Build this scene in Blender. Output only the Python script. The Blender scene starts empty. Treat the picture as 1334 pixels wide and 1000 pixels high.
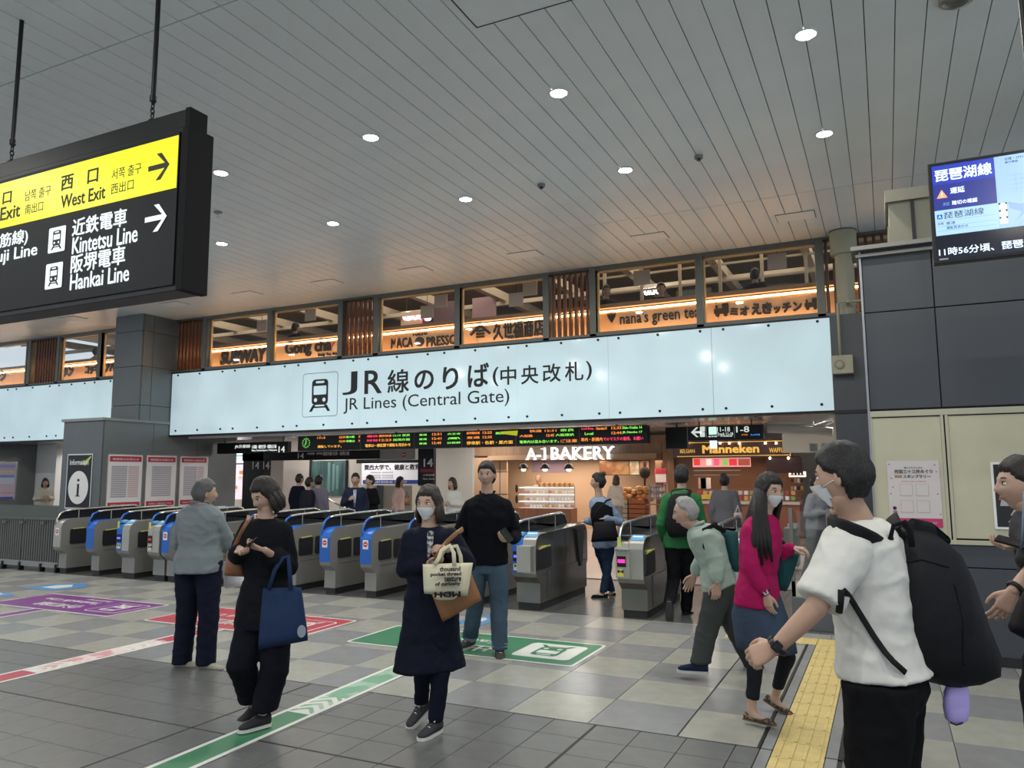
import bpy, bmesh, math, random
from mathutils import Vector, Matrix, noise
random.seed(7)
sc = bpy.context.scene
COL = sc.collection
V = Vector
# ------------------------------------------------------------------ camera
CAM_H = 1.66; FPX = 1002.0
_y, _p, _r = math.radians(25.825), math.radians(6.7285), math.radians(-0.277)
FW = V((-math.sin(_y)*math.cos(_p), math.cos(_y)*math.cos(_p), math.sin(_p)))
_r0 = V((math.cos(_y), math.sin(_y), 0)); _u0 = _r0.cross(FW)
RT = _r0*math.cos(_r)+_u0*math.sin(_r); UP = -_r0*math.sin(_r)+_u0*math.cos(_r)
CAM = V((0, 0, CAM_H))
cd = bpy.data.cameras.new('camera'); cam = bpy.data.objects.new('camera', cd); COL.objects.link(cam)
cam.matrix_world = Matrix.Translation(CAM) @ Matrix((RT, UP, -FW)).transposed().to_4x4()
cd.sensor_width = 36; cd.sensor_fit = 'HORIZONTAL'; cd.lens = FPX/1334*36; cd.clip_start = .05; cd.clip_end = 200
sc.camera = cam
# ------------------------------------------------------------------ world, exposure
w = bpy.data.worlds.new('world'); sc.world = w; w.use_nodes = True
w.node_tree.nodes['Background'].inputs[0].default_value = (.80, .90, 1, 1)
w.node_tree.nodes['Background'].inputs[1].default_value = .58
sc.view_settings.view_transform = 'Standard'; sc.view_settings.look = 'None'
sc.view_settings.gamma = 1; sc.view_settings.use_curve_mapping = False; sc.view_settings.exposure = 0.55
LIGHT_W = 29.0          # one ceiling downlight
CEIL = 5.4              # ceiling height

def area(name, loc, size, power, color, down=True, size_y=None, rot=None, spread=math.pi, parent=None):
    l = bpy.data.lights.new(name, 'AREA'); l.energy = power; l.color = color; l.size = size; l.spread = spread
    if size_y: l.shape = 'RECTANGLE'; l.size_y = size_y
    else: l.shape = 'DISK'
    o = bpy.data.objects.new(name, l); COL.objects.link(o)
    if parent: o.parent = parent; o.location = V(loc)-WLOC[parent.name]
    else: o.location = loc
    if rot: o.rotation_euler = rot
    return o

# ------------------------------------------------------------------ materials
MATS = {}
def mat(name, col, rough=.6, metal=0, emit=0, ecol=None, bump=0, bscale=20, var=0, vscale=5, alpha=None, stretch=None, spec=.5, coat=0, col2=None, thr=.5):
    if name in MATS: return MATS[name]
    m = bpy.data.materials.new(name); m.use_nodes = True; nt = m.node_tree; N = nt.nodes; L = nt.links
    b = N['Principled BSDF']; c = (*col, 1)
    b.inputs['Base Color'].default_value = c; b.inputs['Roughness'].default_value = rough; b.inputs['Metallic'].default_value = metal
    b.inputs['Specular IOR Level'].default_value = spec
    if coat: b.inputs['Coat Weight'].default_value = coat; b.inputs['Coat Roughness'].default_value = .1
    if emit:
        b.inputs['Emission Color'].default_value = (*(ecol or col), 1); b.inputs['Emission Strength'].default_value = emit
    if var or bump or col2:
        tc = N.new('ShaderNodeTexCoord'); mp = N.new('ShaderNodeMapping'); L.new(tc.outputs['Object'], mp.inputs[0])
        if stretch: mp.inputs['Scale'].default_value = stretch
    if var or col2:
        n = N.new('ShaderNodeTexNoise'); n.inputs['Scale'].default_value = vscale; n.inputs['Detail'].default_value = 4
        L.new(mp.outputs[0], n.inputs['Vector'])
        r = N.new('ShaderNodeValToRGB'); L.new(n.outputs[0], r.inputs[0]); L.new(r.outputs[0], b.inputs['Base Color'])
        if col2:
            r.color_ramp.elements[0].position = thr-.04; r.color_ramp.elements[1].position = thr+.04
            r.color_ramp.elements[0].color = c; r.color_ramp.elements[1].color = (*col2, 1)
        else:
            r.color_ramp.elements[0].position = .3; r.color_ramp.elements[1].position = .7
            r.color_ramp.elements[0].color = (*[x*(1-var) for x in col], 1); r.color_ramp.elements[1].color = (*[min(1, x*(1+var)) for x in col], 1)
    if bump:
        n = N.new('ShaderNodeTexNoise'); n.inputs['Scale'].default_value = bscale; n.inputs['Detail'].default_value = 3
        L.new(mp.outputs[0], n.inputs['Vector'])
        bp = N.new('ShaderNodeBump'); bp.inputs['Strength'].default_value = min(1, bump); bp.inputs['Distance'].default_value = .02
        L.new(n.outputs[0], bp.inputs['Height']); L.new(bp.outputs[0], b.inputs['Normal'])
    MATS[name] = m; return m
def glass(name, tint=(1, 1, 1), refl=.12, rough=.02):
    m = bpy.data.materials.new(name); m.use_nodes = True; nt = m.node_tree; N = nt.nodes; L = nt.links
    for n in list(N): N.remove(n)
    o = N.new('ShaderNodeOutputMaterial'); t = N.new('ShaderNodeBsdfTransparent'); g = N.new('ShaderNodeBsdfGlossy'); mx = N.new('ShaderNodeMixShader')
    lw = N.new('ShaderNodeLayerWeight'); lw.inputs[0].default_value = .5
    pw = N.new('ShaderNodeMath'); pw.operation = 'POWER'; pw.inputs[1].default_value = 4; L.new(lw.outputs['Facing'], pw.inputs[0])
    fr = N.new('ShaderNodeMath'); fr.operation = 'MULTIPLY_ADD'; fr.inputs[1].default_value = .6; fr.inputs[2].default_value = refl*.35; L.new(pw.outputs[0], fr.inputs[0])
    t.inputs[0].default_value = (*tint, 1); g.inputs['Roughness'].default_value = rough
    L.new(fr.outputs[0], mx.inputs[0]); L.new(t.outputs[0], mx.inputs[1]); L.new(g.outputs[0], mx.inputs[2]); L.new(mx.outputs[0], o.inputs[0])
    MATS[name] = m; return m

# ------------------------------------------------------------------ objects
WLOC = {}
def tag(o, label=None, cat=None, group=None, kind=None):
    if label: o['label'] = label
    if cat: o['category'] = cat
    if group: o['group'] = group
    if kind: o['kind'] = kind
    return o
def thing(name, label, cat, loc=(0, 0, 0), group=None):
    o = bpy.data.objects.new(name, None); o.empty_display_size = .1; COL.objects.link(o); o.location = loc
    WLOC[o.name] = V(loc); return tag(o, label, cat, group)
def link(name, me, parent=None, loc=None, kind=None):
    """mesh given in world coordinates -> object; under a parent the vertices are moved to the parent's frame"""
    o = bpy.data.objects.new(name, me); COL.objects.link(o)
    base = V((0, 0, 0))
    if parent is not None:
        base = WLOC[parent.name]; o.parent = parent
        me.transform(Matrix.Translation(-base)); WLOC[o.name] = base
    else:
        if loc is None:
            xs = [v.co for v in me.vertices]
            loc = V((sum(v.x for v in xs)/len(xs), sum(v.y for v in xs)/len(xs), min(v.z for v in xs))) if xs else V()
        me.transform(Matrix.Translation(-V(loc))); o.location = loc; WLOC[o.name] = V(loc)
    if kind: o['kind'] = kind
    return o
def children(o): return [c for c in bpy.data.objects if c.parent == o]
def copy_tree(o, parent=None, loc=None, _ch=None):
    if _ch is None:
        _ch = {}
        for c in bpy.data.objects:
            if c.parent: _ch.setdefault(c.parent.name, []).append(c)
    c = o.copy(); COL.objects.link(c); c.parent = parent
    if loc is not None: c.location = loc
    WLOC[c.name] = V(loc) if loc is not None else WLOC.get(o.name, V())
    for k in _ch.get(o.name, []): copy_tree(k, c, None, _ch)
    return c

class MB:
    """mesh builder: verts, faces, per-face material"""
    def __init__(s): s.v = []; s.f = []; s.m = []; s.mats = []; s.sm = []
    def mi(s, m):
        if m not in s.mats: s.mats.append(m)
        return s.mats.index(m)
    def add(s, vs, fs, m, smooth=False):
        k = len(s.v); s.v += [V(v) for v in vs]; i = s.mi(m)
        for f in fs: s.f.append([k+j for j in f]); s.m.append(i); s.sm.append(smooth)
        return s
    def box(s, x0, x1, y0, y1, z0, z1, m, bev=0):
        if x0 > x1: x0, x1 = x1, x0
        if y0 > y1: y0, y1 = y1, y0
        if z0 > z1: z0, z1 = z1, z0
        if bev:
            bm = bmesh.new(); bmesh.ops.create_cube(bm, size=1)
            for v in bm.verts: v.co = V((x0+(v.co.x+.5)*(x1-x0), y0+(v.co.y+.5)*(y1-y0), z0+(v.co.z+.5)*(z1-z0)))
            bmesh.ops.bevel(bm, geom=bm.edges[:], offset=bev, segments=2, affect='EDGES', profile=.5)
            s.bm(bm, m); return s
        vs = [(x, y, z) for z in (z0, z1) for y in (y0, y1) for x in (x0, x1)]
        return s.add(vs, [(0, 2, 3, 1), (4, 5, 7, 6), (0, 1, 5, 4), (2, 6, 7, 3), (0, 4, 6, 2), (1, 3, 7, 5)], m)
    def bm(s, bm, m, smooth=False, mtx=None):
        bm.verts.index_update(); vs = [(mtx @ v.co) if mtx else v.co.copy() for v in bm.verts]
        s.add(vs, [[v.index for v in f.verts] for f in bm.faces], m, smooth); bm.free(); return s
    def prism(s, poly, o, ux, uy, d0, d1, m, smooth=False):
        """2D polygon (counter-clockwise seen from the normal ux x uy) extruded from d0 to d1 along the normal"""
        o = V(o); ux = V(ux); uy = V(uy); n = ux.cross(uy); k = len(poly)
        vs = [o+ux*a+uy*b+n*d0 for a, b in poly]+[o+ux*a+uy*b+n*d1 for a, b in poly]
        fs = [list(range(k))[::-1], list(range(k, 2*k))]+[(i, (i+1) % k, k+(i+1) % k, k+i) for i in range(k)]
        return s.add(vs, fs, m, smooth)
    def cyl(s, p0, p1, r0, m, r1=None, n=16, smooth=True, cap=True):
        p0 = V(p0); p1 = V(p1); r1 = r0 if r1 is None else r1; d = (p1-p0).normalized()
        a = d.orthogonal().normalized(); b = d.cross(a)
        vs = [p+(a*math.cos(t*2*math.pi/n)+b*math.sin(t*2*math.pi/n))*r for p, r in ((p0, r0), (p1, r1)) for t in range(n)]
        s.add(vs, [(i, (i+1) % n, n+(i+1) % n, n+i) for i in range(n)], m, smooth)
        if cap: s.add(vs, [list(range(n))[::-1], list(range(n, 2*n))], m)
        return s
    def tube(s, pts, r, m, n=8, flat=None):
        """swept tube; r number or list; flat=(a,b) gives a ribbon of half sizes a (side) b (normal)"""
        pts = [V(p) for p in pts]; K = len(pts); rings = []; up = None
        for i, p in enumerate(pts):
            t = (pts[min(i+1, K-1)]-pts[max(i-1, 0)]).normalized()
            if up is None: up = t.orthogonal().normalized() if flat is None or len(flat) < 3 else (V(flat[2])-t*t.dot(V(flat[2]))).normalized()
            up = (up-t*up.dot(t)).normalized(); q = t.cross(up)
            rr = r[i] if isinstance(r, (list, tuple)) else r
            a, b = (flat[0], flat[1]) if flat else (rr, rr)
            rings.append([p+q*math.cos(j*2*math.pi/n)*a+up*math.sin(j*2*math.pi/n)*b for j in range(n)])
        vs = [v for g in rings for v in g]
        fs = [(i*n+j, i*n+(j+1) % n, (i+1)*n+(j+1) % n, (i+1)*n+j) for i in range(K-1) for j in range(n)]
        fs += [list(range(n))[::-1], list(range((K-1)*n, K*n))]
        return s.add(vs, fs, m, True)
    def loft(s, secs, m, n=20, smooth=True, ex=2.0, cap=True):
        """secs: (center, axis_u, axis_v, half_u, half_v)"""
        vs = []
        for c, a, b, ra, rb in secs:
            for j in range(n):
                t = j*2*math.pi/n; cx, sx = math.cos(t), math.sin(t)
                cx = math.copysign(abs(cx)**(2/ex), cx); sx = math.copysign(abs(sx)**(2/ex), sx)
                vs.append(V(c)+V(a)*ra*cx+V(b)*rb*sx)
        K = len(secs)
        fs = [(i*n+j, i*n+(j+1) % n, (i+1)*n+(j+1) % n, (i+1)*n+j) for i in range(K-1) for j in range(n)]
        if cap: fs += [list(range(n))[::-1], list(range((K-1)*n, K*n))]
        return s.add(vs, fs, m, smooth)
    def ball(s, c, r, m, rx=None, sub=2, mtx=None, seg=12, rings=8):
        bm = bmesh.new(); bmesh.ops.create_uvsphere(bm, u_segments=seg, v_segments=rings, radius=1)
        rx = rx or (r, r, r); c = V(c)
        for v in bm.verts:
            p = V((v.co.x*rx[0], v.co.y*rx[1], v.co.z*rx[2])); v.co = c+((mtx @ p) if mtx else p)
        return s.bm(bm, m, True)
    def mesh(s, name):
        me = bpy.data.meshes.new(name); me.from_pydata([tuple(v) for v in s.v], [], s.f)
        for m in s.mats: me.materials.append(m)
        for p, i, q in zip(me.polygons, s.m, s.sm): p.material_index = i; p.use_smooth = q
        bm = bmesh.new(); bm.from_mesh(me); bmesh.ops.recalc_face_normals(bm, faces=bm.faces[:]); bm.to_mesh(me); bm.free()
        return me
    def obj(s, name, parent=None, loc=None, kind=None, label=None, cat=None, group=None):
        return tag(link(name, s.mesh(name), parent, loc, kind), label, cat, group)
def box(name, x0, x1, y0, y1, z0, z1, m, parent=None, bev=0, **k): return MB().box(x0, x1, y0, y1, z0, z1, m, bev).obj(name, parent, **k)
def rr(x0, y0, x1, y1, r, n=5):
    out = []
    for cx, cy, a0 in ((x1-r, y0+r, -90), (x1-r, y1-r, 0), (x0+r, y1-r, 90), (x0+r, y0+r, 180)):
        for i in range(n+1):
            a = math.radians(a0+90*i/n); out.append((cx+r*math.cos(a), cy+r*math.sin(a)))
    return out
def circ(cx, cy, r, n=20, ry=None): return [(cx+r*math.cos(i*2*math.pi/n), cy+(ry or r)*math.sin(i*2*math.pi/n)) for i in range(n)]
X3, Y3, Z3 = V((1, 0, 0)), V((0, 1, 0)), V((0, 0, 1))
def flat(name, poly, o, ux, uy, m, parent=None, d0=0, d1=.004, **k): return MB().prism(poly, o, ux, uy, d0, d1, m).obj(name, parent, **k)
TXT = {}
def text(s, o, w, h, m, parent=None, ux=X3, uy=Z3, name='lettering', bold=0, ext=.001, align='L', shear=0, label=None, res=2, lift=0, fit=True):
    """real letters: flat printed or raised meshes; o = lower left corner (or lower centre with align C) of a w x h box"""
    key = (s, res, shear)
    if key not in TXT:
        cu = bpy.data.curves.new('t', 'FONT'); cu.body = s; cu.size = 1; cu.resolution_u = res; cu.extrude = .5; cu.shear = shear
        ob = bpy.data.objects.new('t', cu); COL.objects.link(ob)
        me = bpy.data.meshes.new_from_object(ob); bpy.data.objects.remove(ob)
        xs = [v.co.x for v in me.vertices]; ys = [v.co.y for v in me.vertices]
        TXT[key] = (me, min(xs), max(xs), min(ys), max(ys))
    me0, x0, x1, y0, y1 = TXT[key]; me = me0.copy()
    if bold:     # heavier strokes: the same outlines laid side by side within one stroke width
        src = MB(); vs0 = [v.co.copy() for v in me0.vertices]; fs0 = [list(p.vertices) for p in me0.polygons]; b_ = min(bold, .05)*(.55 if any(ord(c) > 0x4dff for c in s) else .8)
        for dx, dy, dz in ((-b_, -b_, 0), (b_, -b_, .1), (b_, b_, .2), (-b_, b_, .3)): src.add([v+V((dx, dy, dz if v.z > 0 else 0)) for v in vs0], fs0, m)
        me = bpy.data.meshes.new('lettering'); me.from_pydata([tuple(v) for v in src.v], [], src.f); x0, x1, y0, y1 = x0-b_, x1+b_, y0-b_, y1+b_
    sx = w/(x1-x0) if w else None; sy = h/(y1-y0) if h else None
    sx = sx or sy; sy = sy or sx
    ux = V(ux); uy = V(uy); n = ux.cross(uy); o = V(o)
    if align == 'C': o = o-ux*(x1-x0)*sx/2
    for v in me.vertices: v.co = o+ux*(v.co.x-x0)*sx+uy*(v.co.y-y0)*sy+n*(lift+(ext+(v.co.z-.5)*.006*(1 if ext > 0 else -1) if v.co.z > 0 else 0))
    me.materials.clear(); me.materials.append(m)
    ob = link(name, me, parent)
    if label: ob['label'] = label
    return ob
def ray(px, py): return FW*FPX+RT*(px-667)-UP*(py-500)
def GP(px, py, z=0): d = ray(px, py); return CAM+d*((z-CAM_H)/d.z)
def atY(px, py, Y): d = ray(px, py); return CAM+d*(Y/d.y)
def atX(px, py, X): d = ray(px, py); return CAM+d*(X/d.x)
FH = V((-math.sin(_y), math.cos(_y), 0)); RH = V((math.cos(_y), math.sin(_y), 0))
def proj(p):
    q = V(p)-CAM; z = q.dot(FW); return (667+FPX*q.dot(RT)/z, 500-FPX*q.dot(UP)/z) if z > .05 else (1e5, 1e5)
def seen(p, mrg=60):
    a, b = proj(p); return -mrg < a < 1334+mrg and -mrg < b < 1000+mrg

# palette
M_white = mat('white_paint', (.78, .78, .77), .5)
M_ceil = mat('ceiling_metal_plank', (.68, .73, .735), .36, spec=.5, var=.03, vscale=1.5)
M_ceilgap = mat('ceiling_void', (.05, .05, .05), .9)
M_black = mat('black_paint', (.008, .009, .010), .4, spec=.3)
M_sblack = mat('soft_black', (.009, .009, .010), .8, spec=.2)
M_dgrey = mat('dark_grey_panel', (.105, .118, .125), .42, var=.04, vscale=3)
M_navygrey = mat('blue_grey_panel', (.052, .058, .068), .45, var=.06, vscale=2)
M_grey = mat('grey_metal_panel', (.17, .185, .19), .38, metal=.25, var=.04, vscale=2)
M_cream = mat('cream_wall_panel', (.50, .475, .345), .55, var=.04, vscale=4)
M_creamt = mat('cream_trim', (.46, .44, .33), .5)
M_steel = mat('brushed_steel', (.27, .265, .25), .34, metal=.85, bump=.02, bscale=60, stretch=(1, 1, 12))
M_chrome = mat('bright_steel', (.62, .62, .60), .22, metal=.9)
M_blue = mat('gate_blue', (.012, .12, .50), .35)
M_red = mat('signal_red', (.55, .02, .03), .5)
M_yel = mat('bright_yellow', (.75, .75, .05), .5)
M_ink = mat('ink_black', (.012, .013, .016), .6)
M_wood = mat('warm_brown_slat', (.10, .033, .014), .45, var=.2, vscale=6, stretch=(8, 8, .6))
M_woodl = mat('light_oak', (.42, .25, .14), .5, var=.15, vscale=5, stretch=(6, 6, .6))
M_frame = mat('window_frame_bronze', (.13, .135, .12), .45, metal=.3)
M_glass = glass('clear_glass', (.97, .98, .97), .10)
M_acryl = glass('smoked_acrylic', (.05, .06, .08), .12)
def tpx(s, x0, y0, x1, y1, Y, m, parent, **k):
    """letters on a facade-parallel wall at depth Y, measured on the photograph (x0,y0 top left, x1,y1 bottom right, at mid height)"""
    a = atY(x0, (y0+y1)/2, Y); b = atY(x1, (y0+y1)/2, Y); xm = (x0+x1)/2
    zt = atY(xm, y0, Y).z; zb = atY(xm, y1, Y).z
    return text(s, V((a.x, Y, zb)), b.x-a.x, zt-zb, m, parent, **k)
def pictogram(parent, o, s, fg, bg, ux=X3, uz=Z3, d=.002, border=None, plate=True):
    """train front pictogram on a plate of side s"""
    if border: flat('picture_border', rr(0, 0, s, s, s*.07), o, ux, uz, border, parent, 0, d*.5)
    if plate: flat('picture_plate', rr(s*.012, s*.012, s*.988, s*.988, s*.06), o, ux, uz, bg, parent, 0, d)
    P = lambda pts: [(a*s, b*s) for a, b in pts]
    mb = MB()
    for poly in (rr(.27, .27, .73, .85, .09), [(.30, .27), (.38, .27), (.28, .12), (.20, .12)], [(.62, .27), (.70, .27), (.80, .12), (.72, .12)], [(.32, .2), (.68, .2), (.68, .235), (.32, .235)]):
        mb.prism(P(poly), o, ux, uz, d, d*1.8, fg)
    for poly in (rr(.32, .50, .68, .70, .02), rr(.38, .76, .62, .81, .02), circ(.38, .38, .045), circ(.62, .38, .045)):
        mb.prism(P(poly), o, ux, uz, d*1.8, d*2.4, bg)
    return mb.obj('train_picture', parent)

# ================================================================== FLOOR
M_tg = mat('small_grey_floor_tile', (.132, .136, .135), .30, var=.10, vscale=9)
M_tg2 = mat('large_grey_floor_tile', (.225, .23, .232), .26, var=.07, vscale=7)
M_tb = mat('large_beige_floor_tile', (.325, .325, .285), .26, var=.07, vscale=7)
M_td = mat('gate_area_floor_tile', (.10, .105, .105), .25, var=.08, vscale=4)
M_grout = mat('floor_grout', (.035, .036, .036), .8)
M_dark = mat('expansion_joint', (.012, .012, .013), .6)
M_tac = mat('tactile_yellow', (.56, .44, .17), .55, var=.1, vscale=12)
M_far = mat('concourse_floor_beyond', (.42, .38, .38), .22, var=.05, vscale=1)
floor = box('floor', -26, 5, -4, 12.0, -.12, -.008, M_grout, kind='structure')
box('floor', -26, 5, 12.0, 28, -.12, -.002, M_far, kind='structure')
def tile_mesh(w, h, m, g=.0025, top=0.0):
    mb = MB(); z0 = -.03; c = .0012
    x0, x1, y0, y1 = -w/2+g, w/2-g, -h/2+g, h/2-g
    vs = [(x0, y0, z0), (x1, y0, z0), (x1, y1, z0), (x0, y1, z0), (x0, y0, top-c), (x1, y0, top-c), (x1, y1, top-c), (x0, y1, top-c),
          (x0+c, y0+c, top), (x1-c, y0+c, top), (x1-c, y1-c, top), (x0+c, y1-c, top)]
    fs = [(i, (i+1) % 4, 4+(i+1) % 4, 4+i) for i in range(4)]+[(4+i, 4+(i+1) % 4, 8+(i+1) % 4, 8+i) for i in range(4)]+[(8, 9, 10, 11)]
    mb.add(vs, fs, m); return mb
def lay(name, cells, w, h, mats, cap=300):
    """cells (x, y, material index) -> one object per tile; what is past the cap is joined as one stuff part"""
    off = [c for c in cells if not seen((c[0], c[1], 0), 45)]; cells = [c for c in cells if seen((c[0], c[1], 0), 45)]
    cells.sort(key=lambda c: (c[0]**2+c[1]**2))
    mes = {}
    for i, (x, y, k) in enumerate(cells[:cap]):
        if k not in mes: mes[k] = tile_mesh(w, h, mats[k]).mesh(name)
        o = bpy.data.objects.new(name, mes[k]); COL.objects.link(o); o.parent = floor; o.location = V((x, y, 0))-WLOC[floor.name]
    rest = cells[cap:]+off
    if rest:
        mb = MB()
        for x, y, k in rest:
            t = tile_mesh(w, h, mats[k]); mb.add([v+V((x, y, 0)) for v in t.v], t.f, mats[k])
        mb.obj(name+'s_further_off', floor, kind='stuff')
    
J1, YT, SX, SY = 5.075, 8.80, .3025, .2975
LX, LY = .6035, (8.80-5.075)/6
tacX = (-.715, -.42)
cells = []
for i in range(-60, 26):
    for j in range(0, 26):
        x = -1.84+(i+.5)*SX; y = J1-(j+.5)*SY
        if -.93 < x < -.34: continue
        cells.append((x, y, 0))
lay('small_floor_tile', cells, SX, SY, [M_tg], 280)
cells = []
for i in range(-36, 3):
    for j in range(6):
        x = -2.51+(i+.5)*LX; y = J1+(j+.5)*LY
        if x > -1.2: continue
        cells.append((x, y, (i+j) % 2))
lay('large_floor_tile', cells, LX, LY, [M_tb, M_tg2], 160)
cells = [(-.345+.02+(i+.5)*LX, J1+(j+.5)*LY, (i+j) % 2) for i in range(0, 6) for j in range(6)]
lay('large_floor_tile_by_wall', cells, LX, LY, [M_tb, M_tg2], 60)
cells = [(-1.0515, J1+(j+.5)*LY, (j) % 2) for j in range(6)]
lay('narrow_beige_floor_tile', cells, .49, LY, [M_tb, M_tg2], 10)
cells = [(-14.6+(i+.5)*LX, YT+(j+.5)*LX, 0) for i in range(26) for j in range(5)]
lay('gate_area_floor_tile', cells, LX, LX, [M_td], 140)
# narrow slabs and tactile paving
cells = [(x, J1+(j+.5)*LY, 0) for x in (-.7525, -.385) for j in range(6)]+[(x, J1-(j+.5)*.6, 0) for x in (-.7525, -.385) for j in range(5)]
lay('narrow_floor_slab', cells, .07, LY, [M_tg2], 40)
lay('narrow_grey_floor_tile', [(-.861, J1-(j+.5)*SY, 0) for j in range(10)], .142, SY, [M_tg], 10)
def tactile(dots=False):
    mb = tile_mesh(.295, .30, M_tac)
    if dots:
        for a in range(5):
            for b in range(5): mb.cyl(((a-2)*.056, (b-2)*.056, 0), ((a-2)*.056, (b-2)*.056, .005), .013, M_tac, .009, n=8)
    else:
        for a in range(4):
            x = (a-1.5)*.073; mb.box(x-.011, x+.011, -.135, .135, 0, .005, M_tac, .0018)
    return mb.mesh('tactile_tile')
tm = tactile(); td = tactile(True)
for j in range(20):
    y = 8.10-.3*j-.0
    if y < 2.6: break
    o = bpy.data.objects.new('tactile_tile', tm); COL.objects.link(o); o.parent = floor; o.location = V(((tacX[0]+tacX[1])/2, y, .002))-WLOC[floor.name]
for i in range(-2, 5):
    o = bpy.data.objects.new('tactile_dot_tile', td); COL.objects.link(o); o.parent = floor; o.location = V(((tacX[0]+tacX[1])/2-.295+.295*i, 8.41, .002))-WLOC[floor.name]
for i, x in enumerate((-1.2, -.6, 0)):
    box('pale_floor_slab', x, x+.595, 8.57, 8.79, -.03, .0009, M_tb, floor)
# dark expansion joints
for x0, x1, y0, y1 in ((-.81, -.79, J1, 8.25), (-.348, -.325, J1, 8.25), (-1.852, -1.832, -1, J1), (-4.27, -4.25, -1, J1), (-6.69, -6.67, -1, J1), (-26, 4, 3.872, 3.888), (-26, 4, J1-.008, J1+.004)):
    box('expansion_joint', x0, x1, y0, y1, -.01, .0012, M_dark, floor)
box('floor_edge_strip', -14.6, 2, YT-.015, YT+.01, -.01, .0015, M_tb, floor)
# painted floor signs (thin film)
M_pur = mat('film_purple', (.17, .028, .21), .35); M_fr = mat('film_red', (.42, .045, .07), .35); M_fg = mat('film_green', (.035, .19, .09), .35)
M_fw = mat('film_white', (.66, .68, .64), .35); M_fp = mat('worn_pink_film', (.60, .28, .30), .4, col2=(.72, .60, .58), vscale=6); M_fgw = mat('worn_green_film', (.16, .36, .24), .4, col2=(.34, .48, .38), vscale=5)
M_fb = mat('film_blue', (.10, .25, .50), .35)
def floorsign(label, x0, x1, y0, y1, m, lines, group=None):
    t = thing('floor_sign', label, 'floor sign', ((x0+x1)/2, (y0+y1)/2, .002), group)
    o = V((x1, y1, .002)); ux = V((-1, 0, 0)); uy = V((0, -1, 0)); W, H = x1-x0, y1-y0   # reads from the gates
    flat('white_border', rr(0, 0, W, H, .05), o, ux, uy, M_fw, t, 0, .0012)
    flat('coloured_film', rr(.03, .03, W-.03, H-.03, .04), o, ux, uy, m, t, 0, .0026)
    s = H*.62
    flat('picture_plate', rr(.12, H*.19, .12+s, H*.19+s, .06), o, ux, uy, M_fw, t, .0026, .0038)
    flat('picture_ground', rr(.14, H*.19+.02, .10+s, H*.19+s-.02, .05), o, ux, uy, m if m != M_fg else M_fw, t, .0036, .0050)
    pictogram(t, o+ux*.12+uy*H*.19+V((0, 0, .0048)), s, M_fw if m != M_fg else m, m if m != M_fg else M_fw, ux, uy, .0012, plate=False)
    for (s_, fx, fy, w_, h_) in lines:
        text(s_, o+ux*fx+uy*(fy), w_, h_, M_fw, t, ux, uy, lift=.0030, ext=.0012, bold=.02)
    return t
floorsign('purple floor sign with train picture in white border, far left', -10.85, -8.48, 6.38, 7.30, M_pur, [('谷町線', .9, .52, .85, .22), ('Tanimachi Line', .9, .28, 1.1, .14), ('Subway', .9, .12, .5, .1)])
floorsign('red floor sign with train picture, behind the man in grey jacket', -7.90, -5.57, 6.40, 7.42, M_fr, [('御堂筋線', .95, .58, .95, .24), ('Midosuji Line', .95, .30, 1.05, .15), ('Subway', .95, .12, .5, .1)])
floorsign('green floor sign with train picture, behind the woman with cream tote', -5.0, -2.55, 6.45, 7.38, M_fg, [('出口', .95, .52, .6, .24), ('Gate', .95, .28, .5, .14), ('Central', 1.55, .28, .6, .14)])
def floorline(label, xa, xb, y0, y1, m, mw, chev, x2=None):
    t = thing('floor_guide_line', label, 'floor marking', ((xa+xb)/2, y0, .002))
    o = V((0, 0, .002)); x2 = x2 if x2 is not None else (xa, xb)
    def seg(name, a, b, ya, yb, mm, z0, z1):
        k0 = (ya-y0)/(y1-y0); k1 = (yb-y0)/(y1-y0); L = lambda k: xa+(x2[0]-xa)*k
        w_ = xb-xa
        p = [(L(k0)+a*w_, ya), (L(k0)+b*w_, ya), (L(k1)+b*w_, yb), (L(k1)+a*w_, yb)]
        flat(name, p, o, X3, Y3, mm, t, z0, z1)
    seg('white_border', 0, 1, y0, y1, M_fw, 0, .0012)
    cuts = []
    for c0, c1 in chev: cuts += [c0, c1]
    ys = [y0]+cuts+[y1]
    for i in range(0, len(ys)-1, 2): seg('coloured_band', .14, .86, ys[i], ys[i+1], m if i % 4 == 0 else mw, 0, .0026)
    for c0, c1 in chev:
        n = 4; s_ = (c1-c0)/n
        for j in range(n):
            ya = c0+s_*j+.02; w_ = xb-xa; k = (ya-y0)/(y1-y0); Lx = xa+(x2[0]-xa)*k; cx = Lx+w_/2
            flat('chevron', [(cx-w_*.34, ya+.0), (cx, ya+.09), (cx+w_*.34, ya), (cx+w_*.34, ya+.045), (cx, ya+.135), (cx-w_*.34, ya+.045)], o, X3, Y3, mw, t, .0008, .0030)
floorline('green and white striped floor line leading to the green floor sign', -3.87, -3.60, 1.5, 6.45, M_fg, M_fgw, [(4.42, 4.85), (5.85, 6.3)], (-4.02, -3.75))
floorline('red and white floor line leading to the red floor sign', -6.85, -6.57, 1.8, 6.40, M_fr, M_fp, [(4.35, 4.75), (5.25, 5.7)], (-6.87, -6.59))
floorline('short purple floor line leading to the purple floor sign', -9.86, -9.60, 5.75, 6.38, M_pur, M_fp, [])
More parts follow.
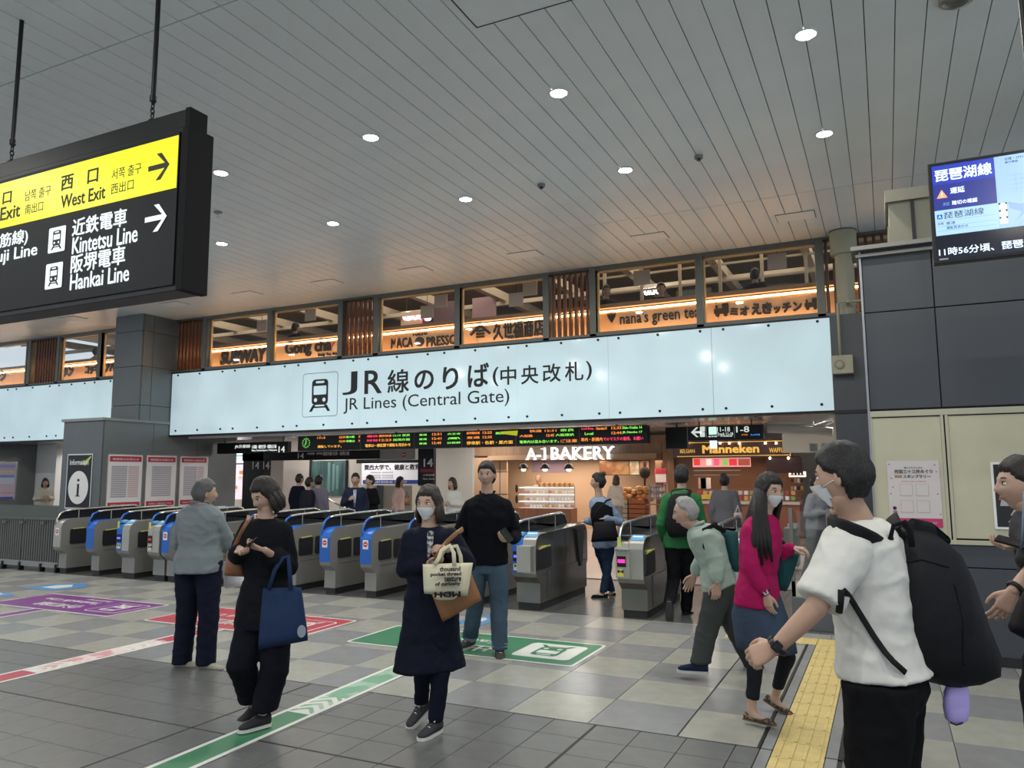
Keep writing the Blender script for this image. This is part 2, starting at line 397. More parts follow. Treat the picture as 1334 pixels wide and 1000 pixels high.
for lb, pts in (('small blue floor arrow with white panel, behind the purple floor sign', [(-11.85, 7.45), (-11.15, 7.45), (-11.0, 7.9), (-11.4, 8.2), (-11.8, 7.95)]), ('small blue floor arrow behind the man in jeans', [(-4.5, 7.75), (-4.15, 7.75), (-4.15, 8.15), (-4.32, 8.35), (-4.5, 8.15)]), ('small blue floor arrow at the left edge, beside the purple floor sign', [(-12.0, 6.75), (-11.3, 6.75), (-11.2, 7.0), (-11.6, 7.1), (-12.0, 7.0)])):
    t = thing('floor_arrow', lb, 'floor arrow', (pts[0][0], pts[0][1], .002))
    cx = sum(p[0] for p in pts)/5; cy = sum(p[1] for p in pts)/5
    flat('arrow_film', pts, (0, 0, .002), X3, Y3, M_fb, t, 0, .0012); flat('white_panel', [((a-cx)*.45+cx, (b-cy)*.5+cy) for a, b in pts], (0, 0, .002), X3, Y3, M_fw, t, .001, .0030)

# ================================================================== CEILING
PW = .232
ceil = box('ceiling', -26, 5, -4, 13.0, CEIL+.03, CEIL+.2, M_ceilgap, kind='structure')
segs = [(-3.5, 4.18), (4.18, 10.67), (10.67, 12.93)]
def plank_mesh(y0, y1):
    L = y1-y0-.012; mb = MB(); w_ = PW/2-.004; c = .003
    vs = [(-w_, 0, .03), (w_, 0, .03), (w_, L, .03), (-w_, L, .03), (-w_, 0, c), (w_, 0, c), (w_, L, c), (-w_, L, c), (-w_+c, 0, 0), (w_-c, 0, 0), (w_-c, L, 0), (-w_+c, L, 0)]
    return mb.add(vs, [(i, (i+1) % 4, 4+(i+1) % 4, 4+i) for i in range(4)]+[(4+i, 4+(i+1) % 4, 8+(i+1) % 4, 8+i) for i in range(4)]+[(8, 11, 10, 9)], M_ceil).mesh('ceiling_plank')
npl = 0; rest = MB()
for y0, y1 in segs:
    pm = plank_mesh(y0, y1)
    for k in range(-112, 20):
        x = .035+(k+.5)*PW
        vis = any(seen((x, y0+(y1-y0)*t/6, CEIL), 20) for t in range(7))
        if vis and npl < 298:
            o = bpy.data.objects.new('ceiling_plank', pm); COL.objects.link(o); o.parent = ceil; o.location = V((x, y0+.006, CEIL))-WLOC[ceil.name]; npl += 1
        else: rest.box(x-PW/2+.004, x+PW/2-.004, y0+.003, y1-.003, CEIL, CEIL+.03, M_ceil)
rest.obj('ceiling_planks_out_of_view', ceil, kind='stuff')
M_lamp = mat('lamp_face', (1, 1, 1), .5, emit=30, ecol=(1, .97, .90))
M_ring = mat('lamp_ring', (.75, .75, .73), .35)
DX = (-.42, -2.71, -4.97, -7.24, -9.49)
names = ('rightmost', 'second from the right', 'middle', 'fourth from the right', 'leftmost')
for r_, (Yd, rn) in enumerate(((6.69, 'row nearer the camera'), (8.85, 'row nearer the shop windows'))):
    for c_, x in enumerate(DX):
        lab = 'round ceiling downlight, %s of the %s' % (names[c_], rn)
        if r_ == 0 and c_ == 4: lab = 'round ceiling downlight hidden behind the hanging exit sign'
        t = thing('downlight', lab, 'ceiling light', (x, Yd, CEIL), 'lit ceiling downlights')
        mb = MB(); n = 24
        vs = [(x+r*math.cos(i*2*math.pi/n), Yd+r*math.sin(i*2*math.pi/n), z) for r, z in ((.092, CEIL+.001), (.105, CEIL-.006), (.098, CEIL-.012), (.082, CEIL-.010), (.078, CEIL-.001)) for i in range(n)]
        mb.add(vs, [(a*n+i, a*n+(i+1) % n, (a+1)*n+(i+1) % n, (a+1)*n+i) for a in range(4) for i in range(n)], M_ring, True).obj('trim_ring', t)
        MB().cyl((x, Yd, CEIL-.001), (x, Yd, CEIL-.007), .079, M_lamp, n=24).obj('lamp_face', t)
        area('downlight_lamp', (x, Yd, CEIL-.02), .15, LIGHT_W, (1, .97, .91), parent=t)
for x in (-11.8, -14.1, -16.4, -18.7):
    area('added_hall_fill', (x, 7.7, CEIL-.02), .16, LIGHT_W*1.3, (1, .97, .91))  # added area lights without fittings, for general hall brightness
for Yd in (4.4, 1.2, -1.6):
    for x in (1.9, -.42, -4.97, -9.49, -14):
        if Yd > 2 and x < -.5: continue
        area('added_hall_fill', (x, Yd, CEIL-.02), .16, LIGHT_W*(1.2 if Yd < 2 else .5), (1, .97, .91))  # more added fill out of view, no lamp bodies
# access panels
M_hatch = mat('hatch_white', (.80, .80, .78), .5)
px_ = (-1.0, -3.18, -5.36, -7.58, -9.62, -11.7, -13.8, -17.2)
pn = ('above the rightmost shop window', 'above the second shop window from the right', 'above the third shop window from the right', 'above the fourth shop window from the right', 'above the fifth shop window from the right', 'above the sixth shop window from the right', 'just right of the square pillar top', 'left of the square pillar')
for x, nm in zip(px_, pn):
    t = thing('ceiling_access_panel', 'white ceiling access panel '+nm, 'ceiling panel', (x, 11.63, CEIL), 'flush access panels in the ceiling')
    box('panel_frame', x-.27, x+.27, 11.45, 11.81, CEIL-.004, CEIL+.002, M_ceilgap, t); box('panel_face', x-.26, x+.26, 11.46, 11.80, CEIL-.012, CEIL-.002, M_hatch, t)
# small ceiling fittings
M_det = mat('detector_grey', (.22, .22, .21), .5)
def ceilpt(px, py): d = ray(px, py); return CAM+d*((CEIL-CAM_H)/d.z)
for px, py, lab in ((910, 203, 'small round grey ceiling sensor right of the middle downlights'), (705, 240, 'small round grey ceiling sensor above the middle of the blue sign')):
    q = ceilpt(px, py)
    t = thing('ceiling_sensor', lab, 'sensor', q)
    MB().cyl(q, q-V((0, 0, .035)), .05, M_det, n=20).obj('base', t); MB().cyl(q-V((0, 0, .035)), q-V((0, 0, .06)), .028, M_black, .022, n=16).obj('lens', t)
q = ceilpt(621, 36)
t = thing('ceiling_hatch', 'large ceiling hatch outline at the top edge, left of the middle downlights', 'ceiling hatch', q)
for a, b, c, d in ((q.x, q.x+.9, q.y-.012, q.y), (q.x, q.x+.012, q.y-1.2, q.y), (q.x+.9, q.x+.912, q.y-1.2, q.y), (q.x, q.x+.9, q.y-1.2, q.y-1.188)): box('hatch_edge', a, b, c, d, CEIL-.006, CEIL+.002, M_ceilgap, t)
box('hatch_face', q.x+.012, q.x+.9, q.y-1.188, q.y-.012, CEIL-.004, CEIL+.001, M_ceil, t)
q = ceilpt(284, 276)
t = thing('sprinkler_head', 'small sprinkler head on the ceiling right of the hanging sign', 'sprinkler', q)
MB().cyl(q, q-V((0, 0, .012)), .06, M_det).obj('base_plate', t); MB().cyl(q-V((0, 0, .01)), q-V((0, 0, .07)), .012, M_chrome, n=10).cyl(q-V((0, 0, .065)), q-V((0, 0, .07)), .03, M_chrome, n=12).obj('nozzle', t)
q = ceilpt(1246, -4)
t = thing('ceiling_dome', 'shiny grey dome on the ceiling at the top right edge', 'ceiling dome', q)
MB().cyl(q, q-V((0, 0, .03)), .13, mat('dome_collar', (.4, .4, .38), .3, metal=.6), n=28).obj('collar', t)
MB().ball(q-V((0, 0, .03)), .1, mat('dome_cover', (.10, .10, .09), .12, spec=.8), (.105, .105, .05), seg=24, rings=12).obj('dome', t)

# ================================================================== THE BIG LIT SIGN
YS = 12.85; SZ0, SZ1 = 2.625, 4.085
M_lit = mat('lit_acrylic', (.42, .56, .60), .09, emit=.4, ecol=(.74, .93, 1.0), var=0)
# slight unevenness of the tubes behind the acrylic: belongs to the lamp itself
nt = M_lit.node_tree; _n = nt.nodes.new('ShaderNodeTexNoise'); _n.inputs['Scale'].default_value = .9; _t = nt.nodes.new('ShaderNodeTexCoord'); _m = nt.nodes.new('ShaderNodeMapRange')
nt.links.new(_t.outputs['Object'], _n.inputs['Vector']); nt.links.new(_n.outputs[0], _m.inputs[0]); _m.inputs[3].default_value = .20; _m.inputs[4].default_value = .38
nt.links.new(_m.outputs[0], nt.nodes['Principled BSDF'].inputs['Emission Strength'])
M_sdark = mat('sign_side', (.06, .065, .07), .5)
def litsign(name, label, joints):
    x0, x1 = joints[0], joints[-1]
    t = thing(name, label, 'sign', ((x0+x1)/2, YS, SZ0))
    box('housing', x0-.02, x1+.02, YS+.02, YS+.24, SZ0-.03, SZ1+.03, M_sdark, t)
    for a, b in zip(joints, joints[1:]):
        pnl = box('lit_panel', a+.004, b-.004, YS, YS+.018, SZ0, SZ1, M_lit, t)
        for zz in (SZ1-.045, SZ0+.10):
            for xx in (a+.20, (a+b)/2, b-.18):
                MB().cyl((xx, YS, zz), (xx, YS-.02, zz), .024, M_black, .02, n=12).obj('bolt', pnl)
    for n_, z in (('top_edge', SZ1+.012), ('bottom_edge', SZ0-.012)): box(n_, x0-.02, x1+.02, YS-.012, YS+.02, z-.014, z+.014, M_black, t)
    return t
main = litsign('station_gate_sign', 'long lit pale blue sign over the ticket gates, with black lettering and train picture', [-15.22, -13.41, -11.56, -9.71, -7.89, -6.11, -4.33, -2.52, -.68])
litsign('blank_light_box', 'blank lit pale blue sign left of the square pillar', [-25.0, -23.2, -21.4, -19.6, -18.2, -16.6])
yt = YS-.001
pictogram(main, V((-11.22, yt, 2.90)), .94, M_ink, M_lit, d=.003, border=mat('purple_grey_line', (.10, .10, .20), .5))
for s_, a, b, c, d, bo in (('J', 446, 484, 465.5, 514, 0), ('R', 475, 482, 497.5, 512.5, .012), ('線', 505, 481, 533, 511.5, .018), ('の', 540, 482, 565, 507, .02), ('り', 577, 477.5, 597, 507, .02), ('ば', 609.5, 473, 637, 504, .02),
                           ('(', 642, 478, 649.5, 503, .01), ('中', 652, 477, 672.5, 501, .018), ('央', 679, 475.5, 701.5, 500, .018), ('改', 707, 473.5, 730.5, 497.5, .018), ('札', 736, 471, 760, 496, .018), (')', 763.5, 470, 771, 495, .01)):
    tpx(s_, a, b, c, d, yt, M_ink, main, bold=bo, ext=.004, res=4)
a = atY(447.5, 536, yt); b = atY(663.5, 529, yt)
text('JR Lines (Central Gate)', V((a.x, yt, 2.935)), b.x-a.x, .325, M_ink, main, ext=.004, res=3)

# ================================================================== UPPER WINDOW BAND
WZ0, WZ1, YW = 4.12, 5.36, 12.95
wall = box('wall_front_upper', -26, -.68, 12.97, 13.12, SZ1+.035, WZ0+.0, M_frame, kind='structure')
box('trim_1', -26, .6, 12.90, 13.08, WZ1+.0, CEIL+.04, M_frame, kind='structure'); box('trim_2', -26, -.55, 12.90, 13.08, WZ0-.005, WZ0+.045, M_frame, kind='structure')
wins = [(-14.17, -12.35), (-12.21, -10.37), (-9.32, -7.50), (-7.38, -5.60), (-4.56, -2.76), (-2.65, -.84)]
wins2 = [(-19.55, -18.05), (-17.92, -16.3), (-22.7, -21.0)]
slats = [(-15.24, -14.42), (-10.25, -9.43), (-5.48, -4.69), (-.75, .30), (-20.7, -19.7)]
M_gold = mat('pale_gold_edge', (.62, .45, .24), .4, metal=.3)
k = 0
for a, b in wins+wins2:
    k += 1; t = thing('window_%d' % k, None, None, ((a+b)/2, YW, WZ0)); t['kind'] = 'structure'; del_ = 0
    for n_, q in (('frame_side', (a-.05, a, WZ0, WZ1)), ('frame_side', (b, b+.05, WZ0, WZ1)), ('frame_head', (a, b, WZ1-.035, WZ1)), ('frame_sill', (a, b, WZ0+.04, WZ0+.07))):
        box(n_, q[0], q[1], YW-.04, YW+.1, q[2], q[3], M_frame, t)
    for n_, q in (('inner_edge', (a, a+.035, WZ0+.07, WZ1-.035)), ('inner_edge', (b-.02, b, WZ0+.07, WZ1-.035)), ('inner_edge', (a, b, WZ1-.06, WZ1-.035))):
        box(n_, q[0], q[1], YW+.03, YW+.08, q[2], q[3], M_gold, t)
    box('pane', a, b, YW+.01, YW+.016, WZ0+.06, WZ1-.03, M_glass, t)
posts = MB()
for i, x in enumerate((-14.28, -12.28, -10.30, -9.375, -7.44, -5.54, -4.62, -2.70, -.79, -17.98, -19.63, -20.85)):
    box('trim_%d' % (i+3), x-.06, x+.06, YW-.05, YW+.12, WZ0, WZ1, M_frame, kind='structure')
sn = ('beside the square pillar', 'between the second and third shop windows', 'between the fourth and fifth shop windows', 'behind the round column', 'at the far left of the window band')
for (a, b), nm in zip(slats, sn):
    t = thing('slat_screen', 'vertical brown wooden slats '+nm, 'slat screen', ((a+b)/2, YW, WZ0), 'wooden slat screens in the window band')
    n = max(5, round((b-a)/.115))
    for i in range(n):
        x = a+(i+.5)*(b-a)/n; box('slat', x-.024, x+.024, YW+.02, YW+.10, WZ0+.045, WZ1, M_wood, t)

# upper floor interior
M_board = mat('orange_oak_board', (.74, .47, .26), .5, var=.05, vscale=3)
M_cap = mat('brown_cap_rail', (.22, .13, .075), .5)
M_strip = mat('warm_light_strip', (1, .7, .4), .5, emit=11.0, ecol=(1, .62, .28))
M_upceil = mat('upper_ceiling_brown', (.20, .155, .115), .8); M_beam = mat('cream_beam', (.42, .37, .30), .6)
M_upwall = mat('upper_back_wall', (.16, .125, .10), .8, var=.3, vscale=.6)
box('floor', -26, 1.5, 13.13, 20, 3.56, 3.62, M_upceil, kind='structure')
box('ceiling', -26, 1.5, 13.12, 20, 6.6, 6.7, M_upceil, kind='structure')
box('wall_back_upper', -26, 1.5, 20, 20.2, 3.62, 6.7, M_upwall, kind='structure')
box('trim_20', -26, 1.5, 12.99, 13.12, CEIL+.04, 6.7, M_upceil, kind='structure')
par = thing('shop_sign_parapet', 'long orange oak parapet behind the upper windows, lit along its top and by an added strip below', 'parapet', (-9, 13.4, 4.08))
box('board', -25, .4, 13.40, 13.46, 3.62, 4.68, M_board, par)
box('recess_edge_top', -25, .4, 13.37, 13.40, 4.60, 4.63, M_board, par)
box('light_strip', -25, .4, 13.36, 13.40, 4.64, 4.665, M_strip, par)
box('added_lower_strip', -25, .4, 13.14, 13.19, 4.02, 4.05, mat('warm_added_strip', (1, .6, .3), .5, emit=15, ecol=(1, .56, .24)), par)  # glowing strip added low down to wash board and ceiling in warm light
box('cap_rail', -25, .4, 13.30, 13.56, 4.705, 4.78, M_cap, par)
for x in (-14.05, -12.1, -9.2, -7.28, -4.45, -2.53, -17.8):
    box('recess_edge_side', x, x+.03, 13.37, 13.40, 4.10, 4.63, M_board, par)
area('upper_shop_light', (-10, 15.5, 6.5), 22, 300, (1, .82, .62), size_y=2.2)
YB = 13.395
M_brn = mat('dark_brown_letter', (.022, .012, .008), .7)
def shop(label, items, cx):
    t = thing('shop_name_sign', label, 'shop sign', (cx, YB, 4.2)); return t
t = shop('raised dark lettering SUBWAY in the seventh window from the right', None, -13.6)
tpx('SUBWAY', 288, 455, 347, 473, YB, M_brn, t, bold=.06, ext=.03, shear=.15)
t['label'] = 'heavy slanted dark lettering on the parapet in the window beside the square pillar'
t = shop('rounded dark lettering above a small second line, second window right of the square pillar', None, -11.8)
tpx('Gong cha', 372, 443, 432, 464, YB, M_brn, t, bold=.03, ext=.03); tpx('ア', 432, 444, 437, 452, YB, M_red, t, ext=.02)
tpx('Daily Tea Atelier', 415, 459, 446, 464, YB, M_brn, t, bold=.02, ext=.02)
t = shop('spaced dark capitals around a round dark bean, third window right of the square pillar', None, -8.9)
tpx('TOKYO', 537, 431, 557, 437, YB, M_brn, t, bold=.05, ext=.02); tpx('MACA', 510, 440, 538, 453, YB, M_brn, t, bold=.02, ext=.02); tpx('PRESSO', 556, 437, 595, 450, YB, M_brn, t, bold=.02, ext=.02)
c_ = atY(547, 445, YB); flat('round_emblem', circ(0, 0, .11, 18, .10), c_, X3, Z3, M_brn, t, 0, .03)
t = shop('dark Japanese lettering beside a roof shaped emblem, fourth window right of the square pillar', None, -6.8)
tpx('久世福商店', 643, 417, 709, 440, YB, M_brn, t, bold=.03, ext=.03); tpx('KUZE FUKU & SONS', 662, 436, 692, 440, YB, M_brn, t, ext=.02)
c_ = atY(626, 432, YB); flat('roof_emblem', [(-.24, -.04), (-.2, -.07), (0, .09), (.2, -.07), (.24, -.04), (0, .17)], c_, X3, Z3, M_brn, t, 0, .03)
for z in (-.12, -.06, 0): flat('emblem_bar', [(-.09, z), (.09, z), (.09, z+.035), (-.09, z+.035)], c_, X3, Z3, M_brn, t, 0, .03)
t = shop('thin round lower case lettering beside a leaf emblem, second window from the right', None, -3.7)
tpx("nana's green tea", 808, 402, 912, 423, YB, M_brn, t, bold=0, ext=.03)
c_ = atY(797, 414, YB)
for i in range(5):
    a_ = (i-2)*.28; flat('leaf', [(0, -.10), (.02+math.sin(a_)*.10, .02), (math.sin(a_)*.16, .10+.02*math.cos(a_*2)), (-.02+math.sin(a_)*.10, .02)], c_, X3, Z3, M_brn, t, 0, .03)
t = shop('chunky dark Japanese lettering between two small train emblems, rightmost window', None, -1.9)
for s_, a, b, c, d in (('ミ', 951, 401, 962, 411), ('オ', 964, 399, 976, 411), ('え', 979, 395, 992, 410), ('き', 993, 394, 1006, 409), ('ッ', 1008, 399, 1017, 408), ('チ', 1019, 394, 1031, 407), ('ン', 1033, 393, 1045, 405)):
    tpx(s_, a, b, c, d, YB, M_brn, t, bold=.07, ext=.03)
for cx_, cy_, sc_ in ((940, 404, 1), (1057, 396, .85)):
    c_ = atY(cx_, cy_, YB); mb = MB(); S = .125*sc_
    for poly in (rr(-S, -.5*S, S, .25*S, .02), rr(.1*S, .2*S, S, .9*S, .02), rr(-.8*S, .2*S, -.5*S, .75*S, .01), circ(-.55*S, -.65*S, .28*S, 12), circ(.55*S, -.65*S, .28*S, 12)): mb.prism(poly, c_, X3, Z3, 0, .03, M_brn)
    mb.obj('train_emblem', t)
for lb, s_, q in (('dark Japanese lettering in the window second left of the square pillar', 'エサンルスタン', (50, 478, 96, 492)), ('dark Japanese lettering in the window just left of the square pillar', 'コッキオ アパ', (112, 473, 150, 486)), ('dark Japanese lettering at the left edge of the photo, behind the far left window', 'ニッチン', (-20, 484, 8, 498))):
    t = shop(lb, None, atY(q[0], q[1], YB).x); tpx(s_, *q, YB, M_brn, t, bold=.06, ext=.03)
# roof members and hanging boards seen through the windows
random.seed(3)
for i in range(15):
    x = -24+i*1.75; t = thing('ceiling_beam', None, None, (x, 16, 5.9)); t['kind'] = 'structure'
    box('beam_member', x, x+.16, 13.6, 19.8, 5.85, 6.05, M_beam, t)
for i, y in enumerate((14.6, 16.4, 18.2)):
    box('trim_%d' % (21+i), -25, 1, y, y+.1, 5.75, 5.85, M_beam, kind='structure')
M_pnl = mat('hanging_white_board', (.62, .58, .54), .5)
hb = ((341, 424, 'in the window beside the square pillar'), (404, 410, 'in the second window right of the square pillar'), (574, 392, 'in the third window right of the pillar, upper'), (556, 406, 'in the third window right of the pillar, lower'), (690, 376, 'in the fourth window right of the pillar, upper'), (672, 390, 'in the fourth window right of the pillar, lower'), (836, 361, 'in the second window from the right'), (1012, 340, 'in the rightmost window'), (32, 445, 'in the window second left of the square pillar'), (134, 440, 'in the window just left of the square pillar'))
for px, py, nm in hb:
    c_ = atY(px, py, 14.0)
    t = thing('hanging_board', 'small blank white board hanging '+nm, 'hanging board', c_-V((0, 0, .12)), 'blank boards hung behind the upper windows')
    box('board', c_.x-.16, c_.x+.16, 14.0, 14.02, c_.z-.14, c_.z+.14, M_pnl, t); MB().cyl(c_+V((0, .01, .14)), V((c_.x, 14.01, 6.6)), .006, M_black, n=6).obj('cord', t)
t = thing('lit_shop_sign', 'pink white lit lettering deep inside the third window right of the square pillar', 'lit sign', atY(560, 412, 16.5))
tpx('Gong cha', 525, 403, 590, 418, 16.5, mat('pink_neon', (1, .5, .7), .5, emit=3, ecol=(1, .55, .75)), t, bold=.04, ext=.03)
MB().cyl(atY(530, 403, 16.51), atY(530, 403, 16.51)*1+V((0, 0, 1.2)), .01, M_black, n=6).obj('cord', t)
t = thing('lit_shop_sign', 'white lit lettering deep inside the second window from the right', 'lit sign', atY(847, 379, 16.0))
tpx('TOKYO', 835, 375, 860, 384, 16.0, mat('white_neon', (1, 1, 1), .5, emit=4, ecol=(1, .95, .9)), t, bold=.05, ext=.03)
for x0, x1, z0, z1, y, c in ((-13.6, -12.9, 4.9, 5.9, 17, (.30, .24, .18)), (-4.2, -3.4, 4.2, 5.9, 17.5, (.04, .06, .055)), (-2.9, -1.6, 4.2, 5.8, 17.5, (.035, .05, .045)), (-9.9, -9.2, 5.0, 5.9, 16, (.12, .07, .09)), (-8.8, -8.2, 4.8, 5.9, 16, (.30, .2, .24)), (-11.2, -10.6, 5.2, 5.9, 16.5, (.5, .4, .25))):
    box('wall_panel_upper', x0, x1, y, y+.1, z0, z1, mat('upper_panel_%d' % int(-x0*10), c, .7), kind='structure')
mb = MB()
for i in range(7): box('trim_%d' % (30+i), -5.2+i*.8, -5.14+i*.8, 15.2, 15.26, 4.9, 6.4, M_beam, kind='structure')
for i in range(3): box('trim_%d' % (40+i), -5.4, .3, 15.3, 15.35, 5.1+i*.35, 5.14+i*.35, M_beam, kind='structure')
# ================================================================== SQUARE PILLAR AND POSTER BLOCK
PX0, PX1 = -16.18, -15.25
pil = thing('wall_pillar', None, None, ((PX0+PX1)/2, 12.5, 2.9)); pil['kind'] = 'structure'
box('pillar_core', PX0+.02, PX1-.02, 12.02, 13.6, 2.90, CEIL+.02, M_dark, pil)
for z0, z1 in ((2.9, 3.28), (3.29, 4.18), (4.19, 5.0), (5.01, CEIL)):
    box('panel', PX0, PX1, 12.0, 12.03, z0, z1, M_dgrey, pil, .003)
    for y0, y1 in ((12.04, 12.30), (12.31, 13.1)): box('panel', PX1-.03, PX1, y0, y1, z0, z1, M_grey, pil, .003)
blk = thing('wall_block', None, None, (-15.9, 12.8, 0)); blk['kind'] = 'structure'
box('block_core', -16.54, -15.27, 11.16, 15.0, 0, 2.9, M_dark, blk)
box('panel', -16.56, -15.25, 11.14, 11.17, .05, 2.88, M_dgrey, blk, .003)
for y0, y1 in ((11.18, 12.43), (12.44, 13.7), (13.71, 15.0)): box('panel', -15.28, -15.25, y0, y1, .05, 2.88, M_grey, blk, .003)
box('top_trim', -16.6, -15.21, 11.10, 15.0, 2.88, 2.94, mat('grey_green_trim', (.24, .26, .25), .4), blk)
# posters on the block (facing +X): ux = +Y, uz = +Z  -> normal +X
M_paper = mat('poster_paper', (.80, .78, .79), .3); M_pink = mat('poster_red', (.46, .03, .06), .4); M_pgrey = mat('print_grey', (.40, .38, .42), .4); M_ppink = mat('print_pink', (.60, .45, .46), .4)
def poster_x(label, y0, y1, cols):
    X = -15.25; z0, z1 = .94, 2.16; t = thing('poster', label, 'poster', (X, (y0+y1)/2, z0), 'red and white notices in steel frames')
    o = V((X, y0, z0)); W, H = y1-y0, z1-z0
    flat('frame', rr(0, 0, W, H, .03), o, Y3, Z3, M_chrome, t, 0, .02); flat('paper', rr(.025, .025, W-.025, H-.025, .01), o, Y3, Z3, M_paper, t, .02, .023)
    flat('red_band', [(.05, H-.17), (W-.05, H-.17), (W-.05, H-.05), (.05, H-.05)], o, Y3, Z3, M_pink, t, .023, .025)
    flat('red_band', [(.05, .05), (W-.05, .05), (W-.05, .16), (.05, .16)], o, Y3, Z3, M_pink, t, .023, .025)
    text('時刻表のお知らせ', o+V((.025, .12, H-.14)), W-.24, .05, M_paper, t, Y3, Z3, ext=.001, lift=.001, bold=.02)
    text('列車のご案内はこちら', o+V((.025, .12, .08)), W-.24, .04, M_paper, t, Y3, Z3, ext=.001, lift=.001, bold=.02)
    for k_, (a, b) in enumerate(cols):
        n = 15
        for i in range(n):
            zc = H-.30-i*(H-.52)/n; flat('print_row', [(a*W, zc), (b*W, zc), (b*W, zc+.035), (a*W, zc+.035)], o, Y3, Z3, M_ppink if k_ else M_pgrey, t, .023, .0245)
    return t
poster_x('red and white timetable poster with two columns, nearest the corner of the grey block', 11.28, 12.18, [(.12, .55), (.58, .88)])
poster_x('red and white framed notice, middle of three on the grey block', 12.25, 13.11, [(.2, .82)])
poster_x('red and white framed notice partly behind the man in grey jacket', 13.19, 14.05, [(.15, .6), (.62, .85)])
t = thing('information_poster', 'black framed poster with large i in a white oval', 'poster', (-15.92, 11.14, .96))
o = V((-16.34, 11.14, .97)); W, H = .84, 1.19
flat('frame', rr(0, 0, W, H, .02), o, X3, Z3, M_chrome, t, 0, .02); flat('print', [(.025, .025), (W-.025, .025), (W-.025, H-.025), (.025, H-.025)], o, X3, Z3, M_ink, t, .02, .023)
flat('oval', circ(W/2, .46, .33, 28, .36), o, X3, Z3, M_white, t, .023, .026)
text('i', o+V((W/2, -.026, .27)), .085, .38, M_ink, t, align='C', bold=.0); flat('letter_serif', [(W/2-.07, .265), (W/2+.07, .265), (W/2+.07, .285), (W/2-.07, .285)], o, X3, Z3, M_ink, t, .026, .029); text('Information', o+V((.1, -.023, .95)), .62, .12, M_white, t, bold=.01)
flat('green_flash', [(.5, .98), (.78, 1.14), (.80, 1.12), (.62, .93)], o, X3, Z3, mat('lime', (.5, .6, .05), .4), t, .023, .025)
# far left wall with its poster
wall_l = box('wall_left', -22.9, -22.5, 12.9, 14.35, .0, 2.62, M_grey, kind='structure')
box('wall_left', -24, -21.6, 14.36, 14.6, 0, 2.62, M_white, kind='structure')
t = thing('poster', 'purple and white information poster on the far left wall', 'poster', (-22.5, 13.5, 1.0)); o = V((-22.5, 12.95, 1.02)); W, H = .86, 1.08
flat('frame', rr(0, 0, W, H, .02), o, Y3, Z3, M_chrome, t, 0, .02); flat('paper', [(.03, .03), (W-.03, .03), (W-.03, H-.03), (.03, H-.03)], o, Y3, Z3, mat('lilac', (.55, .48, .66), .4), t, .02, .023)
for z0, z1, c in ((.03, .09, (.10, .10, .45)), (.18, .22, (.7, .3, .35)), (.30, .34, (.7, .55, .3)), (.45, .62, (.6, .65, .8)), (.64, .70, (.15, .3, .65)), (.78, .82, (.7, .65, .2)), (.90, .99, (.35, .35, .7))):
    flat('print_band', [(.08, z0), (W-.08, z0), (W-.08, z1), (.08, z1)], o, Y3, Z3, mat('prt%d' % int(z0*100), c, .4), t, .023, .025)
box('counter', -26, -17.6, 12.2, 12.6, 0, .95, mat('grey_green_counter', (.12, .14, .12), .5), kind=None, label='low grey green counter behind the fence at far left', cat='counter')
# slatted fence left of the gates
fen = thing('slatted_fence', 'low grey metal fence of narrow vertical slats left of the gates', 'fence', (-15, 8.9, 0))
M_fen = mat('fence_grey', (.12, .12, .115), .45, metal=.4)
for a, b in ((-17.6, -15.2), (-15.17, -14.22), (-14.19, -13.14)):
    box('top_rail', a, b, 8.88, 8.93, .90, .93, M_fen, fen); box('bottom_rail', a, b, 8.88, 8.93, .08, .17, mat('fence_rail', (.30, .30, .29), .4, metal=.5), fen)
    n = int((b-a)/.062)
    for i in range(n): x = a+.03+i*(b-a-.06)/(n-1); box('slat', x-.021, x+.021, 8.89, 8.915, .17, .90, M_fen, fen)
for x in (-15.18, -14.2, -13.18, -14.7, -13.6): box('foot', x-.02, x+.02, 8.86, 8.95, 0, .14, M_black, fen); box('latch', x-.05, x+.05, 8.85, 8.89, .82, .87, M_fen, fen)

# ================================================================== RIGHT WALL
YR = 8.0; ZT = 3.80
rw = thing('wall_right', None, None, (1.5, YR, 0)); rw['kind'] = 'structure'
box('wall_core', -.12, 5, YR+.03, YR+.4, 0, ZT, M_dark, rw)
for a, b in ((-.11, .475), (.485, 1.9), (1.91, 3.4), (3.41, 5)):
    for z0, z1 in ((2.255, 3.175), (3.185, ZT-.03)): box('panel', a, b, YR, YR+.03, z0, z1, M_navygrey, rw, .003)
for a, b in ((-.11, 1.02), (1.03, 2.9), (2.91, 5)):
    for z0, z1 in ((.0, .82), (.83, 1.02)): box('panel', a, b, YR, YR+.03, z0, z1, M_navygrey, rw, .003)
for a, b in ((-.11, .46), (.52, 1.75), (1.80, 5)):
    box('cream_panel', a, b, YR-.02, YR+.03, 1.08, 2.17, M_cream, rw, .004)
box('cream_rail', -.12, 5, YR-.03, YR+.03, 2.18, 2.235, M_creamt, rw, .004); box('cream_rail', -.12, 5, YR-.03, YR+.03, 1.025, 1.065, M_creamt, rw, .004)
for x in (-.115, .472, .508, 1.765): box('cream_post', x-.012, x+.012, YR-.028, YR+.03, 1.065, 2.18, M_creamt, rw, .002)
box('edge_trim', -.135, -.115, YR-.03, YR+.4, 0, ZT, mat('pale_steel_trim', (.30, .31, .33), .35, metal=.4), rw)
M_trimg = mat('top_trim', (.22, .21, .19), .4, metal=.3)
box('top_trim', -.20, 5, YR-.10, YR+.4, ZT-.02, ZT+.02, M_trimg, rw); box('top_trim', -.16, 5, YR-.06, YR+.4, ZT-.08, ZT-.055, M_trimg, rw); box('top_trim', -.14, 5, YR-.02, YR+.4, ZT-.055, ZT-.02, M_navygrey, rw)
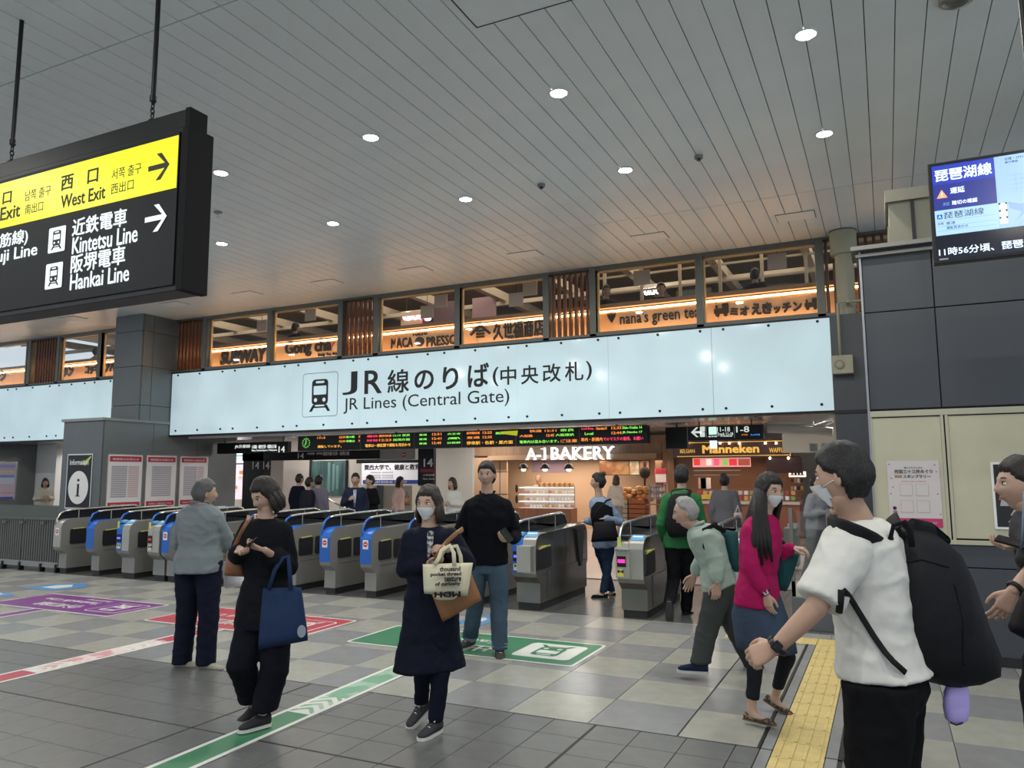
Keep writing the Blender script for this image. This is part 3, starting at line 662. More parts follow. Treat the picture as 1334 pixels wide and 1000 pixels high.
box('skirting', -.12, 5, YR-.02, YR+.03, 0, .08, M_dark, rw)
# cream duct box behind the wall top
dct = thing('duct_box', 'cream boxed duct between the right wall top and the ceiling', 'duct', (1, 9.2, 3.9))
M_duct = mat('duct_cream', (.24, .23, .175), .6)
box('duct_body', .17, 5, 9.0, 10.0, 3.7, 4.55, M_duct, dct); box('duct_lid', .14, 5, 8.95, 10.0, 4.55, 4.68, M_duct, dct); box('duct_rib', .38, .41, 8.97, 9.0, 3.7, 4.55, M_dark, dct); box('duct_side', -.02+.17, .17, 9.02, 9.98, 3.7, 4.3, M_duct, dct)
# stamp rally poster (its square codes are left out)
t = thing('poster', 'pale pink poster with magenta foot and four empty squares on the cream wall', 'poster', (.2, YR, 1.18))
M_pp = mat('pale_pink_paper', (.60, .55, .54), .5); M_mag = mat('magenta', (.50, .03, .14), .5)
o = V((.0, YR-.022, 1.17)); W, H = .425, .60
flat('paper', rr(0, 0, W, H, .012), o, X3, Z3, M_pp, t, 0, .003); flat('foot_band', [(.0, .0), (W, .0), (W, .08), (.0, .08)], o, X3, Z3, M_mag, t, .003, .0045)
text('西国三十三所めぐり', o+V((.06, -.003, .485)), .31, .035, M_ink, t, bold=.02); text('スタンプラリー', o+V((.13, -.003, .443)), .22, .03, M_ink, t, bold=.02); flat('ochre_label', [(.06, .446), (.12, .446), (.12, .470), (.06, .470)], o, X3, Z3, mat('ochre', (.3, .22, .08), .5), t, .003, .0045)
text('誰もがたのしめる', o+V((.14, -.003, .528)), .15, .018, M_brn, t); text('デジタルスタンプでめぐる', o+V((.11, -.003, .405)), .2, .015, M_mag, t)
text('スタンプラリー実施中', o+V((.2, -.0045, .03)), .18, .02, M_pp, t)
for i, (a, b) in enumerate(((.095, .28), (.225, .28), (.095, .13), (.225, .13))):
    mb = MB(); mb.prism(rr(a, b, a+.105, b+.11, .006), o, X3, Z3, .003, .004, mat('code_border', (.42, .36, .36), .5)); mb.prism(rr(a+.004, b+.004, a+.101, b+.106, .004), o, X3, Z3, .004, .005, M_pp); mb.obj('empty_square', t)
mb = MB(); mb.prism(circ(.045, .17, .016, 12), o, X3, Z3, .003, .005, M_brn).prism(rr(.03, .085, .065, .15, .012), o, X3, Z3, .003, .005, mat('mauve', (.35, .12, .35), .5)); mb.obj('small_figure_print', t)
for x, z in ((.02, .57), (.40, .50), (.39, .56), (.03, .44), (.40, .30), (.02, .3), (.04, .36), (.41, .12)): flat('petal', circ(x, z, .006, 8), o, X3, Z3, M_mag, t, .003, .004)
t = thing('floor_map', 'black station map in a white frame at the right edge', 'map', (1.05, YR, 1.2))
o = V((.82, YR-.022, 1.17)); W, H = .75, .58
flat('frame', rr(0, 0, W, H, .01), o, X3, Z3, M_white, t, 0, .015); flat('print', [(.02, .02), (W-.02, .02), (W-.02, H-.02), (.02, H-.02)], o, X3, Z3, M_ink, t, .015, .017)
for q in ((.05, .2, .3, .35), (.33, .12, .4, .25), (.1, .06, .28, .1), (.12, .12, .2, .17), (.45, .1, .7, .4), (.05, .4, .4, .5)): flat('map_block', [(q[0], q[1]), (q[2], q[1]), (q[2]+.03, q[3]), (q[0]+.03, q[3])], o, X3, Z3, M_pgrey, t, .017, .019)
# monitor
t = thing('television', 'wall hung station information screen with blue train delay notice', 'screen', (.9, 5.5, 3.0))
TVX, TVY = .345, 5.5; z0, z1 = 2.985, 3.65; TW = 1.16
M_scr = mat('screen_light_blue', (.2, .3, .5), .2, emit=.52, ecol=(.36, .60, 1)); M_scb = mat('screen_blue', (.02, .03, .2), .2, emit=.55, ecol=(.02, .045, .50)); M_scb2 = mat('screen_deep_blue', (.02, .03, .2), .2, emit=.35, ecol=(.02, .035, .32)); M_scw = mat('screen_white', (.6, .7, .8), .2, emit=.6, ecol=(.75, .88, 1)); M_sck = mat('screen_black', (.012, .014, .03), .12)
M_scp = mat('screen_mid_blue', (.2, .3, .5), .2, emit=.42, ecol=(.22, .42, .85)); M_sci = mat('screen_ink', (.02, .03, .05), .2); M_scy = mat('screen_yellow', (.8, .8, .4), .2, emit=.7, ecol=(.9, .9, .5)); M_sco = mat('screen_orange', (.8, .3, .1), .2, emit=.8, ecol=(1, .28, .16))
box('case', TVX, TVX+TW, TVY, TVY+.07, z0, z1, M_black, t, .004); box('screen', TVX+.018, TVX+TW-.018, TVY-.002, TVY+.004, z0+.018, z1-.012, M_sck, t)
o = V((TVX+.022, TVY-.002, z0+.18)); 
R = lambda n, a, b, c, d, m, k: flat(n, [(a, b), (c, b), (c, d), (a, d)], o, X3, Z3, m, t, k*.0006, k*.0006+.0005)
R('picture', 0, 0, TW-.045, .462, M_scr, 1); R('line_name_box', 0, .335, .345, .462, M_scb, 2); R('notice_box', 0, .165, .345, .335, M_scb2, 2); R('small_box', 0, .0, .345, .165, mat('screen_paler', (.2, .3, .5), .2, emit=.6, ecol=(.42, .68, 1)), 2)
T = lambda s_, a, b, w_, h_, m, **k: text(s_, o+V((a, -.002, b)), w_, h_, m, t, **k)
T('琵琶湖線', .015, .355, .315, .08, M_scw, bold=.035); T('遅延', .095, .265, .08, .04, M_scw, bold=.03); T('踏切の確認', .10, .19, .14, .028, M_scw, bold=.02); T('原因', .05, .192, .035, .02, M_scp); T('琵琶湖線', .05, .105, .22, .045, M_sci); T('区間', .015, .07, .03, .015, M_sci); T('草津', .06, .065, .05, .02, M_sci); T('運転見合わせ', .06, .035, .12, .02, M_sci)
flat('warning_triangle', [(.018, .245), (.078, .245), (.048, .30)], o, X3, Z3, M_sco, t, .0018, .0026); T('!', .044, .252, .008, .03, M_scw)
R('line_badge', .012, .108, .042, .138, mat('badge_blue', (.0, .1, .4), .2, emit=.4, ecol=(0, .12, .6)), 3); T('A', .018, .113, .018, .02, M_scw)
for z in (.095, .06, .03): R('rule', .01, z-.002, .335, z, M_scp, 3)
lake = [(.40, .165), (.47, .14), (.56, .155), (.7, .19), (.9, .17), (TW-.05, .2), (TW-.05, .02), (.62, .01), (.5, .02), (.43, .03), (.47, .09), (.41, .12)]
flat('map_lake', lake, o, X3, Z3, M_scp, t, .0012, .0017)
flat('map_island', [(.42, .02), (.5, .03), (.60, .13), (.50, .10)], o, X3, Z3, M_scr, t, .0017, .0021)
for z in (.03, .075, .12): R('station_mark', .352, z, .392, z+.038, M_scy, 3); flat('station_corner', [(.350, z+.03), (.360, z+.03), (.360, z+.042), (.350, z+.042)], o, X3, Z3, M_sci, t, .0026, .003); flat('station_corner', [(.385, z+.03), (.395, z+.03), (.395, z+.042), (.385, z+.042)], o, X3, Z3, M_sci, t, .0026, .003)
for i in range(4): R('map_road', .45+i*.05, .22, .452+i*.05, .34, M_scp, 2); R('map_road', .42, .24+i*.03, .62, .242+i*.03, M_scp, 2)
T('北陸・びわ湖方面', .40, .43, .16, .018, M_sci); T('運行情報', .40, .41, .07, .012, M_sci)
T('11時56分頃、琵琶湖線：能登川', .008, -.135, .80, .052, M_scw, bold=.02)
box('label_plate', TVX+.03, TVX+.08, TVY-.004, TVY, z0+.02, z0+.03, M_pgrey, t)
MB().cyl((TVX+.6, TVY+.06, z1-.1), (TVX+.6, TVY+.06, CEIL), .025, M_black).obj('hanging_pole', t); box('bracket', TVX+.4, TVX+.8, TVY+.07, TVY+.1, z0+.2, z1-.1, M_black, t)

# ================================================================== HANGING EXIT SIGN
YH = 3.5; hs = thing('hanging_exit_sign', 'black hanging direction sign with yellow exit panel and white arrows', 'sign', (-5.6, YH+.1, 2.88))
HX1, HX0 = -4.155, -9.2; HZ0, HZ1 = 2.88, 4.02
M_hy = mat('lit_yellow', (.6, .6, .02), .35, emit=.46, ecol=(.90, .86, .0)); M_hk = mat('sign_black_film', (.006, .007, .009), .5, spec=.25); M_hw = mat('lit_white', (.7, .75, .75), .4, emit=.34, ecol=(.9, .97, 1)); M_hi = mat('film_ink', (.02, .02, .01), .5)
box('cabinet', HX0, HX1, YH+.012, YH+.20, HZ0, HZ1, M_black, hs, .006)
box('side_cap', HX1-.004, HX1+.055, YH+.0, YH+.215, HZ0-.002, HZ1-.01, M_sblack, hs, .004)
box('front_glass', HX0, HX1-.03, YH, YH+.014, HZ0+.04, HZ1-.04, M_hk, hs)
box('top_beam', HX0, HX1-.01, YH+.03, YH+.17, HZ1, HZ1+.13, M_black, hs, .005); box('beam_cap', HX1-.012, HX1+.03, YH+.025, YH+.175, HZ1-.005, HZ1+.135, M_sblack, hs)
yh = YH-.001
a_ = atY(233, 176, yh); b_ = atY(231, 244, yh)
box('yellow_panel', HX0+.1, a_.x, YH-.004, YH+.002, b_.z, a_.z, M_hy, hs)
yy = YH-.004
def hpx(s_, x0, y0, x1, y1, m, bold=0): return tpx(s_, x0, y0, x1, y1, yy, m, hs, bold=bold, res=3)
hpx('西', 80, 228, 95.5, 247, M_hi, .02); hpx('口', 114.5, 220, 128, 238, M_hi, .02); hpx('West Exit', 80, 248, 137, 265, M_hi, .012)
hpx('서쪽 출구', 146, 216, 184, 230, M_hi); hpx('西出口', 145, 236, 174, 250, M_hi)
hpx('口', 4, 250, 15, 265, M_hi, .02); hpx('南', -30, 259, -15, 276, M_hi, .02); hpx('South Exit', -42, 273, 26, 290, M_hi, .012); hpx('남쪽 출구', 33, 245, 66, 258, M_hi); hpx('南出口', 33, 264, 56, 277, M_hi)
hpx('近鉄電車', 95, 278, 165, 301, M_hw, .022); hpx('Kintetsu Line', 95, 301, 179, 323, M_hw, .012); hpx('阪堺電車', 93, 326, 163, 350, M_hw, .022); hpx('Hankai Line', 92, 351, 168, 372, M_hw, .012)
hpx('(御堂筋線)', -35, 305, 36, 326, M_hw, .02); hpx('Midosuji Line', -45, 326, 48, 346, M_hw, .012)
for (px, py) in ((62, 331), (58, 378)):
    q = atY(px, py, yy); pictogram(hs, V((q.x, yy, q.z)), .196, M_ink, M_hw, d=.0015)
def arrow(px, py, w_, h_, m):
    q = atY(px, py, yy); W = w_; H = h_; s = .018
    poly = [(-W/2, -s), (W/2-s*2.4, -s), (W/2-H*.46-s*2.2, -H/2), (W/2-H*.46+s*.4, -H/2), (W/2, 0), (W/2-H*.46+s*.4, H/2), (W/2-H*.46-s*2.2, H/2), (W/2-s*2.4, s), (-W/2, s)]
    flat('arrow', poly, V((q.x, yy, q.z)), X3, Z3, m, hs, 0, .002)
arrow(207, 217, .205, .19, M_hi); arrow(203, 284, .21, .19, M_hw)
for px in (20, 199):
    q = atY(px, 140, YH+.1); x = q.x
    t = thing('sign_hanger', 'black rod and chain holding the %s of the hanging exit sign' % ('right end' if px > 100 else 'left part'), 'hanger', (x, YH+.1, 4.2))
    MB().cyl((x, YH+.1, 4.36), (x, YH+.1, CEIL), .017, M_black, n=12).obj('rod', t); MB().cyl((x, YH+.1, 4.33), (x, YH+.1, 4.37), .024, M_black, n=12).obj('collar', t)
    for i in range(4):
        zc = 4.33-.036*i; pts = [V((x+(math.cos(a)*.014 if i % 2 else 0), YH+.1+(0 if i % 2 else math.cos(a)*.014), zc+math.sin(a)*.024)) for a in [j*2*math.pi/10 for j in range(11)]]
        MB().tube(pts, .005, M_black, 6).obj('chain_link', t)
    MB().ball((x, YH+.1, 4.17), .03, M_black).obj('eye_bolt', t)

# ================================================================== DARK PIER, ROUND COLUMN, SPEAKER
box('wall_pier', -.66, .6, 12.55, 13.4, .0, 4.06, M_navygrey, kind='structure')
box('baseboard_pier', -.67, .61, 12.53, 12.56, 2.55, 2.60, M_dark, kind='structure')
t = thing('round_column', 'round cream column with a wide collar standing above the dark pier', 'column', (-.42, 12.7, 4.06))
M_colm = mat('column_cream', (.36, .34, .25), .55, var=.05)
MB().cyl((-.42, 12.72, 4.06), (-.42, 12.72, CEIL), .135, M_colm, n=32).obj('shaft', t); MB().cyl((-.42, 12.72, 5.02), (-.42, 12.72, CEIL-.01), .195, M_colm, n=32).obj('collar', t); MB().cyl((-.42, 12.72, CEIL-.012), (-.42, 12.72, CEIL), .20, M_dark, n=32).obj('shadow_gap', t)
t = thing('conduit', 'cream pipe elbow running down the dark pier beside the sign', 'pipe', (-.5, 12.5, 3.4))
q0 = atY(1113, 392, 12.45); q1 = atY(1091, 393, 12.45); q2 = atY(1095, 463, 12.45)
MB().tube([q0+V((.25, 0, 0)), q0, q1+V((.06, 0, 0)), V((q1.x, 12.45, q1.z-.03)), V((q1.x, 12.45, q2.z))], .022, M_colm, 10).obj('pipe', t); box('clamp', q1.x+.12, q1.x+.16, 12.42, 12.56, q1.z-.03, q1.z+.03, M_colm, t)
t = thing('loudspeaker', 'square cream loudspeaker on the dark pier at the sign end', 'speaker', (q1.x, 12.45, q2.z-.28))
q = q1.x
box('case', q-.13, q+.17, 12.40, 12.56, q2.z-.28, q2.z, M_colm, t, .01); MB().cyl((q-.02, 12.40, q2.z-.14), (q-.02, 12.385, q2.z-.14), .07, mat('speaker_ring', (.22, .21, .16), .6), n=24).obj('ring', t); MB().cyl((q-.02, 12.386, q2.z-.14), (q-.02, 12.38, q2.z-.14), .045, M_colm, n=24).obj('grille', t)

# ================================================================== TICKET GATES
M_gb = mat('gate_plinth', (.02, .02, .022), .5); M_gs = mat('gate_steel', (.27, .268, .255), .34, metal=.35, bump=.02, bscale=40); M_gsd = mat('gate_polished_steel', (.22, .215, .20), .24, metal=.9, bump=.03, bscale=12, stretch=(1, 1, .3)); M_gs2 = mat('gate_front_steel', (.46, .45, .41), .34, metal=.65)
M_pad = mat('flap_pad', (.012, .013, .018), .45); M_yedge = mat('flap_yellow', (.6, .58, .15), .5)
M_dis = {'blue': mat('display_blue', (.05, .05, .3), .2, emit=1.2, ecol=(.10, .12, 1)), 'pink': mat('display_pink', (.5, .02, .2), .2, emit=1.1, ecol=(1, .03, .28)), 'red': mat('display_red', (.3, .01, .02), .2, emit=.5, ecol=(.7, .02, .03))}
M_stick = mat('sticker_cream', (.62, .62, .45), .4); M_sy = mat('sticker_yellow', (.66, .60, .12), .4); M_decal = mat('decal_blue', (.12, .38, .66), .3)
def gate(label, x0, w_, cap, left=None, right=None, sign=False, yf=8.75, ln=1.80, chrome=False):
    """cap: front colour ; left/right: features of the two front halves"""
    t = thing('ticket_gate', label, 'ticket gate', (x0+w_/2, yf+.8, 0), 'row of automatic ticket gates'); x1 = x0+w_
    prof = [(.12, .09), (.12, .33), (.02, .41), (0, .46), (0, .80), (.025, .86), (.07, .90), (.14, .925), (ln-.14, .965), (ln-.06, .94), (ln, .86), (ln, .45), (ln-.05, .40), (ln-.05, .09)]
    MB().prism([(a, b) for a, b in prof], V((x0, yf, 0)), Y3, Z3, 0, w_, M_gs if not chrome else M_gsd).obj('body', t)
    box('plinth', x0+.015, x1-.015, yf+.14, yf+ln-.07, 0, .09, M_gb, t)
    def front(nm, xa, xb, m, d=.006, zb=.46, long=.34):
        pr = [(-d, zb), (-d, .80), (.025-d, .865), (.07-d*.5, .90+d), (.14, .925+d), (long, .929+d), (long, .92), (.14, .92), (.07, .88), (.03, .84), (.01, .78), (.01, zb)]
        return MB().prism(pr, V((xa, yf, 0)), Y3, Z3, 0, xb-xa, m).obj(nm, t)
    mid = x0+w_*.44
    if w_ < .25:
        front('front_cover', x0+.004, x1-.004, cap)
    else:
        front('reader_column', x0+.004, mid-.004, M_blue if left in ('blue', 'bluecard') else M_gs2, .008)
        front('front_cover', mid, x1-.004, M_gs2)
        f = left
        disp = {'blue': 'blue', 'pink': 'pink', 'red': 'red'}.get(f)
        if disp:
            box('display_bezel', x0+.015, mid-.015, yf-.015, yf, .60, .72, M_black, t); box('display', x0+.025, mid-.025, yf-.018, yf-.012, .645, .675, M_dis[disp], t)
            box('sticker', x0+.02, mid-.02, yf-.013, yf-.006, .49, .57, M_stick, t); flat('sticker_mark', [(.01, 0), (.045, .02), (.08, 0), (.08, .04), (.045, .022), (.01, .04)], V((x0+.022, yf-.013, .525)), X3, Z3, M_ink, t, 0, .002)
        box('card_reader', x0+.02, mid-.01, yf+.03, yf+.13, .905, .945, M_black if f == 'pink' else M_decal, t, .006)
        box('card_reader_lens', x0+.04, mid-.03, yf+.06, yf+.10, .945, .949, M_decal if f == 'pink' else M_white, t)
        flat('top_decal', rr(.012, .0, x1-mid-.016, .11, .01), V((mid, yf+.05, .895)), X3, V((0, .86, .5)), M_decal, t, 0, .004)
        flat('decal_text', [(.02, .06), (x1-mid-.03, .06), (x1-mid-.03, .085), (.02, .085)], V((mid, yf+.05, .895)), X3, V((0, .86, .5)), M_white, t, .004, .006)
    if chrome:   # protruding ticket unit
        if chrome == 'right': box('ticket_unit', mid-.03, x1-.02, yf-.12, yf+.01, .48, .80, M_gs2, t, .008)
        else: box('ticket_unit', x0-.01, mid+.02, yf-.05, yf+.01, .47, .78, M_gs2, t, .006); 
        if chrome != 'right':
            box('unit_display', x0+.01, mid-.02, yf-.056, yf-.048, .60, .72, M_black, t); box('unit_light', x0+.02, mid-.03, yf-.059, yf-.055, .645, .685, M_dis['pink'], t); box('unit_sticker', x0+.012, mid-.05, yf-.055, yf-.049, .49, .575, M_sy, t); flat('sticker_mark', [(0, 0), (.035, .02), (.07, 0), (.07, .045), (.035, .025), (0, .045)], V((x0+.016, yf-.055, .525)), X3, Z3, M_ink, t, 0, .002)
            box('unit_lid', x0-.015, mid+.02, yf-.07, yf+.01, .78, .80, M_chrome, t)
    if sign:
        xa = x0+w_*.5-.045 if w_ < .25 else mid+.03
        s_ = flat('no_entry_plate', rr(0, 0, .09, .125, .006), V((xa, yf-.006, .66)), X3, Z3, M_white, t, 0, .003)
        flat('red_disc', circ(.045, .065, .035, 20), V((xa, yf-.009, .66)), X3, Z3, M_red, s_, 0, .002); flat('white_bar', [(.022, .058), (.068, .058), (.068, .072), (.022, .072)], V((xa, yf-.011, .66)), X3, Z3, M_white, s_, 0, .001)
    # flap recess and pads on the passage side (+X)
    for i, (a, b) in enumerate(((.16, .46), (.52, .84))):
        if w_ > .25 and i: continue
        MB().prism(rr(a, .50, b, .76, .035), V((x1, yf, 0)), Y3, Z3, -.002, .012, M_pad).obj('flap_pad', t)
        if i == 0: MB().prism([(a+.04, .752), (b-.03, .762), (b-.03, .774), (a+.04, .764)], V((x1, yf, 0)), Y3, Z3, .0, .016, M_yedge).obj('flap_edge', t)
    if chrome:
        MB().prism(rr(.0, .50, .30, .77, .03), V((x1, yf, 0)), Y3, Z3, .0, .03, M_pad).obj('flap_pad', t); MB().prism([(.02, .745), (.28, .765), (.28, .78), (.02, .765)], V((x1, yf, 0)), Y3, Z3, .0, .034, M_yedge).obj('flap_edge', t)
        box('side_step', x1, x1+.012, yf+.35, yf+ln-.08, .12, .47, M_gsd, t, .003)
        MB().prism([(1.30, .92), (1.62, .92), (1.50, .40), (1.44, .40)], V((x1, yf, 0)), Y3, Z3, .0, .03, M_pad).obj('open_flap', t)
    for a in (.95, 1.4): box('maintenance_seam', x1, x1+.0015, yf+a, yf+a+.006, .12, .90, M_dark, t)
    box('maintenance_seam', x1, x1+.0015, yf+.2, yf+ln-.1, .42, .425, M_dark, t)
    # raised rail with smoked panel
    xr = x0+.022
    pts = [(xr, yf+.015, .82), (xr, yf+.03, .94), (xr, yf+.09, 1.03), (xr, yf+.18, 1.07), (xr, yf+.30, 1.085), (xr, yf+ln*.5, 1.105), (xr, yf+ln-.26, 1.12), (xr, yf+ln-.12, 1.09), (xr, yf+ln-.04, 1.0), (xr, yf+ln-.02, .9)]
    M_rail = M_blue if cap == M_blue else M_chrome
    MB().tube(pts[:4], .02, M_rail, 8, flat=(.018, .014)).obj('rail_front', t); MB().tube(pts[3:], .017, M_chrome, 8, flat=(.018, .012)).obj('rail', t)
    pp = [(b-yf, c-.012) for a, b, c in pts]
    MB().prism([(p[0], p[1]) for p in pp]+[(ln-.03, .94), (.03, .90)], V((xr-.004, yf, 0)), Y3, Z3, 0, .008, mat('smoked_panel', (.015, .017, .022), .12)).obj('smoked_panel', t)
    for a in (.42, 1.3): MB().cyl((xr+.012, yf+a, .92), (xr+.012, yf+a, 1.09), .009, M_chrome, n=8).obj('rail_post', t)
    if w_ > .25:
        box('stripe_band', xr-.02, xr+.02, yf+.0, yf+.012, .80, .93, mat('lime_stripe', (.55, .6, .15), .4), t)
    return t
gate('leftmost grey ticket gate beside the slatted fence, with no entry plate', -13.10, .20, M_gs2, sign=True)
gate('narrow ticket gate with plain blue front, second from the fence', -12.24, .19, M_blue)
gate('wide ticket gate with small blue display, third from the fence', -11.48, .30, M_blue, left='blue')
gate('wide ticket gate with dark red display, left of the man in grey jacket', -10.74, .26, M_blue, left='red')
gate('narrow blue gate with no entry plate, just left of the man in grey jacket', -10.43, .17, M_blue, sign=True)
gate('ticket gate behind the man in grey jacket', -9.55, .20, M_blue)
gate('ticket gate directly behind the woman in black', -8.70, .20, M_blue)
gate('ticket gate whose grey side shows right of the woman in black', -7.98, .20, M_blue)
gate('narrow blue gate with no entry plate, third gate left of the woman with cream tote', -7.26, .19, M_blue, sign=True)
gate('narrow blue gate with no entry plate, nearest left of the woman with cream tote', -6.56, .19, M_blue, sign=True)
gate('ticket gate behind the woman with cream tote', -5.82, .20, M_blue)
gate('ticket gate behind the man in jeans', -4.98, .20, M_blue)
gate('steel ticket gate with blue reader, right of the man in jeans', -4.24, .32, M_gs2, left='blue', chrome='right')
gate('steel ticket gate with bright pink display, left of the person in green', -2.88, .31, M_gs2, left='pink', chrome='left')
gate('steel ticket gate behind the stooping man in pale green shirt', -1.78, .30, M_gs2, left='red')
# low screen beside the last passage
t = thing('counter_screen', 'low grey box with glass screen at the end of the yellow paving', 'partition', (-.4, 9.1, 0))
M_lb = mat('low_box_grey', (.11, .12, .135), .4)
box('base_box', -1.0, .25, 8.95, 9.1, 0, .34, M_lb, t, .006); box('cream_panel', -1.0, .25, 9.0, 9.05, .34, .50, M_cream, t)
box('glass_sheet', -.98, .23, 9.02, 9.03, .50, 1.25, glass('faint_glass', (.93, .95, .93), .10), t); box('steel_post', -.62, -.58, 9.0, 9.04, .34, 1.28, M_steel, t); box('steel_post', -1.0, -.96, 9.0, 9.04, .34, 1.28, M_steel, t)
# ================================================================== AREA BEHIND THE GATES
M_softl = mat('soffit_metal', (.42, .40, .38), .25, metal=.6); M_back = mat('back_cream_wall', (.44, .41, .36), .6, var=.05, vscale=1); M_lowceil = mat('low_ceiling', (.42, .41, .38), .5)
for i in range(12): box('ceiling_soffit', -25+i*2.1, -25+i*2.1+2.08, 13.12, 15.0, 2.60, 2.64, M_softl, kind='structure')
box('ceiling', -26, 5, 15.0, 26, 2.95, 3.05, M_lowceil, kind='structure'); box('trim_60', -26, 2, 14.98, 15.02, 2.60, 2.96, M_softl, kind='structure')
box('trim_61', -15.1, -3.0, 13.30, 13.36, atY(740, 554.5, 13.3).z, atY(740, 551.5, 13.3).z, mat('silver_strip', (.72, .72, .70), .35), kind='structure')
for i, (x, y) in enumerate(((-6.2, 16.6), (-9, 18), (-12.5, 16.6), (-15.5, 18), (-3.2, 16.6), (-1, 15.8), (-18.5, 16), (-21, 15.5), (-11, 20.5))):
    lamps = ('above the bakery front', 'before the white wall', 'above the black portal', 'near the lit shop panel', 'before the brown shop', 'behind the dark pier', 'behind the poster block', 'behind the far left counter', 'at the concourse back')
    t = thing('ceiling_strip_lamp', 'slim lit ceiling lamp '+lamps[i], 'ceiling light', (x, y, 2.93)); box('housing', x-.65, x+.65, y-.08, y+.08, 2.92, 2.96, M_white, t); box('diffuser', x-.62, x+.62, y-.06, y+.06, 2.905, 2.92, mat('strip_diffuser', (1, 1, 1), .5, emit=6, ecol=(1, .97, .92)), t)
    area('strip_lamp_light', (x, y, 2.89), 1.2, 34, (1, .95, .88), size_y=.3, parent=t)
# departure board
YL = 13.62
bd = thing('departure_board', 'long black departure board with orange, green and red lit lettering', 'departure board', (-7.7, YL, 2.2))
a_ = atY(388, 577, YL); b_ = atY(843, 567, YL); BZ0, BZ1 = atY(740, 579.5, YL).z, atY(740, 556.5, YL).z
box('cabinet', a_.x, b_.x, YL, YL+.2, BZ0, BZ1, M_black, bd, .004)
M_lo = mat('led_orange', (.5, .2, .02), .5, emit=0.67, ecol=(1, .30, .05)); M_lg = mat('led_green', (.1, .4, .05), .5, emit=.8, ecol=(.25, .80, .10)); M_lr = mat('led_red', (.5, .05, .08), .5, emit=0.67, ecol=(1, .06, .15)); M_ly = mat('led_amber', (.6, .4, .05), .5, emit=0.62, ecol=(1, .48, .06))
for x in (a_.x+.6, a_.x+2.6, a_.x+4.6, b_.x-.6): MB().cyl((x, YL+.1, BZ1), (x, YL+.1, 2.605), .015, M_black, n=8).obj('hanger_rod', bd)
jx = [390, 470, 540, 602, 672, 755, 843]
yb = YL-.002
def row(s_, p0, p1, zf, h_, m): a, b = atY(p0, 575, yb).x, atY(p1, 575, yb).x; text(s_, V((a, yb, BZ0+zf)), b-a, h_, m, bd, bold=.02, ext=.003, res=1)
for j, p in enumerate(jx[1:-1]): x = atY(p, 572, YL).x; box('panel_joint', x-.012, x+.012, YL-.006, YL, BZ0, BZ1, M_sdark, bd)
MB().prism(circ(0, 0, .13, 28), V((atY(399, 577, yb).x, yb, BZ0+.18)), X3, Z3, 0, .006, mat('clock_face', (.02, .10, .03), .4)).obj('clock_face', bd)
cx_ = atY(399, 577, yb).x
for i in range(12):
    a = i*math.pi/6; flat('clock_mark', circ(cx_+.10*math.cos(a), BZ0+.18+.10*math.sin(a), .012, 8), V((0, yb-.006, 0)), X3, Z3, M_lg, bd, 0, .003)
flat('clock_hand', [(-.008, 0), (.008, 0), (.006, .085), (-.006, .085)], V((cx_, yb-.008, BZ0+.18)), X3, Z3, M_lg, bd, 0, .003); flat('clock_hand', [(-.008, 0), (.008, 0), (-.03, -.06), (-.045, -.055)], V((cx_, yb-.008, BZ0+.18)), X3, Z3, M_lg, bd, 0, .003)
for s_, p0, p1, zf, h_, m in (('くろしお', 413, 424, .26, .05, M_lo), ('12:00', 442, 450, .26, .05, M_lo), ('新大阪', 451, 462, .26, .05, M_lg), ('3', 467, 469, .26, .05, M_lo), ('12:30', 442, 450, .17, .05, M_lo), ('和歌山', 451, 462, .17, .05, M_lg), ('9', 467, 469, .17, .05, M_lo), ('運転しています。', 414, 445, .06, .06, M_ly),
    ('大和路快速', 478, 485, .26, .05, M_lr), ('区快', 486, 492, .26, .05, M_lr), ('関空快速', 494, 510, .26, .05, M_lo), ('12:15 奈良', 512, 534, .26, .05, M_lg), ('快速', 478, 485, .17, .05, M_lr), ('普通', 486, 492, .17, .05, M_lr), ('12:23', 494, 510, .17, .05, M_lo), ('加茂方面', 512, 534, .17, .05, M_lg), ('電車は一部区間で運転を見合わせ', 476, 535, .05, .07, M_ly),
    ('普通', 546, 556, .26, .04, M_lg), ('12:31', 563, 575, .26, .05, M_lo), ('天王寺', 583, 600, .26, .04, M_lg), ('普通', 546, 556, .17, .04, M_lg), ('12:41', 563, 575, .17, .05, M_lo), ('鳳', 583, 600, .17, .04, M_lg), ('普通', 546, 556, .08, .04, M_lg), ('12:45', 563, 575, .08, .05, M_lo), ('日根野', 583, 600, .08, .04, M_lg),
    ('紀州路快速', 608, 625, .26, .05, M_lo), ('12:25', 629, 641, .26, .05, M_lo), ('関西空港', 646, 668, .24, .05, M_lg), ('直通', 608, 625, .17, .05, M_lo), ('12:35', 629, 641, .17, .05, M_lo), ('停車駅・各駅・鳳方面', 608, 668, .05, .07, M_ly),
    ('快速 12:31', 690, 725, .26, .05, M_lo), ('奈良', 730, 748, .26, .05, M_lg), ('大和路', 677, 694, .17, .05, M_lo), ('12:45', 712, 722, .17, .05, M_lo), ('大阪環状', 724, 748, .17, .05, M_lg), ('電車内は混み合います。', 677, 728, .05, .06, M_lg), ('ご注意', 730, 752, .05, .06, M_lo),
    ('Ltd.Exp.', 758, 775, .27, .05, M_lr), ('Haruka15', 777, 791, .27, .05, M_lo), ('12:35', 797, 810, .27, .05, M_lo), ('Shin-Osaka 16', 811, 837, .27, .05, M_lg), ('Local', 762, 773, .18, .05, M_lg), ('12:44', 797, 810, .18, .05, M_lo), ('JR Namba 17', 811, 837, .18, .05, M_lg), ('車内・駅構内', 757, 785, .06, .07, M_lo), ('でのマスクの着用、お願い', 786, 838, .06, .07, M_lr)):
    row(s_, p0, p1, zf, h_, m)
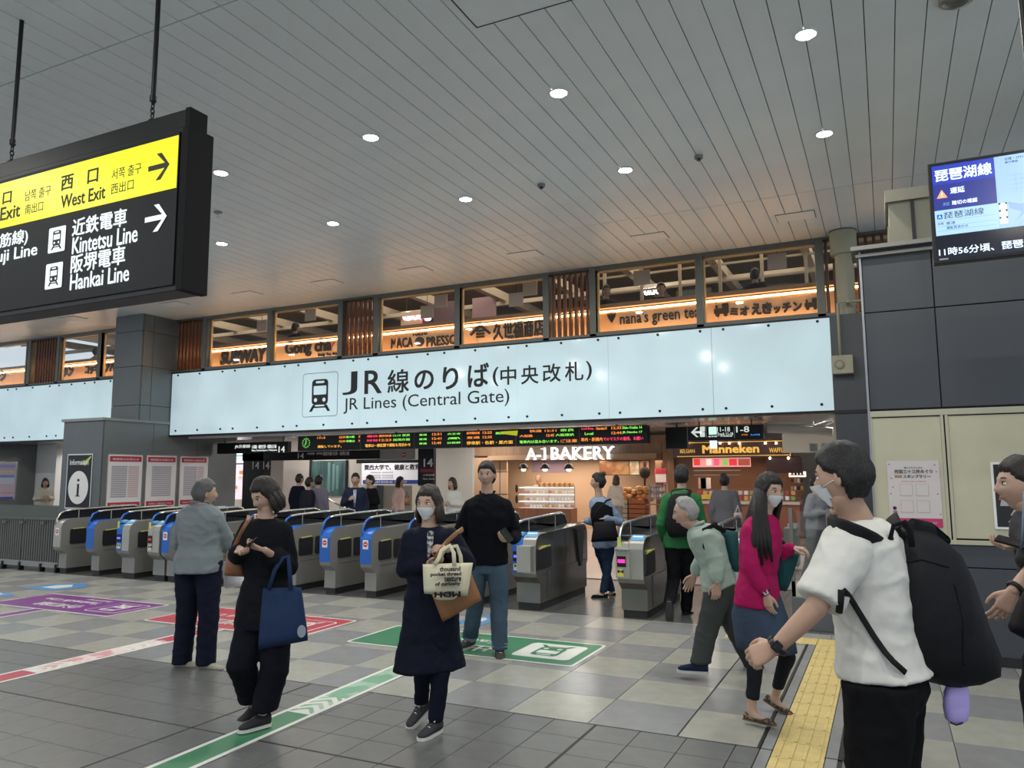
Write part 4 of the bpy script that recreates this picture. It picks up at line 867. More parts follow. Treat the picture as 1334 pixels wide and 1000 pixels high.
t = thing('yellow_sticker', 'bright yellow wedge shaped sticker on top of the departure board', 'sticker', (b_.x-4, YL, 2.5)); q = atY(652, 564, YL-.02)
flat('yellow_film', [(0, .02), (.36, -.03), (.38, .07), (.0, .06)], V((q.x, YL-.012, q.z-.03)), X3, Z3, mat('glow_yellow', (.7, .75, .02), .4, emit=.3), t, 0, .01)
# left hanging black sign with "14"
def simple_sign(label, x0, y0, x1, y1, Y, items, cat='sign', m=M_black, th=.12):
    a = atY(x0, (y0+y1)/2, Y); b = atY(x1, (y0+y1)/2, Y); zt = atY((x0+x1)/2, y0, Y).z; zb = atY((x0+x1)/2, y1, Y).z
    t = thing('hanging_sign', label, cat, ((a.x+b.x)/2, Y, zb)); box('cabinet', a.x, b.x, Y, Y+th, zb, zt, m, t, .003)
    for it in items: tpx(it[0], *it[1:5], Y-.002, it[5], t, bold=.012, ext=.003)
    for x in (a.x+.2, b.x-.2): MB().cyl((x, Y+th/2, zt), (x, Y+th/2, 2.96 if Y > 15 else 2.62), .012, M_black, n=8).obj('hanger_rod', t)
    return t
M_nw = mat('lit_small_white', (.7, .7, .7), .4, emit=.4, ecol=(.9, 1, .92)); M_pw = mat('painted_white', (.75, .75, .75), .5)
simple_sign('black hanging sign with small lit lettering and number 14, left of the departure board', 283, 576, 375, 590, 14.2, [('JR京都線', 306, 579, 326, 584, M_nw), ('大和路・関西空港・和歌山方面', 328, 579, 360, 584, M_nw), ('Nara, Kansai-airport, Wakayama', 328, 585, 361, 588, M_nw), ('14', 363, 581, 371, 589, M_nw)])
simple_sign('black hanging arrow sign reading 1-8, above the brown shop', 896, 554, 994, 573, 14.2, [('11-18', 934, 556, 951, 562, M_nw), ('Track 11-18', 934, 563, 955, 567, M_nw), ('1-8', 959, 555, 976, 563, M_nw), ('阪和線・大和路線', 923, 567, 954, 569, M_nw), ('のりば', 966, 565, 974, 567, M_lo), ('きっぷうりば', 978, 565, 990, 567, mat('lit_small_blue', (.1, .3, .8), .4, emit=.8, ecol=(.1, .4, 1)))])
t = [o for o in bpy.data.objects if o.name.startswith('hanging_sign')][-1]
q = atY(900, 563, 14.19); flat('arrow', [(0, 0), (.10, .09), (.14, .09), (.07, .02), (.20, .02), (.20, -.02), (.07, -.02), (.14, -.09), (.10, -.09)], q, X3, Z3, M_nw, t, 0, .003)
for px, py in ((912, 557), (912, 564)): q = atY(px, py+5, 14.19); flat('small_square', rr(0, 0, .09, .09, .01), q, X3, Z3, M_nw, t, 0, .003)
q = atY(923.5, 566, 14.19); flat('green_square', rr(0, 0, .14, .14, .01), q, X3, Z3, mat('lit_pale_green', (.5, .8, .6), .4, emit=.7, ecol=(.6, 1, .75)), t, 0, .003)
for px in (920, 956.5): q = atY(px, 570, 14.19); flat('divider', [(0, 0), (.01, 0), (.01, .2), (0, .2)], q, X3, Z3, M_pw, t, 0, .003)
simple_sign('small black box monitor left of the arrow sign', 867, 556, 895, 584, 14.6, [], 'monitor')
q = atY(929, 582, 14.4); t = thing('small_notice', 'small lit pale notice hanging under the arrow sign', 'notice', q); box('notice', q.x-.06, q.x+.07, 14.4, 14.42, q.z-.03, q.z+.12, mat('lit_lilac', (.5, .55, .8), .4, emit=.8, ecol=(.7, .78, 1)), t)
MB().cyl((q.x, 14.41, q.z+.1), (q.x, 14.41, 2.6), .006, M_black, n=6).obj('cord', t)
# back walls
YK = 19.0
box('wall_back', -23, -17.3, 21.0, 21.2, 0, 2.95, M_back, kind='structure')
wb = box('wall_back', -17.3, -10.7, YK, YK+.2, 0, 2.95, M_back, kind='structure')
box('wall_back', -26, -22.9, 16, 16.2, 0, 2.95, M_grey, kind='structure')
def fpx(n, x0, y0, x1, y1, Y, m, parent, th=.02, **k):
    a = atY(x0, (y0+y1)/2, Y); b = atY(x1, (y0+y1)/2, Y); return box(n, a.x, b.x, Y-th, Y, atY((x0+x1)/2, y1, Y).z, atY((x0+x1)/2, y0, Y).z, m, parent, **k)
t = thing('lit_advertisement', 'bright white, teal and pink lit shop panel at left behind the gates', 'lit sign', atY(300, 600, 17.5))
fpx('panel', 276, 589, 326, 603, 17.5, mat('lit_shop_white', (.9, .85, .95), .4, emit=1.5, ecol=(1, .88, 1)), t); fpx('teal_stripe', 277, 592.5, 325, 595, 17.48, mat('lit_teal', (.1, .4, .4), .4, emit=.5, ecol=(.1, .5, .5)), t); fpx('pink_stripe', 277, 597, 325, 598.5, 17.48, mat('lit_pink', (.8, .2, .5), .4, emit=.8, ecol=(1, .3, .7)), t)
[MB().cyl((q.x, 17.49, q.z), (q.x, 17.49, 2.95), .012, M_steel, n=6).obj('hanger_rod', t) for q in (atY(280, 590, 17.5), atY(320, 590, 17.5))]; fpx('green_dash', 290, 592, 305, 593, 17.47, M_nw, t)
t = thing('lit_shop_window', 'brightly lit shop window with pink and red goods behind the heads at left', 'shop window', atY(300, 625, 17.8))
fpx('base_wall', 276, 650, 326, 712, 17.8, M_pnl, t); fpx('backing', 276, 605, 326, 650, 17.8, mat('lit_shop_back', (.7, .55, .6), .5, emit=.5, ecol=(1, .75, .85)), t)
random.seed(11)
for i in range(22):
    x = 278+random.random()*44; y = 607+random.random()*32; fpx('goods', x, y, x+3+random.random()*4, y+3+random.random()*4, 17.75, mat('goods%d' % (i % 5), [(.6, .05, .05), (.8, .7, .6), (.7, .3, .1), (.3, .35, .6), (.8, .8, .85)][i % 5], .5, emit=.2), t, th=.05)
# black portal with 14
t = thing('platform_portal', 'black portal frame with white numbers 14 over the platform stairs', 'portal', atY(450, 600, 16.5)); YP = 16.5
fpx('portal_post', 326, 590, 352, 680, YP, M_black, t, .3); fpx('portal_beam', 326, 588, 502, 599, YP, M_black, t, .3)
fpx('portal_beam', 502, 585, 548, 599, YP, mat('portal_grey', (.35, .34, .32), .5), t, .25)
for s_, q in (('14', (329, 601, 338, 611)), ('14', (343, 601, 351, 611)), ('14', (388, 590, 396, 597)), ('大和路線・阪和線', (400, 589, 420, 592)), ('関西本線 奈良・加茂方面', (421, 588, 455, 593))): tpx(s_, *q, YP-.302, M_pw, t, bold=.02, ext=.003)
q = atY(526, 592, YP-.26); flat('red_disc', circ(0, 0, .06, 20), q, X3, Z3, M_red, t, 0, .005); flat('white_bar', [(-.04, -.012), (.04, -.012), (.04, .012), (-.04, .012)], q-V((0, .006, 0)), X3, Z3, M_white, t, 0, .003)
t = thing('number_sign', 'black upright panel with white number 14 and red stripe', 'sign', atY(559, 610, 16.0)); YN = 16.0
fpx('panel', 548, 584, 568, 632, YN, M_black, t, .12); fpx('support_post', 549, 632, 551, 728, YN-.03, M_steel, t, .05); fpx('red_stripe', 548, 610.5, 568, 615, YN-.12, mat('dull_red', (.35, .02, .05), .5), t, .01)
tpx('14', 552, 597, 564, 608, YN-.122, M_pw, t, bold=.02, ext=.003); tpx('大和路線', 551, 617, 566, 620, YN-.122, M_pw, t, ext=.003); tpx('Nara, Kamo', 551, 622, 566, 625, YN-.122, M_pw, t, ext=.003)
t = thing('mural_poster', 'dark forest green waterfall picture on the back wall', 'picture', atY(430, 620, YK))
fpx('picture', 405, 600, 452, 645, YK, mat('forest_print', (.02, .05, .055), .5, col2=(.045, .10, .10), vscale=1.6, stretch=(3, 1, .5), thr=.5), t, .04)
for i, px in enumerate((427, 433, 438)): fpx('water_streak', px, 602+i*2, px+3.5, 641-i*2, YK-.04, mat('water_streak', (.10, .19, .18), .5), t, .01)
fpx('frame_edge', 404, 599, 406, 646, YK-.01, M_black, t, .05); fpx('frame_edge', 451, 599, 453, 646, YK-.01, M_black, t, .05)
t = thing('university_banner', 'white banner with bold black Japanese lettering and blue base strip', 'banner', atY(512, 615, 17.2)); YU = 17.2
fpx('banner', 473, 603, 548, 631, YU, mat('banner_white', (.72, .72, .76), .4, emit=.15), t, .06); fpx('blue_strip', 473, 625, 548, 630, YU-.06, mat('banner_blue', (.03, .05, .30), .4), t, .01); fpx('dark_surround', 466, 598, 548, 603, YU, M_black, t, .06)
[MB().cyl((q.x, YU-.03, q.z), (q.x, YU-.03, 2.95), .01, M_steel, n=6).obj('hanger_rod', t) for q in (atY(480, 603, YU), atY(541, 603, YU))]
tpx('関西大学で、健康と教育', 475, 604.5, 547, 612, YU-.062, M_ink, t, bold=.04, ext=.003)
for y in (614, 618, 621): tpx('人間健康学部・社会安全学部', 482, y, 512, y+2, YU-.062, M_pgrey, t, ext=.003); 
tpx('入試相談会 受付中', 485, 626, 530, 629, YU-.072, M_white, t, ext=.003)
# stair rails and small things behind the gates
t = thing('stair_handrail', 'thin steel handrail of the stairs behind the gates', 'handrail', atY(435, 660, 16.4))
MB().tube([atY(424, 648, 16.4), atY(446, 660, 16.4), atY(462, 668, 16.4)], .02, M_chrome).obj('rail', t)
for px, py in ((428, 650), (443, 658)): q = atY(px, py, 16.4); MB().cyl(q, (q.x, q.y, 0), .015, M_chrome, n=8).obj('post', t)
t = thing('service_desk', 'cream low desk behind the gates, below the white banner', 'desk', atY(520, 660, 16.9)); fpx('front', 497, 632, 545, 716, 16.9, mat('desk_cream', (.50, .47, .38), .6), t, .3); fpx('monitor', 478, 633, 490, 645, 16.8, mat('monitor_grey', (.3, .3, .3), .5), t, .05); fpx('side_post', 493, 632, 499, 716, 16.6, M_dgrey, t, .1)
# white wall right of number sign
fpx('wall_panel', 568, 584, 618, 700, 18.9, mat('white_back_wall', (.48, .46, .42), .6), None, .1, kind='structure')
# ================================================================== BAKERY
YB2 = 21.5
bk = thing('bakery_shop', 'wood fronted bakery with lit white letters above warm display', 'shop', atY(740, 690, YB2).xyz*1)
M_bw = mat('bakery_oak', (.22, .125, .07), .5, var=.15, vscale=2, stretch=(6, 1, .5)); M_bwall = mat('bakery_warm_wall', (.60, .42, .29), .6); M_cnt = mat('bakery_counter_wood', (.20, .085, .045), .45, var=.15, vscale=3, stretch=(6, 1, .5))
fpx('back_wall', 615, 585, 880, 700, YB2+1.5, M_bwall, bk, .1)
fpx('fascia', 600, 570, 872, 592, YB2, M_bw, bk, .12); fpx('fascia_ledge', 640, 592, 858, 598, YB2-.12, mat('oak_ledge', (.30, .19, .11), .5), bk, .25)
fpx('locker_wall', 618, 596, 662, 690, YB2, mat('light_wood_doors', (.48, .30, .19), .5), bk, .1)
for y in (614, 643): fpx('door_gap', 640, y, 662, y+.6, YB2-.1, M_brn, bk, .01)
fpx('door_gap', 651, 598, 651.6, 690, YB2-.1, M_brn, bk, .01)
for y in (636, 650): q = atY(673, y, YB2-.1); MB().ball(q, .08, M_brn, (.05, .02, .13)).obj('door_pull', bk)
for px in (856, 872): fpx('oak_post', px, 575, px+8, 690, YB2-.02, M_bw, bk, .14)
M_let = mat('lit_letter', (.9, .95, 1), .4, emit=.75, ecol=(.86, .94, 1))
tpx('A-1', 686, 583, 711, 598.5, YB2-.42, M_let, bk, bold=.01, ext=.04, res=3); tpx('BAKERY', 718, 581.5, 800, 598, YB2-.42, M_let, bk, bold=.015, ext=.04, res=3)
mb = MB()
for x, y, w_ in [(687, 598.4, 4), (697, 598.4, 4), (708.5, 598.4, 6), (721, 598, 4), (733, 598, 5), (744, 598, 4), (750, 598, 4), (760, 598, 5), (765, 598, 4), (776, 598, 4), (786, 598, 4), (793.5, 597.5, 5), (721, 583, 4), (750, 582.5, 4), (758, 582.5, 4), (765, 582.5, 4), (776, 582.3, 4), (788, 582, 5), (799, 582, 4), (706, 584.5, 3)]:
    q = atY(x, y, YB2-.42); mb.box(q.x-w_*.011, q.x+w_*.011, YB2-.46, YB2-.42, q.z-.012, q.z+.012, M_let)
mb.obj('letter_serifs', bk, kind='stuff')
for i, px in enumerate((682, 710, 741)):
    t = thing('pendant_lamp', '%s of three black dome pendant lamps over the bakery counter' % ('left', 'middle', 'right')[i], 'pendant lamp', atY(px, 607, YB2-.05), 'black dome lamps in the bakery')
    q = atY(px, 606, YB2-.1); MB().loft([(q+Z3*(.06-.17*(1-math.cos(a))), X3, Y3, max(.02, .15*math.sin(a)), max(.02, .15*math.sin(a))) for a in [j*math.pi/16 for j in range(9)]], M_black, 20, cap=False).obj('shade', t); MB().cyl(q, (q.x, q.y, 2.95), .01, M_black, n=6).obj('cord', t)
    MB().ball(q-V((0, 0, .12)), .05, mat('bulb', (1, .8, .5), .4, emit=7, ecol=(1, .75, .45)), (.07, .07, .06)).obj('bulb', t)
fpx('lilac_panel', 693, 600, 742, 615, YB2+1.4, mat('lilac_glow', (.38, .28, .38), .5), bk, .02)
t = thing('bread_display_case', 'white lit glass case with shelves of cakes in the bakery', 'display case', atY(715, 680, YB2)); 
fpx('counter_front', 677, 661, 752, 689, YB2, M_cnt, t, .5)
fpx('case_back', 682, 633, 749, 661, YB2+.1, mat('case_back', (.45, .42, .40), .5, emit=.05, ecol=(1, .9, .8)), t, .03)
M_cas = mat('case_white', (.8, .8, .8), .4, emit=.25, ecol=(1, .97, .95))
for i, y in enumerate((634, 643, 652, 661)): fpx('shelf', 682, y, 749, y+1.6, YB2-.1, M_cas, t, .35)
for px in (682, 715, 748.5): fpx('case_post', px, 633, px+.8, 662, YB2-.3, M_chrome, t, .02)
random.seed(5); ck = [mat('cake%d' % i, c, .5) for i, c in enumerate(((.75, .62, .5), (.8, .75, .7), (.6, .25, .15), (.7, .45, .2)))]
for r_, y in enumerate((643, 652, 661)):
    for i in range(16):
        q = atY(684+i*4.1, y, YB2-.3); MB().ball(q+V((0, 0, .05)), .05, ck[random.randrange(4)], (.05, .05, .045), seg=8, rings=5).obj('cake', t)
for i in range(14):
    q = atY(703+i*3.3, 633, YB2-.2); MB().ball(q+V((0, 0, .04)), .05, [mat('loaf_brown', (.35, .14, .05), .5), mat('loaf_gold', (.62, .34, .12), .5)][i % 2], (.06, .06, .07), seg=8, rings=5).obj('loaf', t)
t = thing('bread_stand', 'stacked baskets of golden bread at the right of the bakery', 'bread stand', atY(830, 680, YB2-.4))
fpx('basket_rack', 806, 650, 824, 678, YB2-.3, mat('pale_rack', (.50, .42, .32), .5), t, .5); fpx('basket_rack', 826, 650, 847, 679, YB2-.3, mat('rust_rack', (.35, .10, .03), .5), t, .5)
for y in (656, 662, 668, 674): fpx('rack_slat', 806, y, 847, y+.8, YB2-.8, M_brn, t, .02)
for i in range(60):
    px = 806+random.random()*42; py = 634+random.random()*17+abs(px-832)*.12; q = atY(px, py, YB2-.5-random.random()*.2)
    MB().ball(q, .06, [mat('loaf_brown', (0, 0, 0)), mat('loaf_gold', (0, 0, 0)), mat('loaf_orange', (.55, .20, .05), .5)][i % 3], (.09, .07, .055), seg=8, rings=5).obj('loaf', t)
MB().cyl(atY(840, 600, YB2-.4), atY(840, 640, YB2-.4), .05, M_brn, .02, n=10).ball(atY(840, 615, YB2-.4), .1, M_brn, (.16, .1, .18), seg=10, rings=6).obj('hanging_ornament', t)
for lb, q, c in (('wide photo of golden loaves on the bakery back wall', (782, 600, 820, 618), (.20, .08, .03)), ('small beige picture beside the loaf photo', (821, 600, 833, 618), (.30, .21, .14)), ('small orange bread picture at right of the bakery', (834, 600, 846, 611), (.28, .10, .05))):
    t = thing('bread_picture', lb, 'picture', atY((q[0]+q[2])/2, q[3], YB2+.4)); fpx('print', *q, YB2+.4, mat('pic%d' % q[0], c, .4, col2=(c[0]*1.4, c[1]*2, c[2]*2.2), vscale=2.5), t, .05); fpx('frame', q[0]-.7, q[1]-.7, q[2]+.7, q[3]+.7, YB2+.42, M_brn, t, .03)
t = thing('red_notice', 'red and white notice on the wood post right of the bakery', 'notice', atY(861, 620, YB2-.2)); fpx('sheet', 854, 611, 868, 628, YB2-.17, M_paper, t, .02); fpx('red_head', 854, 611, 868, 617, YB2-.19, M_pink, t, .01); fpx('red_edge', 853, 610, 869, 629, YB2-.16, M_pink, t, .02)
t = thing('shelf_trolley', 'grey trolley of wrapped goods between the bakery and brown shop', 'trolley', atY(858, 670, YB2-1)); 
for y in (632, 640, 648, 656): fpx('shelf', 846, y, 868, y+1, YB2-.9, M_steel, t, .4)
for px in (846, 867): fpx('upright', px, 630, px+1, 680, YB2-1.3, M_steel, t, .04)
for i in range(12): px = 848+(i % 6)*3.3; py = (639, 647)[i//6]; fpx('wrapped_goods', px, py-5, px+2.6, py, YB2-1, [M_pgrey, M_paper, M_ppink][i % 3], t, .2)
area('bakery_light', tuple(atY(730, 600, YB2+.4)), 3.0, 38, (1, .80, .60), size_y=1.0); area('bakery_light', tuple(atY(820, 600, YB2-.2)), 2.0, 22, (1, .76, .54), size_y=.8)
# ================================================================== BROWN WAFFLE SHOP
YM = 20.0
mk = thing('waffle_shop', 'dark red brown shop front with gold lettering and cooking counter', 'shop', atY(960, 690, YM)); M_mr = mat('maroon', (.05, .010, .008), .4); M_mg = mat('gold_letter', (.7, .42, .06), .4, emit=.35, ecol=(1, .58, .10))
fpx('fascia', 880, 573, 1032, 596, YM, M_mr, mk, .3); fpx('back_wall', 880, 595, 1045, 700, YM+1.6, mat('dim_brown', (.16, .08, .05), .6), mk, .1)
fpx('side_wall', 1000, 596, 1045, 616, YM, M_mr, mk, .2); fpx('gold_line', 882, 575, 1030, 575.8, YM-.3, M_mg, mk, .01); fpx('gold_line', 882, 593, 1030, 593.8, YM-.3, M_mg, mk, .01); fpx('gold_line', 1029, 575, 1029.8, 594, YM-.3, M_mg, mk, .01)
tpx('Manneken', 915, 579, 989, 590, YM-.302, M_mg, mk, bold=.035, ext=.02); tpx('WAFFLE', 1002, 583, 1023, 589, YM-.302, M_mg, mk, bold=.01, ext=.01); tpx('BELGIAN', 886, 585, 905, 590, YM-.302, M_mg, mk, bold=.0, ext=.01)
for i, px in enumerate((895, 938, 950, 963, 997, 1011, 1003, 1027)):
    py = 577 if i < 6 else 596.5; MB().ball(atY(px, py, YM-.4), .03, mat('spot_glow', (1, .8, .6), .4, emit=8, ecol=(1, .75, .5)), seg=8, rings=6).obj('fascia_spot', mk)
t = thing('menu_light_box', 'pink and red lit menu panel under the gold lettering', 'lit sign', atY(940, 600, YM)); fpx('panel', 903, 596, 978, 608, YM-.1, mat('pink_menu', (.8, .3, .3), .4, emit=.35, ecol=(1, .42, .40)), t, .06)
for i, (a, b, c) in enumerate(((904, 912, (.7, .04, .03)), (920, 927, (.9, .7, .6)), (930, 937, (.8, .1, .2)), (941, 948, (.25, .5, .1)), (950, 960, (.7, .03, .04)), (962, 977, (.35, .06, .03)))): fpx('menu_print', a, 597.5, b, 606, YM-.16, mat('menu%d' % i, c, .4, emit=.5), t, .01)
t = thing('waffle_counter', 'glass fronted counter with waffles and boxes in the brown shop', 'counter', atY(950, 680, YM-.5))
fpx('counter_base', 905, 655, 1045, 690, YM-.4, mat('counter_red_brown', (.22, .07, .035), .4), t, .5); fpx('counter_top', 905, 652, 1045, 655.5, YM-.35, mat('counter_top', (.45, .40, .36), .3), t, .6)
for i in range(34):
    px = 910+(i % 17)*7.6; y = 651-(i//17)*7; fpx('packed_goods', px, y-5, px+5, y, YM-.5, [M_paper, mat('waffle_gold', (.62, .36, .12), .5), mat('box_green', (.25, .35, .12), .5), M_ppink, mat('box_red', (.45, .06, .05), .5)][i*7 % 5], t, .15)
fpx('yellow_tray', 915, 644, 930, 650, YM-.7, mat('tray_yellow', (.65, .42, .05), .4), t, .1); 
t = thing('back_shelving', 'lit shelves with jars at right inside the brown shop', 'shelves', atY(1025, 640, YM+.5))
for y in (612, 622, 632, 642): fpx('shelf', 1030, y+6, 1048, y+7, YM+.2, M_cap, t, .3)
for i in range(12): px = 1031+(i % 4)*4.2; y = 618+(i//4)*10; fpx('jar', px, y-5, px+3, y, YM+.1, [M_paper, M_mr, mat('jar_orange', (.7, .3, .1), .4)][i % 3], t, .1)
fpx('light_strip', 1028, 614, 1050, 621, YM+.5, mat('pale_warm_light', (1, .8, .6), .4, emit=1.5, ecol=(1, .78, .55)), t, .05)
for px, c in ((921, M_paper), (918, mat('warm_machine', (.6, .4, .3), .5))): fpx('coffee_machine', px-5, 622, px+5, 636, YM+.4, c, mk, .3)
fpx('shelf_line', 905, 618, 965, 619, YM+.6, M_steel, mk, .1); fpx('shelf_line', 905, 612, 965, 613, YM+.6, M_steel, mk, .1)
area('waffle_light', tuple(atY(950, 600, YM+.3)), 2.5, 22, (1, .66, .4), size_y=.8)
box('wall_right_back', -2.0, .8, 17.5, 17.7, 2.1, 2.95, mat('grey_brown_back', (.20, .18, .15), .6), kind='structure'); box('wall_right_back', -.1, 4.5, 14.0, 14.2, 0, 2.6, M_grey, kind='structure')
box('wall_back_far', -17, 5, 25.0, 25.2, 0, 3.0, M_back, kind='structure')
t = thing('air_duct', 'cream pipes and ducts below the ceiling right of the arrow sign', 'duct', atY(1060, 560, 15.5))
for (x0, y0, x1, y1, r_) in ((1000, 552, 1060, 550, .05), (1000, 558, 1085, 562, .08), (1060, 556, 1085, 548, .04)): MB().cyl(atY(x0, y0, 15.5), atY(x1, y1, 15.5), r_, M_lowceil).obj('pipe', t)
[MB().cyl((q.x, 15.5, q.z), (q.x, 15.5, 2.95), .012, M_lowceil, n=6).obj('hanger_rod', t) for q in (atY(1010, 558, 15.5), atY(1050, 558, 15.5))]; fpx('duct_box', 1056, 578, 1066, 588, 15.5, M_lowceil, t, .2); fpx('duct_box', 1071, 578, 1079, 588, 15.5, M_lowceil, t, .2)
t = thing('hand_sanitiser_stand', 'grey upright machine right of the brown shop counter', 'machine', atY(1035, 690, 14.5)); fpx('body', 1024, 686, 1042, 735, 14.5, M_steel, t, .3, bev=.01); fpx('top', 1028, 681, 1040, 687, 14.5, mat('machine_white', (.5, .5, .5), .4), t, .25, bev=.01)
# dark hanging sign glimpsed at far left between sign and poster block
t = thing('hanging_sign', 'small black lit sign left of the poster block, under the blank light box', 'sign', atY(72, 586, 15.5)); fpx('cabinet', 64, 581, 90, 592, 15.5, M_black, t, .1); [MB().cyl((q.x, 15.45, q.z), (q.x, 15.45, 2.95), .01, M_black, n=6).obj('hanger_rod', t) for q in (atY(67, 582, 15.5), atY(87, 582, 15.5))]; tpx('のりば 14', 66, 583, 84, 589, 15.39, M_nw, t, bold=.03, ext=.003)
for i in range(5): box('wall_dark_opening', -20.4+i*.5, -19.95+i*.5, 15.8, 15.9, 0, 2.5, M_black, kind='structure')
# ================================================================== PEOPLE: builders
_tmpsc = bpy.data.scenes.new('work')
def remesh(mb, voxel, smooth=3, name='m'):
    me = mb.mesh(name); mats = list(me.materials)
    ob = bpy.data.objects.new('w', me); _tmpsc.collection.objects.link(ob)
    md = ob.modifiers.new('r', 'REMESH'); md.mode = 'VOXEL'; md.voxel_size = voxel; md.use_smooth_shade = True
    if smooth: s_ = ob.modifiers.new('s', 'SMOOTH'); s_.iterations = smooth; s_.factor = .5
    with bpy.context.temp_override(scene=_tmpsc, view_layer=_tmpsc.view_layers[0]):
        dg = bpy.context.evaluated_depsgraph_get()
        r = bpy.data.meshes.new_from_object(ob.evaluated_get(dg), preserve_all_data_layers=False, depsgraph=dg)
    bpy.data.objects.remove(ob); bpy.data.meshes.remove(me)
    for p in r.polygons: p.use_smooth = True
    return r
def folds(me, amp, seed=0, sz=1.0):
    """cloth creases as real relief"""
    o = V((seed*3.1, seed*1.7, seed)); ns = [v.normal.copy() for v in me.vertices]
    for v, n in zip(me.vertices, ns):
        p = v.co*sz; a = noise.noise(V((p.x*9, p.y*9, p.z*4))+o); b = 1-abs(noise.noise(V((p.x*7+p.z*5, p.y*7-p.z*4, p.z*8))+o*2))*2; c = noise.noise(p*22+o)
        v.co += n*amp*max(-.15, a*.9+max(0, b-.35)*1.1+c*.35+.25)
def into(mb, me, m, mtx=None, smooth=True):
    vs = [(mtx @ v.co) if mtx else v.co.copy() for v in me.vertices]
    mb.add(vs, [list(p.vertices) for p in me.polygons], m, smooth); return mb
def limb(mb, pts, rads, m, n=14, sub=4, flatk=1.0):
    """tapered limb through joints with rounded joints and ends"""
    P = [V(p) for p in pts]
    for i in range(len(P)-1):
        d = (P[i+1]-P[i]).normalized(); a = d.orthogonal().normalized(); b = d.cross(a); secs = []
        for k_ in range(sub+1):
            t = k_/sub; r = rads[i]*(1-t)+rads[i+1]*t; r *= 1+.06*math.sin(t*math.pi)
            secs.append((P[i].lerp(P[i+1], t), a, b, r, r))
        mb.loft(secs, m, n)
    for p, r in zip(P, rads): mb.ball(p, r, m, (r*1.0,)*3, seg=14, rings=9)
M_lip = mat('lips', (.36, .13, .11), .5); M_eyew = mat('eye_white', (.7, .68, .64), .3); M_iris = mat('iris', (.02, .012, .008), .2); M_brow = mat('eyebrow', (.03, .022, .018), .8)
def smst(a, b, x): t = max(0, min(1, (x-a)/(b-a))); return t*t*(3-2*t)
def headpt(d, k=1.0):
    """skull and face surface in direction d (x right, y forward, z up), metres"""
    x, y, z = d
    a, b, c = .074, (.098 if y > 0 else .102), (.122 if z > 0 else .118)
    p = V((x*a, y*b, z*c))
    if p.z < 0: f = 1-.30*smst(0, -.118, p.z)-.10*smst(-.07, -.118, p.z); p.x *= f; p.y *= (1-.16*smst(-.02, -.118, p.z)) if y > 0 else (1-.42*smst(.0, -.10, p.z))
    if y > 0 and p.z > .03: p.y *= 1-.10*smst(.03, .11, p.z)
    if y > .1:
        g = lambda u, v, su, sv: math.exp(-(u/su)**2-(v/sv)**2)
        fy = 0; X, Z = p.x, p.z
        fy += .019*math.exp(-(X/.0125)**2)*smst(.028, -.026, Z)*(1-smst(-.026, -.042, Z))
        fy += .006*g(abs(X)-.011, Z+.030, .007, .009)
        fy -= .011*g(abs(X)-.031, Z-.008, .015, .012)
        fy += .004*g(abs(X)-.030, Z-.030, .022, .008)
        fy += .007*g(X, Z+.060, .026, .014)-.003*g(X, Z+.060, .022, .0025)
        fy -= .003*g(X, Z+.078, .02, .006)+0; fy += .007*g(X, Z+.100, .02, .014)
        fy += .003*g(abs(X)-.045, Z+.02, .018, .02)
        p.y += fy
    return p*k
def sphere_grid(nu, nv):
    dirs = []; fs = []
    for j in range(1, nv):
        th = math.pi*j/nv
        for i in range(nu): ph = 2*math.pi*i/nu; dirs.append(V((math.sin(th)*math.sin(ph), math.sin(th)*math.cos(ph), math.cos(th))))
    dirs += [V((0, 0, 1)), V((0, 0, -1))]; t, b = len(dirs)-2, len(dirs)-1
    for j in range(nv-2):
        for i in range(nu): k_ = (i+1) % nu; fs.append((j*nu+i, j*nu+k_, (j+1)*nu+k_, (j+1)*nu+i))
    for i in range(nu): k_ = (i+1) % nu; fs.append((t, k_, i)); fs.append((b, (nv-2)*nu+i, (nv-2)*nu+k_))
    return dirs, fs
SG = {}
def grid(nu, nv):
    if (nu, nv) not in SG: SG[(nu, nv)] = sphere_grid(nu, nv)
    return SG[(nu, nv)]
